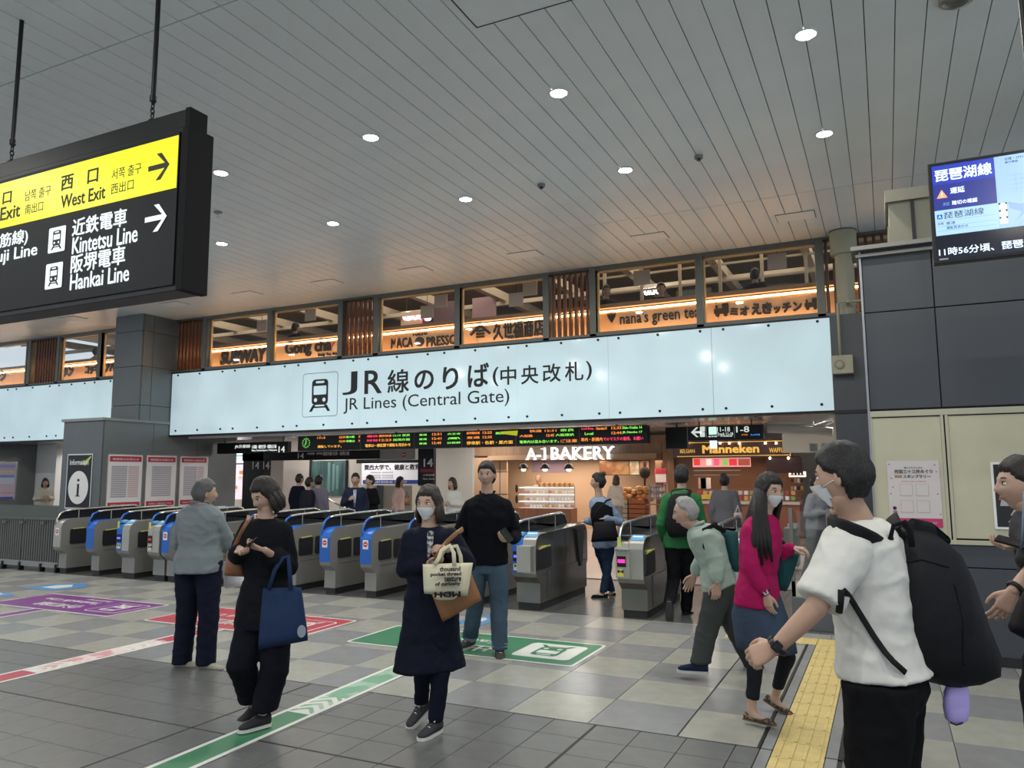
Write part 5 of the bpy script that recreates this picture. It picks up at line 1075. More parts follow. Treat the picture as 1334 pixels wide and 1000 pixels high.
def add_head(mb, M, skin, fine=True, lips=True):
    d, f = grid(*((56, 48) if fine else (28, 24)))
    mb.add([M @ headpt(q) for q in d], f, skin, True)
    for s_ in (-1, 1):
        mb.ball((0, 0, 0), 1, skin, (.009, .018, .031), mtx=None, seg=10, rings=8) if 0 else None
        bm = bmesh.new(); bmesh.ops.create_uvsphere(bm, u_segments=12, v_segments=8, radius=1)
        for v in bm.verts: v.co = M @ V((s_*(.076+.006*v.co.x*s_+(.006 if v.co.y < 0 else 0)), -.008+.017*v.co.y-.006*v.co.z*0, -.006+.031*v.co.z*(1.0 if v.co.z > 0 else .85)))
        mb.bm(bm, skin, True)
        bm = bmesh.new(); bmesh.ops.create_uvsphere(bm, u_segments=12, v_segments=8, radius=1)
        for v in bm.verts: v.co = M @ (V((s_*.031, .079, .009))+V((.0145*v.co.x, .008*v.co.y, .0075*v.co.z)))
        mb.bm(bm, M_eyew, True)
        bm = bmesh.new(); bmesh.ops.create_uvsphere(bm, u_segments=10, v_segments=6, radius=1)
        for v in bm.verts: v.co = M @ (V((s_*.031, .0855, .009))+V((.0062*v.co.x, .003*v.co.y, .0066*v.co.z)))
        mb.bm(bm, M_iris, True)
        pts = [M @ V((s_*(.016+.033*t), .0905-.010*t*t-.004*t, .030+.006*math.sin(t*2.4))) for t in (0, .33, .66, 1)]
        mb.tube(pts, [.003, .004, .0035, .002], M_brow, 6)
        pts = [M @ V((s_*(.017+.029*t), .0885-.008*t*t, .0155+.002*math.sin(t*3.1))) for t in (0, .33, .66, 1)]
        mb.tube(pts, [.0013, .0018, .0018, .001], M_brow, 5)
    for zz, r in ((-.0565, .0026), (-.0640, .0034)) if lips else ():
        pts = [M @ V((x, .0955+.0012-(x/.024)**2*.009+(-.005 if fine else -.003), zz+(.002*(1-abs(x)/.024) if zz > -.06 else -.001))) for x in (-.022, -.012, 0, .012, .022)]
        mb.tube(pts, [r*.4, r, r*1.1, r, r*.4], M_lip, 8)
def hair_mesh(M, style, m, fine=True, thick=.016):
    mb = MB(); d, f = grid(*((56, 48) if fine else (28, 24))); vs = []
    for q in d:
        p = headpt(q); n = V((q.x, q.y, q.z))
        front = q.y; az = math.atan2(abs(p.x), p.y)           # 0 front, pi back
        zl = {'short': (.060, .018, -.080), 'bob': (.058, -.03, -.10), 'long': (.058, -.04, -.11), 'thin': (.095, .035, -.07), 'bun': (.062, .00, -.08)}[style]
        t = az/math.pi
        hl = zl[0]+(zl[1]-zl[0])*smst(.18, .42, t) if t < .45 else zl[1]+(zl[2]-zl[1])*smst(.48, .68, t)
        hl += .007*noise.noise(V((az*7, p.z*20, 1)))+.006*noise.noise(V((p.x*90, p.y*60, 3)))
        k_ = smst(hl-.006, hl+.014, p.z)
        nz = noise.noise(V((p.x*60, p.y*60, p.z*22)))*.005+noise.noise(p*25)*.005
        top = 1+.35*smst(.03, .11, p.z)
        off = -.006+k_*(thick*top+.006+nz)
        vs.append(M @ (p+n*off))
    mb.add(vs, f, m, True); return mb
HANDS = {}
def hand_mesh(curl, spread=.06, thumb=.6, voxel=.0042, side=1, point=False):
    """right hand (side 1): wrist at origin, fingers along +y, palm facing -z, thumb on the -x side; mirrored for the left hand"""
    key = (round(curl, 2), round(thumb, 2), voxel, side, point)
    if key in HANDS: return HANDS[key]
    m = M_white; mb = MB()
    mb.loft([((0, -.015, 0), X3, Z3, .026, .019), ((0, .01, 0), X3, Z3, .029, .018), ((0, .045, -.001), X3, Z3, .039, .016), ((0, .078, -.001), X3, Z3, .041, .014), ((0, .092, -.001), X3, Z3, .036, .011)], m, 20, ex=2.6)
    for i, (x, L, r) in enumerate(((-.029, .078, .0085), (-.010, .086, .0088), (.0095, .080, .0084), (.028, .064, .0075))):
        a = curl*(1+.08*i) if not (point and i == 0) else .15; p = V((x, .086-abs(x+.005)*.22, 0)); side_a = (i-1.5)*spread; ang = a*.55; pts = [p-V((0, .012, 0)), p]; rs = [r*1.05, r*1.05]
        for s_, f_ in ((.45, 1.0), (.30, 1.15), (.25, .75)):
            dv = V((math.sin(side_a)*math.cos(ang), math.cos(side_a)*math.cos(ang), -math.sin(ang))); p = p+dv*L*s_; pts.append(p); rs.append(r*(1-.10*len(rs)/3)); ang += a*.62*f_
        limb(mb, pts, rs, m, 10, 2)
    t0 = V((-.024, .018, -.004)); dv = V((-.62, .66, -.42*thumb)).normalized(); t1 = t0+dv*.040; dv2 = V((-.30*(1-thumb*.5), .85, -.55*thumb)).normalized(); t2 = t1+dv2*.032; t3 = t2+V((.10*thumb, .85, -.5*thumb)).normalized()*.024
    limb(mb, [t0, t1, t2, t3], [.014, .0115, .0100, .0080], m, 10, 2)
    me = remesh(mb, voxel, 2)
    if side < 0:
        for v in me.vertices: v.co.x = -v.co.x
        me.flip_normals()
    HANDS[key] = me; return me
def frame(o, f, up):
    """matrix with y = f, z close to up"""
    f = V(f).normalized(); x = f.cross(V(up)).normalized(); z = x.cross(f)
    return Matrix.Translation(o) @ Matrix((x, f, z)).transposed().to_4x4()
def az(v): return V((v.x, v.y, 0)).normalized()
class Pose:
    """joints in world space; facing f; default standing pose, everything can be overridden"""
    def __init__(s, foot, H, f, stride=0, lean=0, lead='L', depth=None):
        s.H = H; k = s.k = H/1.70; s.f = az(V(f)); s.r = V((s.f.y, -s.f.x, 0)); s.g = V(foot); s.J = {}
        W = lambda x, y, z: s.g+s.r*x*k+s.f*y*k+Z3*z*k
        up = lambda x, y, z: W(x, y*math.cos(lean)+(z-.93)*math.sin(lean), .93+(z-.93)*math.cos(lean)-y*math.sin(lean))
        s.lean = lean
        J = s.J; J['pel'] = W(0, 0, .93-.02*abs(stride)); J['waist'] = up(0, .0, 1.06); J['chest'] = up(0, .0, 1.24); J['neck'] = up(0, -.01, 1.43); J['head'] = up(0, .025, 1.575)
        for sd, n in ((-1, 'L'), (1, 'R')):
            J['sh'+n] = up(sd*.165, -.01, 1.375); J['el'+n] = up(sd*.215, -.04, 1.10); J['wr'+n] = up(sd*.225, .05, .86)
            a = stride if n == lead else -stride
            J['hip'+n] = W(sd*.088, 0, .90-.02*abs(stride)); J['kn'+n] = W(sd*.10, .26*a+.03, .49-.01*abs(stride)); J['an'+n] = W(sd*.10, .46*a, .085+(.10*stride if a < 0 else 0)); J['toe'+n] = s.f.copy()
        s.up = up
    def D(s): return (s.g-CAM).dot(FH)
    def px(s, **kw):
        for n, q in kw.items():
            d = ray(q[0], q[1]); D = s.D()+(q[2] if len(q) > 2 else 0); s.J[n] = CAM+d*(D/d.dot(FH))
        return s
def stdir(px, py, dx, dy): pass
def person(label, pose, skin=(.42, .27, .20), hair='short', haircol=(.012, .010, .009), top=None, bottom=None, shoes=None, fine=True, headf=None, headtilt=0, hands=None, voxel=None, mask=False, female=False, name='person', sleeve='long', group=None, look=None, wide=1.0):
    J, k = pose.J, pose.k; f, r = pose.f, pose.r
    t = thing(name, label, 'person', tuple(pose.g), group)
    vx = voxel or (.011 if fine else .02); sk = mat('skin_%d_%d' % (int(skin[0]*100), int(skin[1]*100)), skin, .5, var=.05, vscale=8)
    spine = (J['neck']-J['pel']).normalized(); fz = (f-spine*f.dot(spine)).normalized()
    shw = (J['shR']-J['shL']); ax = az(shw) if shw.length > .05 else r
    if ax.dot(r) < 0: ax = -ax
    hw = (J['hipR']-J['hipL']); hx = az(hw) if hw.length > .03 else r
    S = []
    def sec(j, u, w_, d_, inf=0, off=0): a = hx.lerp(ax, u).normalized(); b = (fz-a*fz.dot(a)).normalized(); return (j+b*off, a, b, (w_*k*wide+inf), (d_*k*wide+inf))
    wst = .125 if female else .142
    def torso(inf, lo=-.06, hi=1):
        s_ = [sec(J['pel']-Z3*.09*k, 0, .145, .10, inf), sec(J['pel'], 0, .162 if female else .158, .118, inf, -.01), sec(J['pel'].lerp(J['waist'], .6), .3, (wst+.158)/2, .108, inf), sec(J['waist'], .5, wst, .100, inf), sec(J['chest'], 1, .150 if female else .163, .118, inf, .005), sec(J['chest'].lerp(J['neck'], .45), 1, .155 if female else .172, .105, inf), sec(J['chest'].lerp(J['neck'], .75), 1, .125, .082, inf), sec(J['chest'].lerp(J['neck'], .95), 1, .062, .060, inf*.5)]
        return s_
    arm = (.047, .039, .027) if not female else (.041, .034, .024); leg = (.088, .058, .040)
    # body: one continuous surface
    mb = MB(); mb.loft(torso(-.012), sk, 22, ex=2.2)
    hd = V(headf) if headf else f; hd = az(hd)
    nk0 = J['neck']-spine*.05*k; hb = J['head']-Z3*.07*k
    limb(mb, [nk0, J['neck'].lerp(hb, .5), hb], [.062*k, .053*k, .052*k], sk)
    for n in 'LR':
        limb(mb, [J['sh'+n], J['el'+n], J['wr'+n]], [arm[0]*k*(.85 if sleeve == 'long' else .95), arm[1]*k*(.85 if sleeve == 'long' else 1), arm[2]*k], sk, sub=4)
        limb(mb, [J['hip'+n], J['kn'+n], J['an'+n]], [leg[0]*k*.8, leg[1]*k*.72, leg[2]*k*.78], sk)
        td = az(J['toe'+n]) if abs(J['toe'+n].z) < .9 else f; td = J['toe'+n].normalized(); tu = (Z3-td*td.z); tu = tu.normalized() if tu.length > .1 else -f; limb(mb, [J['an'+n], J['an'+n]-tu*.040*k+td*.01*k, J['an'+n]-tu*.058*k+td*.10*k], [.033*k, .030*k, .018*k], sk)
    me = remesh(mb, vx, 2); B = MB(); into(B, me, sk)
    look = V(look) if look else hd-Z3*headtilt; HM = frame(J['head'], look, Z3) @ Matrix.Scale(k**.5*1.0, 4)
    add_head(B, HM, sk, fine, not mask)
    hands = hands or {}
    for sd, n in ((-1, 'L'), (1, 'R')):
        hh = hands.get(n, {}); d = V(hh['dir']) if 'dir' in hh else (J['wr'+n]-J['el'+n]); palm = V(hh['palm']) if 'palm' in hh else -r*sd
        hm = hand_mesh(hh.get('curl', .45), thumb=hh.get('thumb', .6), voxel=.0042 if fine else .008, side=sd)
        into(B, hm, sk, frame(J['wr'+n]+d.normalized()*.012, d, -palm) @ Matrix.Scale(k*(.90 if female else .98), 4))
    B.obj('body', t)
    hm_ = mat('hair_%d' % int(haircol[0]*1000), haircol, .42, bump=.5, bscale=90, stretch=(3, 3, .4), spec=.35)
    HB = hair_mesh(HM, hair, hm_, fine)
    R3 = HM.to_3x3(); hxv = R3 @ X3; hyv = R3 @ Y3
    if hair == 'bun': HB.ball(HM @ V((0, -.07, .115)), .04, hm_, (.045, .045, .04), seg=14, rings=10)
    if hair == 'bob':
        for a in range(9):
            an = math.radians(75+a*26.25); p0 = HM @ V((math.sin(an)*.078, math.cos(an)*.09-.005, .02)); p1 = HM @ V((math.sin(an)*.090, math.cos(an)*.10-.012, -.07)); p2 = HM @ V((math.sin(an)*.080, math.cos(an)*.09-.012, -.128))
            HB.loft([(p0, (R3 @ V((math.cos(an), -math.sin(an), 0))), (R3 @ V((math.sin(an), math.cos(an), 0))), .022, .012), (p1, (R3 @ V((math.cos(an), -math.sin(an), 0))), (R3 @ V((math.sin(an), math.cos(an), 0))), .026, .014), (p2, (R3 @ V((math.cos(an), -math.sin(an), 0))), (R3 @ V((math.sin(an), math.cos(an), 0))), .018, .008)], hm_, 10)
    if hair == 'long':
        for a in range(13):
            an = math.radians(70+a*18.3); d_ = V((math.sin(an), math.cos(an), 0)); w0 = R3 @ d_; w1 = R3 @ V((math.cos(an), -math.sin(an), 0))
            p0 = HM @ V((d_.x*.078, d_.y*.09-.005, .02)); p1 = HM @ V((d_.x*.092, d_.y*.105-.015, -.08)); L = .36+.05*math.sin(a*2.1); p2 = J['neck']+w0*(.12 if abs(an-math.pi) < 1.2 else .10)*k-Z3*.08*k; p3 = p2+w0*.03-Z3*(L-.1)*k
            HB.loft([(p0, w1, w0, .022, .014), (p1, w1, w0, .026, .018), (p2, w1, w0, .030, .020), (p2.lerp(p3, .6), w1, w0, .026, .018), (p3, w1, w0, .010, .008)], hm_, 10)
    HB.obj('hair', t)
    if mask:
        mk = MB(); mm = mat('mask_white', (.68, .70, .72), .7); d, fcs = grid(28, 24); keep = {}; vs = []
        for i, q in enumerate(d):
            p = headpt(q)
            if p.y > .030 and -.108 < p.z < -.012 and abs(p.x) < .064: keep[i] = len(vs); vs.append(p)
        cx = lambda p, o_: HM @ (p+V((p.x*.04, o_+.012*math.exp(-(p.x/.03)**2), 0)))
        fs = [[keep[j] for j in q] for q in fcs if all(j in keep for j in q)]; n_ = len(vs)
        mk.add([cx(p, .006) for p in vs]+[cx(p, .002) for p in vs], fs+[[j+n_ for j in q][::-1] for q in fs], mm, True)
        for s_ in (-1, 1): mk.tube([HM @ V((s_*.055, .066, -.03)), HM @ V((s_*.074, .02, -.012)), HM @ V((s_*.081, -.02, .0))], .0018, mm, 5)
        mk.obj('face_mask', t)
    # ---------------- clothing
    if bottom:
        kind, bm_ = bottom['kind'], bottom['mat']; mb = MB(); inf = bottom.get('inf', .012)
        mb.loft([sec(J['pel']-Z3*.11*k, 0, .125, .095, inf), sec(J['pel']-Z3*.04*k, 0, .162, .115, inf, -.012), sec(J['pel']+Z3*.05*k, 0, .150, .104, inf*.4, -.005), sec(J['pel'].lerp(J['waist'], .8), .3, .126, .088, 0)], bm_, 22, ex=2.2)
        for n in 'LR':
            rk, ra = bottom.get('knee', .070), bottom.get('ank', .058); an = J['an'+n].lerp(J['kn'+n], bottom.get('cut', .0))+Z3*0
            kn = J['kn'+n]; h_ = J['hip'+n]; mb.loft([(h_+Z3*.03, r, f, .088*k+inf, .100*k+inf), (h_.lerp(kn, .35), r, f, (.080*k+inf), .088*k+inf), (h_.lerp(kn, .75), r, f, rk*k*1.04, rk*k*1.1), (kn, r, f, rk*k, rk*k*1.05), (kn.lerp(an, .35), r, f, (rk*.6+ra*.4)*k, (rk*.65+ra*.38)*k), (an, r, f, ra*k, ra*k*1.08), (an+(an-kn).normalized()*bottom.get('hem', .03)*k, r, f, ra*k, ra*k*1.08)], bm_, 18)
        me = remesh(mb, vx, 2, kind); folds(me, (.007 if fine else .004)*bottom.get('fold', 1), len(t_J)+.5); o_ = MB(); into(o_, me, bm_)
        if kind == 'skirt':
            pass
        o_.obj(kind if kind != 'leggings' else 'leggings', t)
    if top:
        tm = top['mat']; inf = top.get('inf', .016); mb = MB(); hem = top.get('hem', -.04)
        ss = torso(inf)[3:]; low = []
        pel = J['pel']; hz = top.get('flare', 0)
        if hem <= .03:
            low = [sec(pel+Z3*hem*k, 0, .165+hz, .122+hz, inf, -.008), sec(pel.lerp(J['waist'], .3), .1, .160+hz*.6, .115+hz*.5, inf, -.004), sec(pel.lerp(J['waist'], .7), .3, .150, .108, inf)]
            if hem < -.2:
                c_ = top.get('sway', V((0, 0, 0))); low = [(pel+Z3*hem*k+c_, hx, fz, (.19+hz)*k, (.16+hz*.8)*k), (pel+Z3*hem*.5*k+c_*.4, hx, fz, (.178+hz*.5)*k, (.14+hz*.4)*k)]+[sec(pel, 0, .168, .125, inf, -.006), sec(pel.lerp(J['waist'], .6), .3, .150, .108, inf)]
        else: low = [sec(pel.lerp(J['waist'], min(.95, hem/.13)), .2, .150, .108, inf)]
        mb.loft(low+ss, tm, 24, ex=2.25)
        cut = {'long': 1.0, 'short': .0, 'none': None}[sleeve]
        for n in 'LR':
            sh, el, wr = J['sh'+n].lerp(J['chest'].lerp(J['neck'], .35), .14)-spine*.008, J['el'+n], J['wr'+n]; si = inf*.75+.003
            if cut is None: continue
            if cut: ec = el.lerp(wr, top.get('cuff', .93)); limb(mb, [sh, el, ec], [(arm[0]+.004)*k+si, arm[1]*k+si, arm[2]*k+si*top.get('cuffw', .7)], tm)
            else: ec = sh.lerp(el, top.get('short', .78)); limb(mb, [sh, sh.lerp(ec, .55)], [(arm[0]+.008)*k+si, (arm[0])*k+si*1.2], tm); d_ = (ec-sh).normalized(); a_ = d_.orthogonal().normalized(); mb.loft([(sh.lerp(ec, .3), a_, d_.cross(a_), arm[0]*k+si*1.1, arm[0]*k+si*1.1), (ec, a_, d_.cross(a_), arm[0]*k+si*1.25, arm[0]*k+si*1.25)], tm, 16)
        me = remesh(mb, vx, 2, 'top'); folds(me, (.008 if fine else .005)*top.get('fold', 1), len(t_J)); o_ = MB(); into(o_, me, tm)
        o_.obj(top.get('name', 'shirt'), t)
        if top.get('collar'):
            mc = MB(); c_ = J['neck']; pts = [c_+ax*math.cos(a)*.066*k+fz*math.sin(a)*.060*k+Z3*(.012 if math.sin(a) < .5 else -.012)*k for a in [math.pi*.5+j*2*math.pi/16+.2 for j in range(16)]]
            mc.tube(pts, .012*k, top['collar'] if not isinstance(top['collar'], bool) else tm, 8); mc.obj('collar', t)
    if shoes:
        for n in 'LR': shoe(t, J['an'+n], J['toe'+n], k*(.93 if female else 1), shoes, n)
    _ = t; t_J[t.name] = (J, f, r, k, HM); return t
t_J = {}
def shoe(t, an, toe, k, sp, n):
    """toe: direction of the sole; shoe = upper + sole"""
    d = V(toe).normalized(); u = Z3-d*Z3.dot(d)
    if u.length < .1: u = -V((d.y, -d.x, 0)).cross(d)
    u.normalize(); x = d.cross(u); M = Matrix.Translation(an-u*.085*k) @ Matrix((x, d, u)).transposed().to_4x4()
    L = lambda y, w_, z0, z1: (M @ V((0, y*k, (z0+z1)/2*k)), x, u, w_*k, (z1-z0)/2*k)
    s_ = MB(); z = sp.get('sole_h', .022)
    up = [L(-.064, .018, z, z+.06), L(-.057, .034, z-.004, z+.080), L(-.02, .041, z-.004, z+.088), L(.03, .043, z-.004, z+.076), L(.08, .043, z-.004, z+.050), L(.13, .044, z-.004, z+.036), L(.165, .036, z-.004, z+.026), L(.182, .018, z, z+.014)]
    if sp.get('flat'): up = [L(-.062, .018, z, z+.03), L(-.055, .030, z-.004, z+.044), L(-.02, .035, z-.004, z+.030), L(.03, .038, z-.004, z+.020), L(.08, .041, z-.004, z+.026), L(.13, .041, z-.004, z+.028), L(.165, .033, z-.004, z+.022), L(.18, .015, z, z+.012)]
    o = s_.loft(up, sp['mat'], 18, ex=2.4).obj('shoe', t)
    pr = [(-.030, -.055), (-.022, -.066), (.022, -.066), (.030, -.055), (.034, 0), (.042, .08), (.045, .13), (.036, .172), (.015, .19), (-.015, .19), (-.036, .172), (-.045, .13), (-.042, .08), (-.034, 0)]
    MB().prism([(a*k, b*k) for a, b in pr][::-1], M @ V((0, 0, 0)), x, d, 0.0, z*k, sp.get('sole', M_white)).obj('sole', o) if 0 else None
    ss = MB(); vs = [M @ V((a*k*1.02, b*k*1.01, zz*k)) for zz in (0, z) for a, b in pr]; nn = len(pr)
    ss.add(vs, [list(range(nn)), list(range(nn, 2*nn))]+[(i, (i+1) % nn, nn+(i+1) % nn, nn+i) for i in range(nn)], sp.get('sole', M_white)); ss.obj('sole', o)
    if sp.get('laces'):
        for i in range(4):
            y = .035+i*.022; zt = z+.066-i*.009
            MB().tube([M @ V((a*k, (y+.004*(1 if i % 2 else -1)*a/.02)*k, (zt-(abs(a)/.03)**2*.012)*k)) for a in (-.026, -.013, 0, .013, .026)], .0046*k, sp['laces'], 6).obj('lace', o)
    if sp.get('bow'): MB().tube([M @ V((a*k, (.03+b)*k, (z+.085+c)*k)) for a, b, c in ((0, 0, -.01), (-.03, .0, .006), (-.035, .02, -.005), (0, .005, -.004), (.035, .02, -.005), (.03, 0, .006), (0, 0, -.008))], .006*k, sp['laces'], 6).obj('lace_bow', o)
def fab(name, c, rough=.85, bump=.55, sc_=9, **kw): return mat(name, c, rough, bump=bump, bscale=sc_, spec=.12, **kw)
def watch(t, el, wr, m, face=None, r_=.030, at=.93):
    p = V(el).lerp(V(wr), at); d = (V(wr)-V(el)).normalized(); a = d.orthogonal().normalized(); b = d.cross(a)
    pts = [p+(a*math.cos(j*math.pi/8)+b*math.sin(j*math.pi/8))*r_ for j in range(17)]
    w_ = MB().tube(pts, .006, m, 8).tube([q+d*.008 for q in pts], .006, m, 8).obj('wristwatch', t)
    to = (CAM-p); to = (to-d*to.dot(d)).normalized(); s_ = to.cross(d); c_ = p+to*r_
    if face: MB().prism(rr(-.016, -.018, .016, .018, .005), c_, s_, d, -.004, .007, face).obj('watch_face', w_)
def tote(label, corners, D, th, m, handles, mh, name='tote_bag', loc=None, cat='bag', bulge=.03, top_open=True):
    """soft bag: four image corners (tl, tr, br, bl) at camera distance D"""
    def at(q, d_): v = ray(q[0], q[1]); return CAM+v*((D+d_)/v.dot(FH))
    P = [at(q, 0) for q in corners]; n = (P[1]-P[0]).cross(P[3]-P[0]).normalized()
    if n.dot(CAM-P[0]) < 0: n = -n
    t = thing(name, label, cat, tuple(P[3])); mb = MB(); N = 9; g = []
    for sgn in (1, -1):
        for j in range(N+1):
            for i in range(N+1):
                u, v = i/N, j/N; p = P[0].lerp(P[1], u).lerp(P[3].lerp(P[2], u), v)
                b = th/2*(math.sin(math.pi*min(1, max(0, u*.94+.03)))**.35)*(.30+.70*math.sin(math.pi*min(1, v*.62+.05)))*(1 if v < .93 else (1-v)/.07*.9+.1)
                b += bulge*math.sin(math.pi*u)*math.sin(math.pi*v)*.3+.004*noise.noise(V((u*5, v*5, sgn*3)))
                g.append(p+n*sgn*b)
    K = (N+1)**2; fs = []
    for j in range(N):
        for i in range(N): a = j*(N+1)+i; fs += [(a, a+1, a+N+2, a+N+1), (K+a, K+a+N+1, K+a+N+2, K+a+1)]
    for i in range(N): fs += [(i, K+i, K+i+1, i+1), (N*(N+1)+i, N*(N+1)+i+1, K+N*(N+1)+i+1, K+N*(N+1)+i)]
    for j in range(N): a = j*(N+1); fs += [(a, a+N+1, K+a+N+1, K+a), (a+N, K+a+N, K+a+2*N+1, a+2*N+1)]
    mb.add(g, fs, m, True).obj('bag_body', t)
    for hp in handles: MB().tube([at(q[:2], q[2]) for q in hp], .01, mh, 8, flat=(.013, .003, tuple(n))).obj('handle', t)
    return t, P, n, at
def phone(label, c, up, nrm, m=None, scr=None):
    up = V(up).normalized(); n = V(nrm); n = (n-up*n.dot(up)).normalized(); x = up.cross(n)
    t = thing('mobile_phone', label, 'phone', tuple(c)); MB().prism(rr(-.036, -.073, .036, .073, .009), V(c), x, up, -.004, .004, m or M_black).obj('phone_body', t)
    MB().prism(rr(-.033, -.068, .033, .068, .006), V(c), x, up, .004, .0048, scr or mat('phone_screen', (.02, .02, .025), .1)).obj('phone_screen', t); return t

from mathutils.bvhtree import BVHTree
def drape(pts, D, objs, off=.012):
    """strap points laid on the cloth: along the line of each point, just above the garment surface"""
    trees = []
    for o in objs:
        base = WLOC[o.name]; trees.append(BVHTree.FromPolygons([v.co+base for v in o.data.vertices], [list(p.vertices) for p in o.data.polygons]))
    out = []
    for q in pts:
        d = ray(q[0], q[1]).normalized()
        if len(q) > 2: out.append(J3(D+q[2], q[0], q[1])); continue
        hs = [h for h in (t_.ray_cast(CAM, d) for t_ in trees) if h[0] is not None]
        out.append((min(hs, key=lambda h: h[3])[0]-d*off) if hs else J3(D, q[0], q[1]))
    return out
def dense(pts, n=4):
    out = []
    for a, b in zip(pts, pts[1:]):
        if len(a) > 2 or len(b) > 2: out.append(a); continue
        for i in range(n): out.append((a[0]+(b[0]-a[0])*i/n, a[1]+(b[1]-a[1])*i/n))
    return out+[pts[-1]]
def J3(D, px, py): d = ray(px, py); return CAM+d*(D/d.dot(FH))
def kid(t, *names): return [o for o in bpy.data.objects if o.parent == t and o.name.split('.')[0] in names]
def strap(t, name, pts, D, objs, m, w_=.02, th=.004, off=.008):
    P = drape(dense(pts), D, objs, off); P2 = [P[0]]+[(P[i-1]+P[i]*2+P[i+1])/4 for i in range(1, len(P)-1)]+[P[-1]]
    return MB().tube(P2, .01, m, 8, flat=(w_, th, tuple((CAM-P2[len(P2)//2]).normalized()))).obj(name, t)
# ================================================================== PEOPLE
SH_dark = fab('shoe_dark', (.03, .03, .033), .7); SH_black = fab('shoe_black', (.012, .012, .013), .5, .2)
C_black = fab('black_cloth', (.006, .0065, .009)); C_navy = fab('navy_cloth', (.006, .008, .018)); C_navy2 = fab('navy_trousers', (.008, .010, .022))
# --- man in grey jacket, back to the camera
p = Pose(GP(253, 869), 1.69, (.45, .9, 0)); D1 = p.D()
p.px(anL=(237, 859, .03), anR=(268, 861, -.05), knL=(243, 800, .02), knR=(272, 802, -.04), hipL=(246, 735, .02), hipR=(272, 735, -.02), shL=(239, 676, .03), shR=(284, 678, -.03), elL=(233, 707, .12), wrL=(262, 705, .30), elR=(296, 707, .10), wrR=(299, 716, .30), head=(267, 643, .02))
p.J['toeL'] = V((.9, .35, 0)); p.J['toeR'] = V((.95, .2, 0))
person('man in pale grey-blue jacket and navy trousers standing with his back to us', p, hair='short', haircol=(.10, .10, .10), top=dict(mat=fab('jacket_grey_blue', (.185, .215, .225), .7), hem=-.10, inf=.032, flare=.01, name='jacket', collar=True), bottom=dict(kind='trousers', mat=C_navy2, knee=.082, ank=.075, inf=.02, hem=.03), shoes=dict(mat=fab('shoe_beige', (.30, .29, .24)), sole=mat('sole_beige', (.36, .35, .30), .7)), wide=1.06)
tote('white paper bag between the man in grey jacket and the woman in black', [(291, 731), (316, 729), (317, 763), (293, 766)], D1+.30, .10, fab('white_bag', (.62, .62, .64), .6, .2), [[(296, 732, 0), (298, 721, 0), (303, 716, 0), (309, 721, 0), (311, 731, 0)]], M_white)
# --- woman in black with brown shoulder bag
p = Pose(GP(338, 947), 1.60, (.15, -1, 0)); D2 = p.D()
p.px(head=(346, 645, 0), neck=(346, 674, .02), shL=(371, 688, -.0), shR=(321, 686, .0), elL=(377, 738, .02), wrL=(345, 716, -.22), elR=(309, 726, .05), wrR=(312, 714, -.20), chest=(347, 712, .02), waist=(348, 752, .02), pel=(345, 790, .02), hipL=(359, 800, 0), hipR=(331, 800, .02), knL=(358, 872, -.02), anL=(342, 932, -.04), knR=(315, 868, -.05), anR=(331, 920, .22))
p.J['toeL'] = V((-.35, -1, 0)); p.J['toeR'] = V((-.35, -1, -.35))
w2 = person('woman in loose black clothes looking at her phone, brown shoulder bag on one side', p, hair='bob', haircol=(.018, .013, .011), female=True, top=dict(mat=C_black, hem=-.14, inf=.028, flare=.015, name='blouse', cuff=.55, cuffw=1.6, collar=mat('collar_skin', (.42, .27, .20), .5)), bottom=dict(kind='wide_trousers', mat=fab('black_trousers', (.005, .006, .011)), knee=.098, ank=.088, inf=.02, hem=.0, cut=.12), shoes=dict(mat=SH_dark, sole=mat('sole_white', (.6, .59, .55), .6)), look=(-.2, -.9, -.45), hands={'L': dict(dir=(-.8, -.2, .12), palm=(.1, .3, 1), curl=.75), 'R': dict(dir=(.7, -.3, -.25), palm=(.2, -.4, .9), curl=.8)})
phone('dark phone held by the woman in black', J3(D2-.24, 327, 708), (.7, -.5, .35), (-.2, -.5, .8))
M_brown = mat('brown_leather', (.20, .075, .03), .45, bump=.1, bscale=30)
t, P, n_, at = tote('brown leather shoulder bag at the hip of the woman in black', [(297, 717), (317, 715), (322, 751), (293, 750)], D2+.02, .12, M_brown, [], M_brown, bulge=.05)
strap(t, 'strap', [(303, 720, -.05), (309, 706), (316, 692), (323, 680), (325, 674), (325, 672, .06)], D2, kid(w2, 'blouse'), M_brown, .018)
M_tn = fab('tote_navy', (.018, .035, .085), .8, .3, 14)
t, P, n_, at = tote('navy cloth tote bag hanging from the arm of the woman in black', [(343, 766), (392, 765), (401, 834), (337, 846)], D2-.12, .09, M_tn, [], M_tn)
for dd in (-.03, .03): MB().tube([at((350, 768), dd), at((358, 742), dd*.6-.03), at((368, 727), dd*.3-.02), at((375, 724), dd*.3), at((377, 740), dd*.6), at((379, 768), dd)], .01, M_tn, 8, flat=(.014, .004, tuple(n_))).obj('handle', t)
q = at((393, 822), -.055); MB().prism(circ(0, 0, .028, 18, .04), q, RH, Z3, 0, .003, mat('tote_print', (.25, .28, .34), .6)).obj('round_print', t)
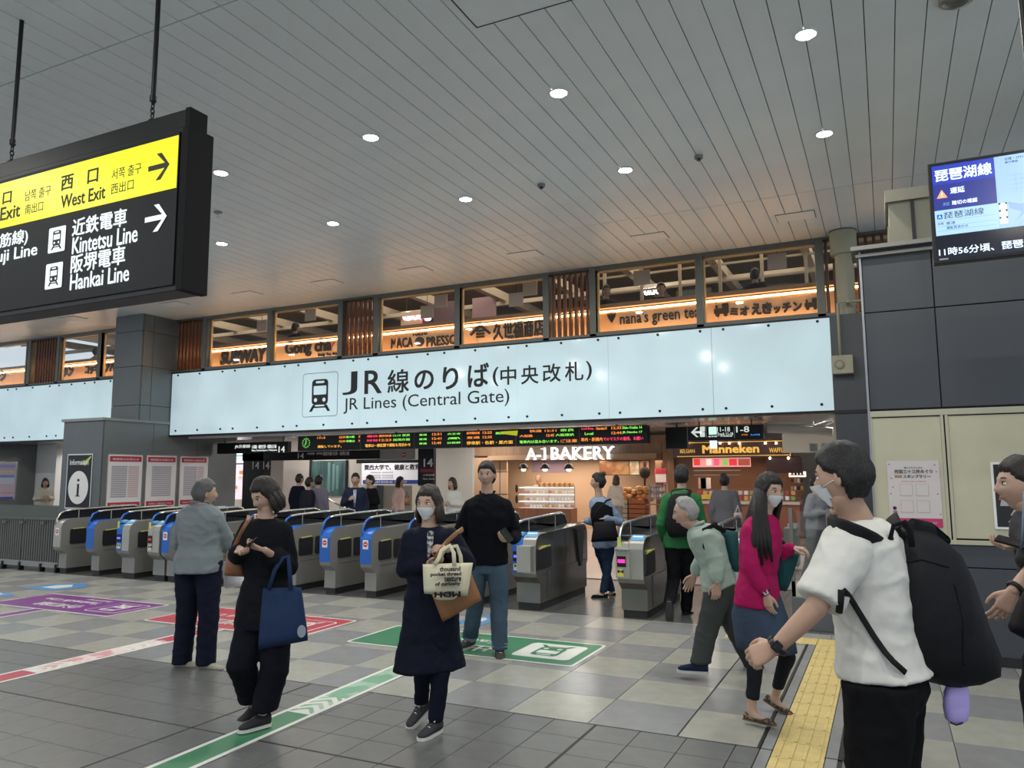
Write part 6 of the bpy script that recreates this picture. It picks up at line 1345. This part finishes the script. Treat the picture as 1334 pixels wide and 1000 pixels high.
# --- woman in dark coat with cream tote
p = Pose(GP(560, 952), 1.60, (.05, -1, 0)); D3 = p.D()
p.px(head=(559, 657, 0), neck=(560, 684, .02), shL=(590, 698, 0), shR=(533, 698, 0), elR=(528, 741, .02), wrR=(560, 733, -.16), elL=(609, 733, -.02), wrL=(583, 716, -.20), chest=(561, 722, .02), waist=(560, 762, .02), pel=(561, 802, .02), hipL=(573, 812, 0), hipR=(549, 812, .0), knL=(574, 874, -.04), anL=(567, 940, -.06), knR=(551, 872, -.06), anR=(549, 917, .14))
p.J['toeL'] = V((-.1, -1, 0)); p.J['toeR'] = V((-.25, -1, -.5))
w3 = person('woman in long dark navy coat carrying a cream printed tote bag', p, hair='bob', haircol=(.03, .022, .018), female=True, mask=True, top=dict(mat=fab('coat_navy', (.007, .009, .019), .8), hem=-.36, inf=.030, flare=.040, name='coat', cuff=.75, cuffw=1.3), bottom=dict(kind='trousers', mat=C_navy, knee=.062, ank=.046, inf=.008, hem=.0, cut=.03), shoes=dict(mat=fab('sneaker_grey', (.045, .045, .05)), sole=mat('sole_white', (.6, .59, .55), .6), laces=mat('lace_white', (.68, .67, .65), .7), bow=True),
            hands={'R': dict(dir=(.8, -.3, .05), palm=(0, .2, 1), curl=.9), 'L': dict(dir=(-.9, -.25, .1), palm=(-.2, .5, -.6), curl=1.15, thumb=.9)})
MB().loft([(J3(D3-.135, 561, 693), RH, Z3, .022, .010), (J3(D3-.15, 560, 710), RH, FH, .020, .01), (J3(D3-.15, 558, 730), RH, FH, .004, .006)], mat('patterned_blouse', (.45, .45, .44), .7, col2=(.04, .04, .05), vscale=40), 12).obj('blouse', w3)
M_tc = fab('tote_cream', (.62, .58, .42), .85, .3, 14); M_tan = mat('tan_leather', (.25, .115, .045), .5, bump=.1, bscale=30)
t, P, n_, at = tote('cream cotton tote bag printed with black words held by the woman in dark coat', [(551, 735), (616, 733), (609, 776), (553, 773)], D3-.26, .13, M_tc, [], M_tc, bulge=.05)
MB().loft([(at((581, 773), 0), RH, FH, .085, .06), (at((580, 779), 0), RH, FH, .066, .045), (at((580, 780.5), 0), RH, FH, .05, .03)], M_tc, 18, ex=3).obj('bag_base', t)
for dd in (-.05, .03): MB().tube([at((566, 736), dd), at((572, 726), dd), at((575, 717), dd*.3), at((586, 710), dd*.2-.0), at((591, 720), dd*.6), at((592, 737), dd)] if dd < 0 else [at((568, 736), dd), at((580, 714), dd*.3), at((595, 711), dd*.2), at((600, 724), dd), at((601, 737), dd)], .01, M_tc, 8, flat=(.013, .003, tuple(n_))).obj('handle', t)
ux = (P[1]-P[0]).normalized(); uz = (P[0]-P[3]); uz = (uz-ux*uz.dot(ux)).normalized(); nn = ux.cross(uz)
for s_, a, b, y0, y1 in (('thousand', 573, 600, 738, 744), ('pocket thread', 561, 601, 745, 751.5), ('texture', 579, 601, 751.5, 757), ('of curiosity', 567, 600, 757.5, 764)):
    A = at((a, y1), -.092); text(s_, A, (at((b, y1), -.092)-A).length, .028, M_ink, t, ux, uz, bold=.03, ext=.012)
A = at((600, 770), -.088); text('MDH', A, .165, .034, M_ink, t, -ux, -uz, bold=.05, ext=-.010)
t, P, n_, at = tote('tan leather bag hanging behind the cream tote', [(556, 757), (612, 742), (628, 781), (577, 810)], D3-.13, .05, M_tan, [], M_tan, name='leather_bag')
strap(t, 'strap', [(562, 760, -.06), (564, 738), (572, 720), (582, 706), (592, 697), (600, 691), (603, 689, .10)], D3, kid(w3, 'coat', 'body'), M_tan, .018)
# --- man in black sweater and jeans
p = Pose(GP(634, 850), 1.74, (.25, -1, 0)); D4 = p.D()
p.px(head=(634, 619, 0), neck=(635, 642, .02), shL=(660, 659, 0), shR=(610, 659, 0), elR=(599, 693, .05), wrR=(604, 722, -.02), elL=(671, 697, .08), wrL=(668, 703, -.16), chest=(636, 672, 0), waist=(635, 702, 0), pel=(634, 730, 0), hipL=(648, 738, 0), hipR=(620, 738, 0), knL=(650, 790, -.03), anL=(651, 845, -.08), knR=(620, 785, .05), anR=(612, 831, .22))
p.J['toeL'] = V((.55, -1, 0)); p.J['toeR'] = V((-.1, -1, 0))
p4 = person('man in black sweater and faded blue jeans with turned up cuffs, holding a phone', p, hair='short', haircol=(.015, .013, .012), top=dict(mat=fab('black_sweater', (.005, .0055, .008), .9), hem=-.03, inf=.028, name='sweater', collar=True), bottom=dict(kind='jeans', mat=fab('faded_denim', (.050, .082, .115), .8, var=.35, vscale=3), knee=.078, ank=.070, inf=.016, hem=.0), shoes=dict(mat=fab('sneaker_charcoal', (.05, .05, .045)), sole=mat('sole_cream', (.45, .42, .36), .7), laces=mat('lace_white', (.68, .67, .65), .7)), wide=1.05, hands={'L': dict(dir=(-.7, -.5, .1), palm=(-.3, .5, .6), curl=.9)})
for n in 'LR': an = p.J['an'+n]; kn = p.J['kn'+n]; MB().cyl(an+Z3*.012, an+(kn-an).normalized()*.05, .076, mat('denim_turnup', (.16, .20, .22), .8), .078, n=20).obj('turn_up', p4)
phone('dark phone in the hand of the man in jeans', J3(D4-.22, 660, 697), (-.5, -.3, .8), (-.3, -1, .3))
# --- woman in black vest and pale blue sleeves at the gate
p = Pose(GP(790, 777), 1.60, (-.95, -.3, 0)); D5 = p.D()
p.px(head=(779, 628, 0), neck=(780, 646, .02), shR=(776, 653, .08), shL=(793, 656, -.05), elR=(777, 680, .1), wrR=(763, 678, -.02), elL=(809, 681, -.02), wrL=(789, 675, -.18), chest=(785, 668, 0), waist=(787, 686, 0), pel=(787, 706, 0), hipL=(791, 712, -.03), hipR=(783, 712, .05), knL=(791, 742, -.05), anL=(786, 771, -.08), knR=(789, 742, .08), anR=(797, 770, .16))
p.J['toeL'] = V((-.9, -.5, 0)); p.J['toeR'] = V((-.8, -.5, 0))
C_ice = fab('pale_blue_blouse', (.20, .26, .36), .7)
p5 = person('woman in black vest and pale blue blouse passing through the steel gates', p, hair='bun', haircol=(.012, .010, .010), female=True, fine=True, top=dict(mat=C_ice, hem=-.06, inf=.024, name='blouse', cuff=.9, cuffw=1.0), bottom=dict(kind='jeans', mat=fab('dark_denim', (.018, .035, .07)), knee=.062, ank=.048, inf=.010, hem=0), shoes=dict(mat=SH_black, sole=M_black, flat=True), hands={'L': dict(dir=(-.9, .2, -.1), palm=(0, 0, -1), curl=.5), 'R': dict(dir=(-.9, .0, -.15), palm=(0, 0, -1), curl=.6)})
J = p.J; fz = p.f; MB().loft([(J['waist']-Z3*.03, p.r, fz, .170, .155), (J['chest']-Z3*.03, p.r, fz, .172, .172), (J['chest']+Z3*.08, p.r, fz, .160, .160), (J['chest']+Z3*.155, p.r, fz, .115, .122), (J['chest']+Z3*.175, p.r, fz, .07, .09)], C_black, 20).obj('vest', p5)
tote('black shoulder bag of the woman at the gates', [(774, 680), (800, 678), (807, 704), (770, 706)], D5-.28, .12, fab('bag_black', (.010, .010, .013), .6, .3), [[(773, 678, .05), (778, 665, .06), (790, 652, .08), (796, 650, .2)]], M_sblack, bulge=.05)
# --- person in green jacket walking away with black backpack
p = Pose(GP(884, 802), 1.74, (-.15, 1, 0)); D6 = p.D()
p.px(head=(888, 620, 0), neck=(888, 638, 0), shL=(868, 650, 0), shR=(908, 650, 0), elL=(862, 682, -.02), wrL=(866, 704, .1), elR=(914, 683, 0), wrR=(911, 706, .1), chest=(888, 663, 0), waist=(887, 688, 0), pel=(886, 706, 0), hipL=(878, 712, 0), hipR=(895, 712, 0), knL=(878, 754, -.02), anL=(872, 785, -.30), knR=(896, 752, .05), anR=(894, 795, .1))
p.J['toeL'] = V((-.1, .45, -1)); p.J['toeR'] = V((.15, 1, 0))
p6 = person('person in green jacket and black trousers walking away through the gates', p, hair='short', haircol=(.015, .013, .012), top=dict(mat=fab('green_jacket', (.025, .13, .045), .75), hem=-.06, inf=.03, name='jacket', collar=True), bottom=dict(kind='trousers', mat=C_black, knee=.076, ank=.062, inf=.016, hem=.0), shoes=dict(mat=SH_black, sole=mat('sole_dark_grey', (.05, .05, .05), .7)))
def backpack(label, c, f, k, m, straps=None, H=.46, Wd=.30, Dp=.17, lean=V((0, 0, 0)), r=None):
    """c = centre of the side against the back, f = facing of the wearer"""
    f = az(V(f)); b = -f; r = V((f.y, -f.x, 0)); t = thing('backpack', label, 'backpack', tuple(c)); c = V(c); mb = MB()
    prof = [(-.5, .80, .55), (-.47, .95, .80), (-.38, 1.04, 1.0), (-.15, 1.05, 1.06), (.10, 1.0, 1.0), (.30, .92, .86), (.42, .78, .66), (.48, .60, .42), (.50, .40, .2)]
    secs = []
    for z, w_, d_ in prof:
        secs.append((c+lean*z+Z3*z*H+b*(Dp*d_*.5), r, b, Wd/2*w_, Dp/2*d_+.012))
    mb.loft(secs, m, 28, ex=2.9)
    for v in mb.v: v += V((noise.noise(v*7), noise.noise(v*7+V((5, 0, 0))), noise.noise(v*7+V((0, 9, 0)))))*.012*k
    mb.obj('pack_body', t)
    return t, r, b
t, r_, b_ = backpack('black backpack on the person in green jacket', p.J['chest']-p.f*.13-Z3*.06, p.f, 1, fab('pack_black', (.011, .011, .013), .7, .4), H=.50, Wd=.30)
for sd in (-1, 1): MB().tube([p.J['chest']-p.f*.10+r_*sd*.09+Z3*.17, p.J['neck']+r_*sd*.095-Z3*.0, p.J['chest']+p.f*.145+r_*sd*.10+Z3*.05], .01, M_sblack, 8, flat=(.025, .006, tuple(p.f))).obj('strap', t)
# --- stooping man in pale green shirt
p = Pose(GP(925, 880), 1.68, (-1, -.25, 0)); D7 = p.D()
p.px(head=(893, 668, 0), neck=(908, 684, .0), shL=(914, 696, -.12), shR=(916, 692, .12), elL=(933, 732, -.15), wrL=(934, 759, -.2), elR=(915, 728, .2), wrR=(905, 748, .25), chest=(922, 706, 0), waist=(932, 735, 0), pel=(936, 762, 0), hipL=(936, 772, -.07), hipR=(938, 772, .07), knL=(921, 822, -.08), anL=(912, 863, -.12), knR=(958, 822, .1), anR=(986, 874, .3))
p.J['toeL'] = V((-1, -.1, 0)); p.J['toeR'] = V((-.9, -.2, -.45))
p7 = person('grey haired man in pale green shirt stooping forward as he walks left', p, hair='thin', haircol=(.30, .30, .29), top=dict(mat=fab('pale_green_shirt', (.30, .37, .32), .75), hem=-.02, inf=.026, name='shirt', cuff=.72, cuffw=1.2, collar=True), bottom=dict(kind='trousers', mat=fab('dark_grey_trousers', (.045, .052, .050)), knee=.084, ank=.076, inf=.018, hem=.0), shoes=dict(mat=fab('shoe_navy', (.014, .022, .05)), sole=mat('sole_pale', (.5, .5, .52), .7)), headtilt=.25, look=(-1, -.25, -.2), hands={'L': dict(dir=(-.1, 0, -1), curl=.7)})
watch(p7, p.J['elL'], p.J['wrL'], mat('watch_steel', (.6, .55, .42), .3, metal=.8), M_white, .031, .9)
t, P, n_, at = tote('dark teal backpack on the stooping man', [(942, 690), (960, 692), (962, 745), (945, 744)], D7+.02, .26, fab('pack_teal', (.014, .055, .058), .7, .3), [], M_sblack, name='backpack', cat='backpack')
MB().tube([at((945, 692), -.1), at((930, 684), -.14), at((917, 690), -.17), at((918, 712), -.19), at((935, 735), -.17), at((946, 742), -.1)], .01, M_sblack, 8, flat=(.022, .005, tuple(n_))).obj('strap', t)
# --- woman in magenta cardigan
p = Pose(GP(1005, 940), 1.60, (.95, -.45, 0)); D8 = p.D()
p.px(head=(1002, 640, 0), neck=(993, 668, .02), shL=(1003, 690, .15), shR=(975, 690, -.10), elR=(978, 738, -.16), wrR=(998, 772, -.18), elL=(1008, 726, .18), wrL=(1031, 713, .10), chest=(990, 712, .0), waist=(988, 746, 0), pel=(988, 776, 0), hipL=(995, 790, .08), hipR=(984, 790, -.06), knR=(984, 858, -.06), anR=(979, 923, -.06), knL=(1026, 855, .05), anL=(1010, 905, .22))
p.J['toeR'] = V((.93, -.30, 0)); p.J['toeL'] = V((.88, -.15, -.42))
p8 = person('woman with long black hair in magenta cardigan, denim skirt and leopard print flats', p, hair='long', haircol=(.012, .009, .009), female=True, mask=True, top=dict(mat=fab('magenta_cardigan', (.34, .010, .085), .8), hem=-.06, inf=.020, name='cardigan', flare=.012, cuff=.93, cuffw=.8), bottom=dict(kind='leggings', mat=fab('legging_black', (.012, .013, .018), .8, .2), knee=.056, ank=.040, inf=.006, hem=-.02, cut=.17), shoes=dict(mat=mat('leopard_print', (.20, .13, .085), .8, col2=(.025, .016, .012), vscale=60, thr=.47), sole=mat('sole_tan', (.12, .08, .05), .7), sole_h=.010, flat=True), hands={'R': dict(dir=(.15, -.05, -1), curl=.5), 'L': dict(dir=(.9, -.2, -.05), palm=(0, .1, -1), curl=.9)}, look=(.85, -.65, -.12))
J = p.J; MD = fab('denim_skirt_cloth', (.038, .055, .088), .85, .6, 11, var=.15); q = V(p.f)
MB().loft([(J['pel']+Z3*.08, p.r, q, .130, .105), (J['pel']+Z3*.0, p.r, q, .165, .140), (J['pel']-Z3*.12, p.r, q, .180, .185), (J['pel']-Z3*.26+q*.03, p.r, q, .175, .205), (J['pel']-Z3*.345+q*.045, p.r, q, .165, .210), (J['pel']-Z3*.35+q*.045, p.r, q, .15, .19)], MD, 30).obj('denim_skirt', p8)
hm = [o for o in kid(p8, 'hair')][0].data.materials[0]
for i, (a, b) in enumerate(((984, 981), (987, 987), (990, 993), (993, 999), (996, 1006))):
    MB().loft([(J3(D8-.06, a, 645), RH, FH, .018, .016), (J3(D8-.10, a, 668), RH, FH, .021, .018), (J3(D8-.165, (a+b)/2, 700), RH, FH, .021, .014), (J3(D8-.175, b, 728+(i%3)*4), RH, FH, .008, .008)], hm, 12).obj('hair_lock', p8)
watch(p8, p.J['elR'], p.J['wrR'], M_black, mat('watch_pale', (.5, .5, .55), .2), .031, .93)
M_tt = fab('tote_teal', (.012, .055, .060), .75, .3)
t, P, n_, at = tote('dark teal bag in front of the woman in magenta cardigan', [(1006, 712), (1041, 722), (1024, 770), (1004, 768)], D8+.16, .10, M_tt, [[(1010, 714, 0), (1014, 700, -.02), (1022, 708, 0)], ], M_tt)
# --- man in white T-shirt with black backpack (foreground, cut by the frame)
d9 = 3.0; g9 = J3(d9, 1145, 640); g9.z = 0
p = Pose(g9, 1.76, (-.96, .26, 0)); 
p.px(head=(1098, 622, -.02), neck=(1118, 674, .02), shL=(1097, 712, -.15), shR=(1150, 704, .17), elL=(1064, 790, -.18), wrL=(1012, 842, -.12), elR=(1165, 790, .30), wrR=(1150, 850, .36), chest=(1130, 742, .02), waist=(1142, 815, .02), pel=(1151, 885, .02), hipL=(1146, 900, -.07), hipR=(1158, 900, .10), knL=(1140, 1040, -.06), anL=(1130, 1180, -.08), knR=(1160, 1040, .1), anR=(1190, 1178, .2))
p.J['anL'].z = .085; p.J['anR'].z = .085
p.J['toeL'] = V((-.7, .7, 0)); p.J['toeR'] = V((-.6, .8, 0))
p9 = person('man in white T-shirt walking away at front right, wearing a smart watch', p, hair='short', haircol=(.010, .009, .009), mask=True, sleeve='short', voxel=.009, skin=(.44, .27, .19), top=dict(mat=fab('white_cotton', (.60, .59, .55), .85, .7, 6), hem=.025, inf=.034, flare=.008, name='t_shirt', short=.90), bottom=dict(kind='trousers', mat=fab('black_cotton', (.006, .006, .007), .9), knee=.090, ank=.080, inf=.022, hem=.02), shoes=dict(mat=SH_black, sole=M_white), wide=1.0, look=(-.95, .3, -.15), hands={'L': dict(dir=(-.80, .10, -.42), palm=(.25, .85, -.35), curl=1.05, thumb=.8)})
watch(p9, p.J['elL'], p.J['wrL'], M_black, M_black, .036, .96)
M_pk = fab('pack_nylon', (.012, .012, .014), .55, .45, 8)
Dp = d9+.0; fd = V((-.80, -.25, 0)).normalized()
def pk(px, py, d_): return J3(d9+d_, px, py)
t = thing('backpack', 'large black roll top backpack on the man in white T-shirt', 'backpack', tuple(pk(1210, 880, .1)))
mb = MB(); 
for q in [[(1228, 884, .06, .115, .10), (1226, 868, .05, .172, .155), (1218, 840, .05, .186, .175), (1211, 800, .05, .178, .185), (1200, 750, .05, .160, .175), (1192, 715, .05, .128, .150), (1187, 698, .05, .100, .115), (1184, 688, .05, .072, .07)]]:
    mb.loft([(pk(a, b, c), RH, FH, w_, d_) for a, b, c, w_, d_ in q], M_pk, 36, ex=2.9)
for v in mb.v: v += V((noise.noise(v*6), noise.noise(v*6+V((5, 0, 0))), noise.noise(v*6+V((0, 9, 0)))))*.024+V((noise.noise(v*15), noise.noise(v*15+V((5, 0, 0))), noise.noise(v*15+V((0, 9, 0)))))*.008
bp = mb.obj('pack_body', t)
MB().loft([(pk(1168, 700, .02), RH, Z3, .02, .03), (pk(1190, 690, -.02), RH, Z3, .02, .045), (pk(1214, 694, 0), RH, Z3, .02, .04), (pk(1232, 704, 0), RH, Z3, .02, .02)], M_pk, 14).obj('rolled_top', t)
MB().tube([pk(1164, 716, -.08), pk(1160, 700, -.12), pk(1164, 684, -.14), pk(1178, 680, -.14), pk(1186, 692, -.13), pk(1188, 712, -.12)], .01, M_sblack, 8, flat=(.012, .004, tuple(-FH))).obj('grab_handle', t)
SH9 = kid(p9, 't_shirt')
strap(t, 'shoulder_strap', [(1150, 716, -.05), (1140, 706), (1120, 696), (1100, 688), (1084, 684), (1080, 683, .12)], d9, SH9, M_sblack, .034, .007)
strap(t, 'shoulder_strap', [(1174, 706, .0), (1168, 694), (1163, 680), (1160, 671, .12), (1158, 676, .2)], d9, SH9, M_sblack, .032, .007)
strap(t, 'side_strap', [(1098, 768), (1106, 776), (1122, 802), (1138, 828), (1152, 848), (1161, 860, -.21), (1180, 876, -.19)], d9, SH9, M_sblack, .011, .003)
strap(t, 'strap_end', [(1096, 768), (1095, 782), (1093, 798)], d9, SH9, M_sblack, .012, .003)
strap(t, 'seam', dense([(1166, 735), (1200, 728), (1236, 738)]), d9, [bp], M_sblack, .004, .003, .003)
strap(t, 'seam', dense([(1178, 740), (1182, 800), (1192, 866)]), d9, [bp], M_sblack, .004, .003, .003)
strap(t, 'seam', dense([(1244, 760), (1256, 810), (1256, 866)]), d9, [bp], M_sblack, .004, .003, .003)
q = pk(1247, 880, .0); t = thing('hanging_pouch', 'small lilac pouch hanging below the large black backpack', 'pouch', tuple(pk(1246, 942, 0)))
MB().loft([(pk(1246, y, 0), RH, FH, w_, w_*.55) for y, w_ in ((884, .012), (888, .030), (900, .044), (920, .048), (936, .040), (943, .018))], mat('lilac_vinyl', (.46, .38, .78), .4), 20, ex=2.6).obj('pouch_body', t)
MB().tube([pk(1246, 885, 0), pk(1243, 878, .01), pk(1240, 870, .05)], .004, M_black, 6).obj('cord', t); MB().tube([pk(1238, 941, -.03), pk(1246, 944, -.035), pk(1254, 941, -.03)], .003, M_black, 6).obj('zip', t)
# --- person cut by the right edge
g10 = J3(3.6, 1385, 700); g10.z = 0
p = Pose(g10, 1.68, (-.9, -.2, 0))
p.px(head=(1330, 632, .0), neck=(1345, 662, 0), shL=(1352, 690, -.1), shR=(1362, 684, .15), elL=(1348, 742, -.16), wrL=(1321, 768, -.18), elR=(1362, 735, .15), wrR=(1340, 711, .0), chest=(1372, 720, 0), waist=(1378, 770, 0), pel=(1380, 812, 0), hipL=(1378, 830, -.08), hipR=(1386, 830, .08), knL=(1360, 900, -.08), anL=(1368, 1000, -.1), knR=(1392, 905, .1), anR=(1420, 985, .2))
p.J['anL'].z = .085; p.J['anR'].z = .1; p.J['toeL'] = V((-1, 0, 0)); p.J['toeR'] = V((-1, 0, -.3))
p10 = person('person in dark clothes cut by the right edge, holding a phone and wearing a bracelet', p, hair='short', haircol=(.02, .015, .012), sleeve='short', top=dict(mat=fab('charcoal_top', (.05, .05, .055)), hem=-.08, inf=.026, name='t_shirt', short=.9), bottom=dict(kind='trousers', mat=C_black, knee=.085, ank=.075, inf=.02, hem=.0), shoes=dict(mat=SH_black, sole=M_black), hands={'L': dict(dir=(-.5, 0, -.9), curl=.5), 'R': dict(dir=(-.9, 0, -.1), palm=(0, .2, 1), curl=.8)})
watch(p10, p.J['elL'], p.J['wrL'], M_black, None, .033, .9)
MB().tube([J3(3.3, 1334, 640), J3(3.28, 1332, 690), J3(3.3, 1330, 714)], .004, mat('lanyard_blue', (.12, .16, .22), .6), 6).obj('lanyard', p10)
phone('phone in the hand of the person at the right edge', J3(3.45, 1322, 707), (-.9, .3, .25), (0, -.3, 1))
tote('black shoulder bag of the person at the right edge', [(1334, 772), (1372, 760), (1368, 850), (1316, 822)], 3.25, .12, fab('bag_black', (.01, .01, .01)), [[(1340, 775, 0), (1350, 730, 0), (1360, 690, .1)]], M_sblack, name='shoulder_bag')
# ------------------------------------------------------------------ smaller figures beyond the gates
def far(label, px, Y, H, f, top, bottom, hair='short', haircol=(.015, .013, .012), female=False, stride=.3, name='person', arms=None, sleeve='long', lead='L', skin=(.42, .27, .20), topkw=None, x=None):
    g = atY(px, 640, Y); g.z = 0; p = Pose(g, H, f, stride, .03, lead)
    for n, q in (arms or {}).items(): p.J[n] = p.up(*q)
    return person(label, p, skin=skin, hair=hair, haircol=haircol, female=female, fine=False, sleeve=sleeve, top=dict(mat=top, name='top', hem=-.05, inf=.025, **(topkw or {})), bottom=dict(kind='trousers', mat=bottom, knee=.075, ank=.062, inf=.014, hem=0), shoes=dict(mat=SH_black, sole=M_black)), p
bend = dict(elL=(-.22, -.05, 1.12), wrL=(-.12, .20, 1.15), elR=(.22, -.05, 1.12), wrR=(.12, .20, 1.15))
far('person in dark coat far left of the group behind the gates', 388, 14.2, 1.70, (.2, 1, 0), C_navy, C_black, stride=.2)
far('person in black jacket standing behind the gates, beside the dark coated one', 401, 13.2, 1.62, (.4, 1, 0), fab('ink_jacket', (.015, .016, .025)), C_black, stride=.1)
a, p = far('person in mauve grey shirt and black trousers walking behind the gates', 414, 13.6, 1.66, (-.3, 1, 0), fab('mauve_shirt', (.20, .19, .25)), C_black, stride=.5)
a, p = far('businessman in navy suit with pale blue shirt behind the gates', 463, 12.6, 1.70, (.6, -.9, 0), fab('navy_suit', (.018, .024, .05)), C_navy, stride=.2, arms=dict(elR=(.24, -.05, 1.1), wrR=(.10, .22, 1.2)))
MB().loft([(p.up(0, .125, 1.38), p.r, Z3, .035, .01), (p.up(0, .150, 1.22), p.r, Z3, .025, .01), (p.up(0, .150, 1.05), p.r, Z3, .012, .01)], fab('ice_shirt', (.40, .48, .62)), 10).obj('shirt_front', a)
far('person in black behind the businessman in navy suit', 484, 13.7, 1.66, (-.5, -.9, 0), C_black, C_black, stride=.1, arms=bend)
far('woman in pale pink coat and light jeans seen from behind', 519, 15.6, 1.62, (1, .2, 0), fab('pink_coat', (.56, .40, .36)), fab('light_denim', (.16, .22, .32)), hair='bob', haircol=(.04, .025, .018), female=True, stride=.3, topkw={})
tote('brown bag on the far side of the woman in pale pink coat', [(527, 648), (534, 648), (534, 658), (527, 658)], 14.9, .10, M_brown, [[(528, 648, 0), (530, 640, 0), (532, 648, 0)]], M_brown, name='shoulder_bag')
far('person in loose white top behind the gates, right of the number panel', 591, 14.0, 1.60, (-.3, -1, 0), fab('white_top', (.60, .59, .56)), fab('light_trousers', (.45, .43, .38)), hair='bob', female=True, haircol=(.03, .02, .015), stride=0, arms=bend)
far('bakery worker in beige standing behind the lit glass case', 702, 22.4, 1.62, (-.1, -1, 0), fab('beige_uniform', (.52, .42, .32)), C_black, hair='bun', female=True, haircol=(.35, .25, .18), stride=0, arms=bend)
far('bakery customer in beige standing by the bread stand', 802, 19.6, 1.62, (.3, 1, 0), fab('beige_cardigan', (.42, .36, .30)), fab('grey_skirt', (.20, .19, .19)), hair='bob', female=True, haircol=(.06, .04, .03), stride=0)
a, p = far('person in grey hooded top walking away before the brown shop', 944, 13.2, 1.66, (-.1, 1, 0), fab('grey_hoodie', (.13, .13, .145)), C_black, stride=.3)
tote('small pink and white bag beside the person in grey hooded top', [(956, 668), (966, 667), (967, 684), (957, 685)], 12.6, .10, fab('pinkish_bag', (.5, .42, .45)), [[(958, 668, 0), (961, 658, 0), (964, 668, 0)]], M_pnl, name='shoulder_bag')
far('person in light grey jacket leaning on the desk behind the man in white T-shirt', 1062, 12.0, 1.64, (.9, -.3, 0), fab('light_grey_jacket', (.24, .25, .27)), fab('grey_trousers', (.14, .15, .16)), stride=.4, arms=bend)
a, p = far('person in beige top at the counter far left', 58, 13.4, 1.62, (.9, -.4, 0), fab('beige_top', (.46, .44, .36)), C_black, female=True, hair='bob', stride=0, arms=bend)
# people seen through the upper windows
def upper(label, px, Y, f, top, x=0):
    g = atY(px, 400, Y); g.z = 3.62; p = Pose(g, 1.66, f, 0, 0)
    for n, q in bend.items(): p.J[n] = p.up(*q)
    person(label, p, fine=False, top=dict(mat=top, name='top', hem=-.05, inf=.025), bottom=dict(kind='trousers', mat=C_black, inf=.014, hem=0), shoes=dict(mat=SH_black, sole=M_black))
upper('dark clothed customer at the left of the second window from the right', 790, 13.9, (.5, -.9, 0), fab('ink_jacket', (0, 0, 0)))
upper('dark haired customer at the middle of the second window from the right', 862, 14.2, (.2, -1, 0), C_black)
upper('customer in black seen from behind in the rightmost window', 985, 13.9, (.2, 1, 0), C_black)
upper('customer in dark top seen through the second window right of the square pillar', 385, 14.0, (.2, 1, 0), C_black)
upper('customer in dark top in the window second left of the square pillar', 72, 14.0, (.3, 1, 0), C_black)
upper('customer in dark top in the window just left of the square pillar', 128, 14.2, (.2, 1, 0), C_black)
bpy.data.scenes.remove(_tmpsc)
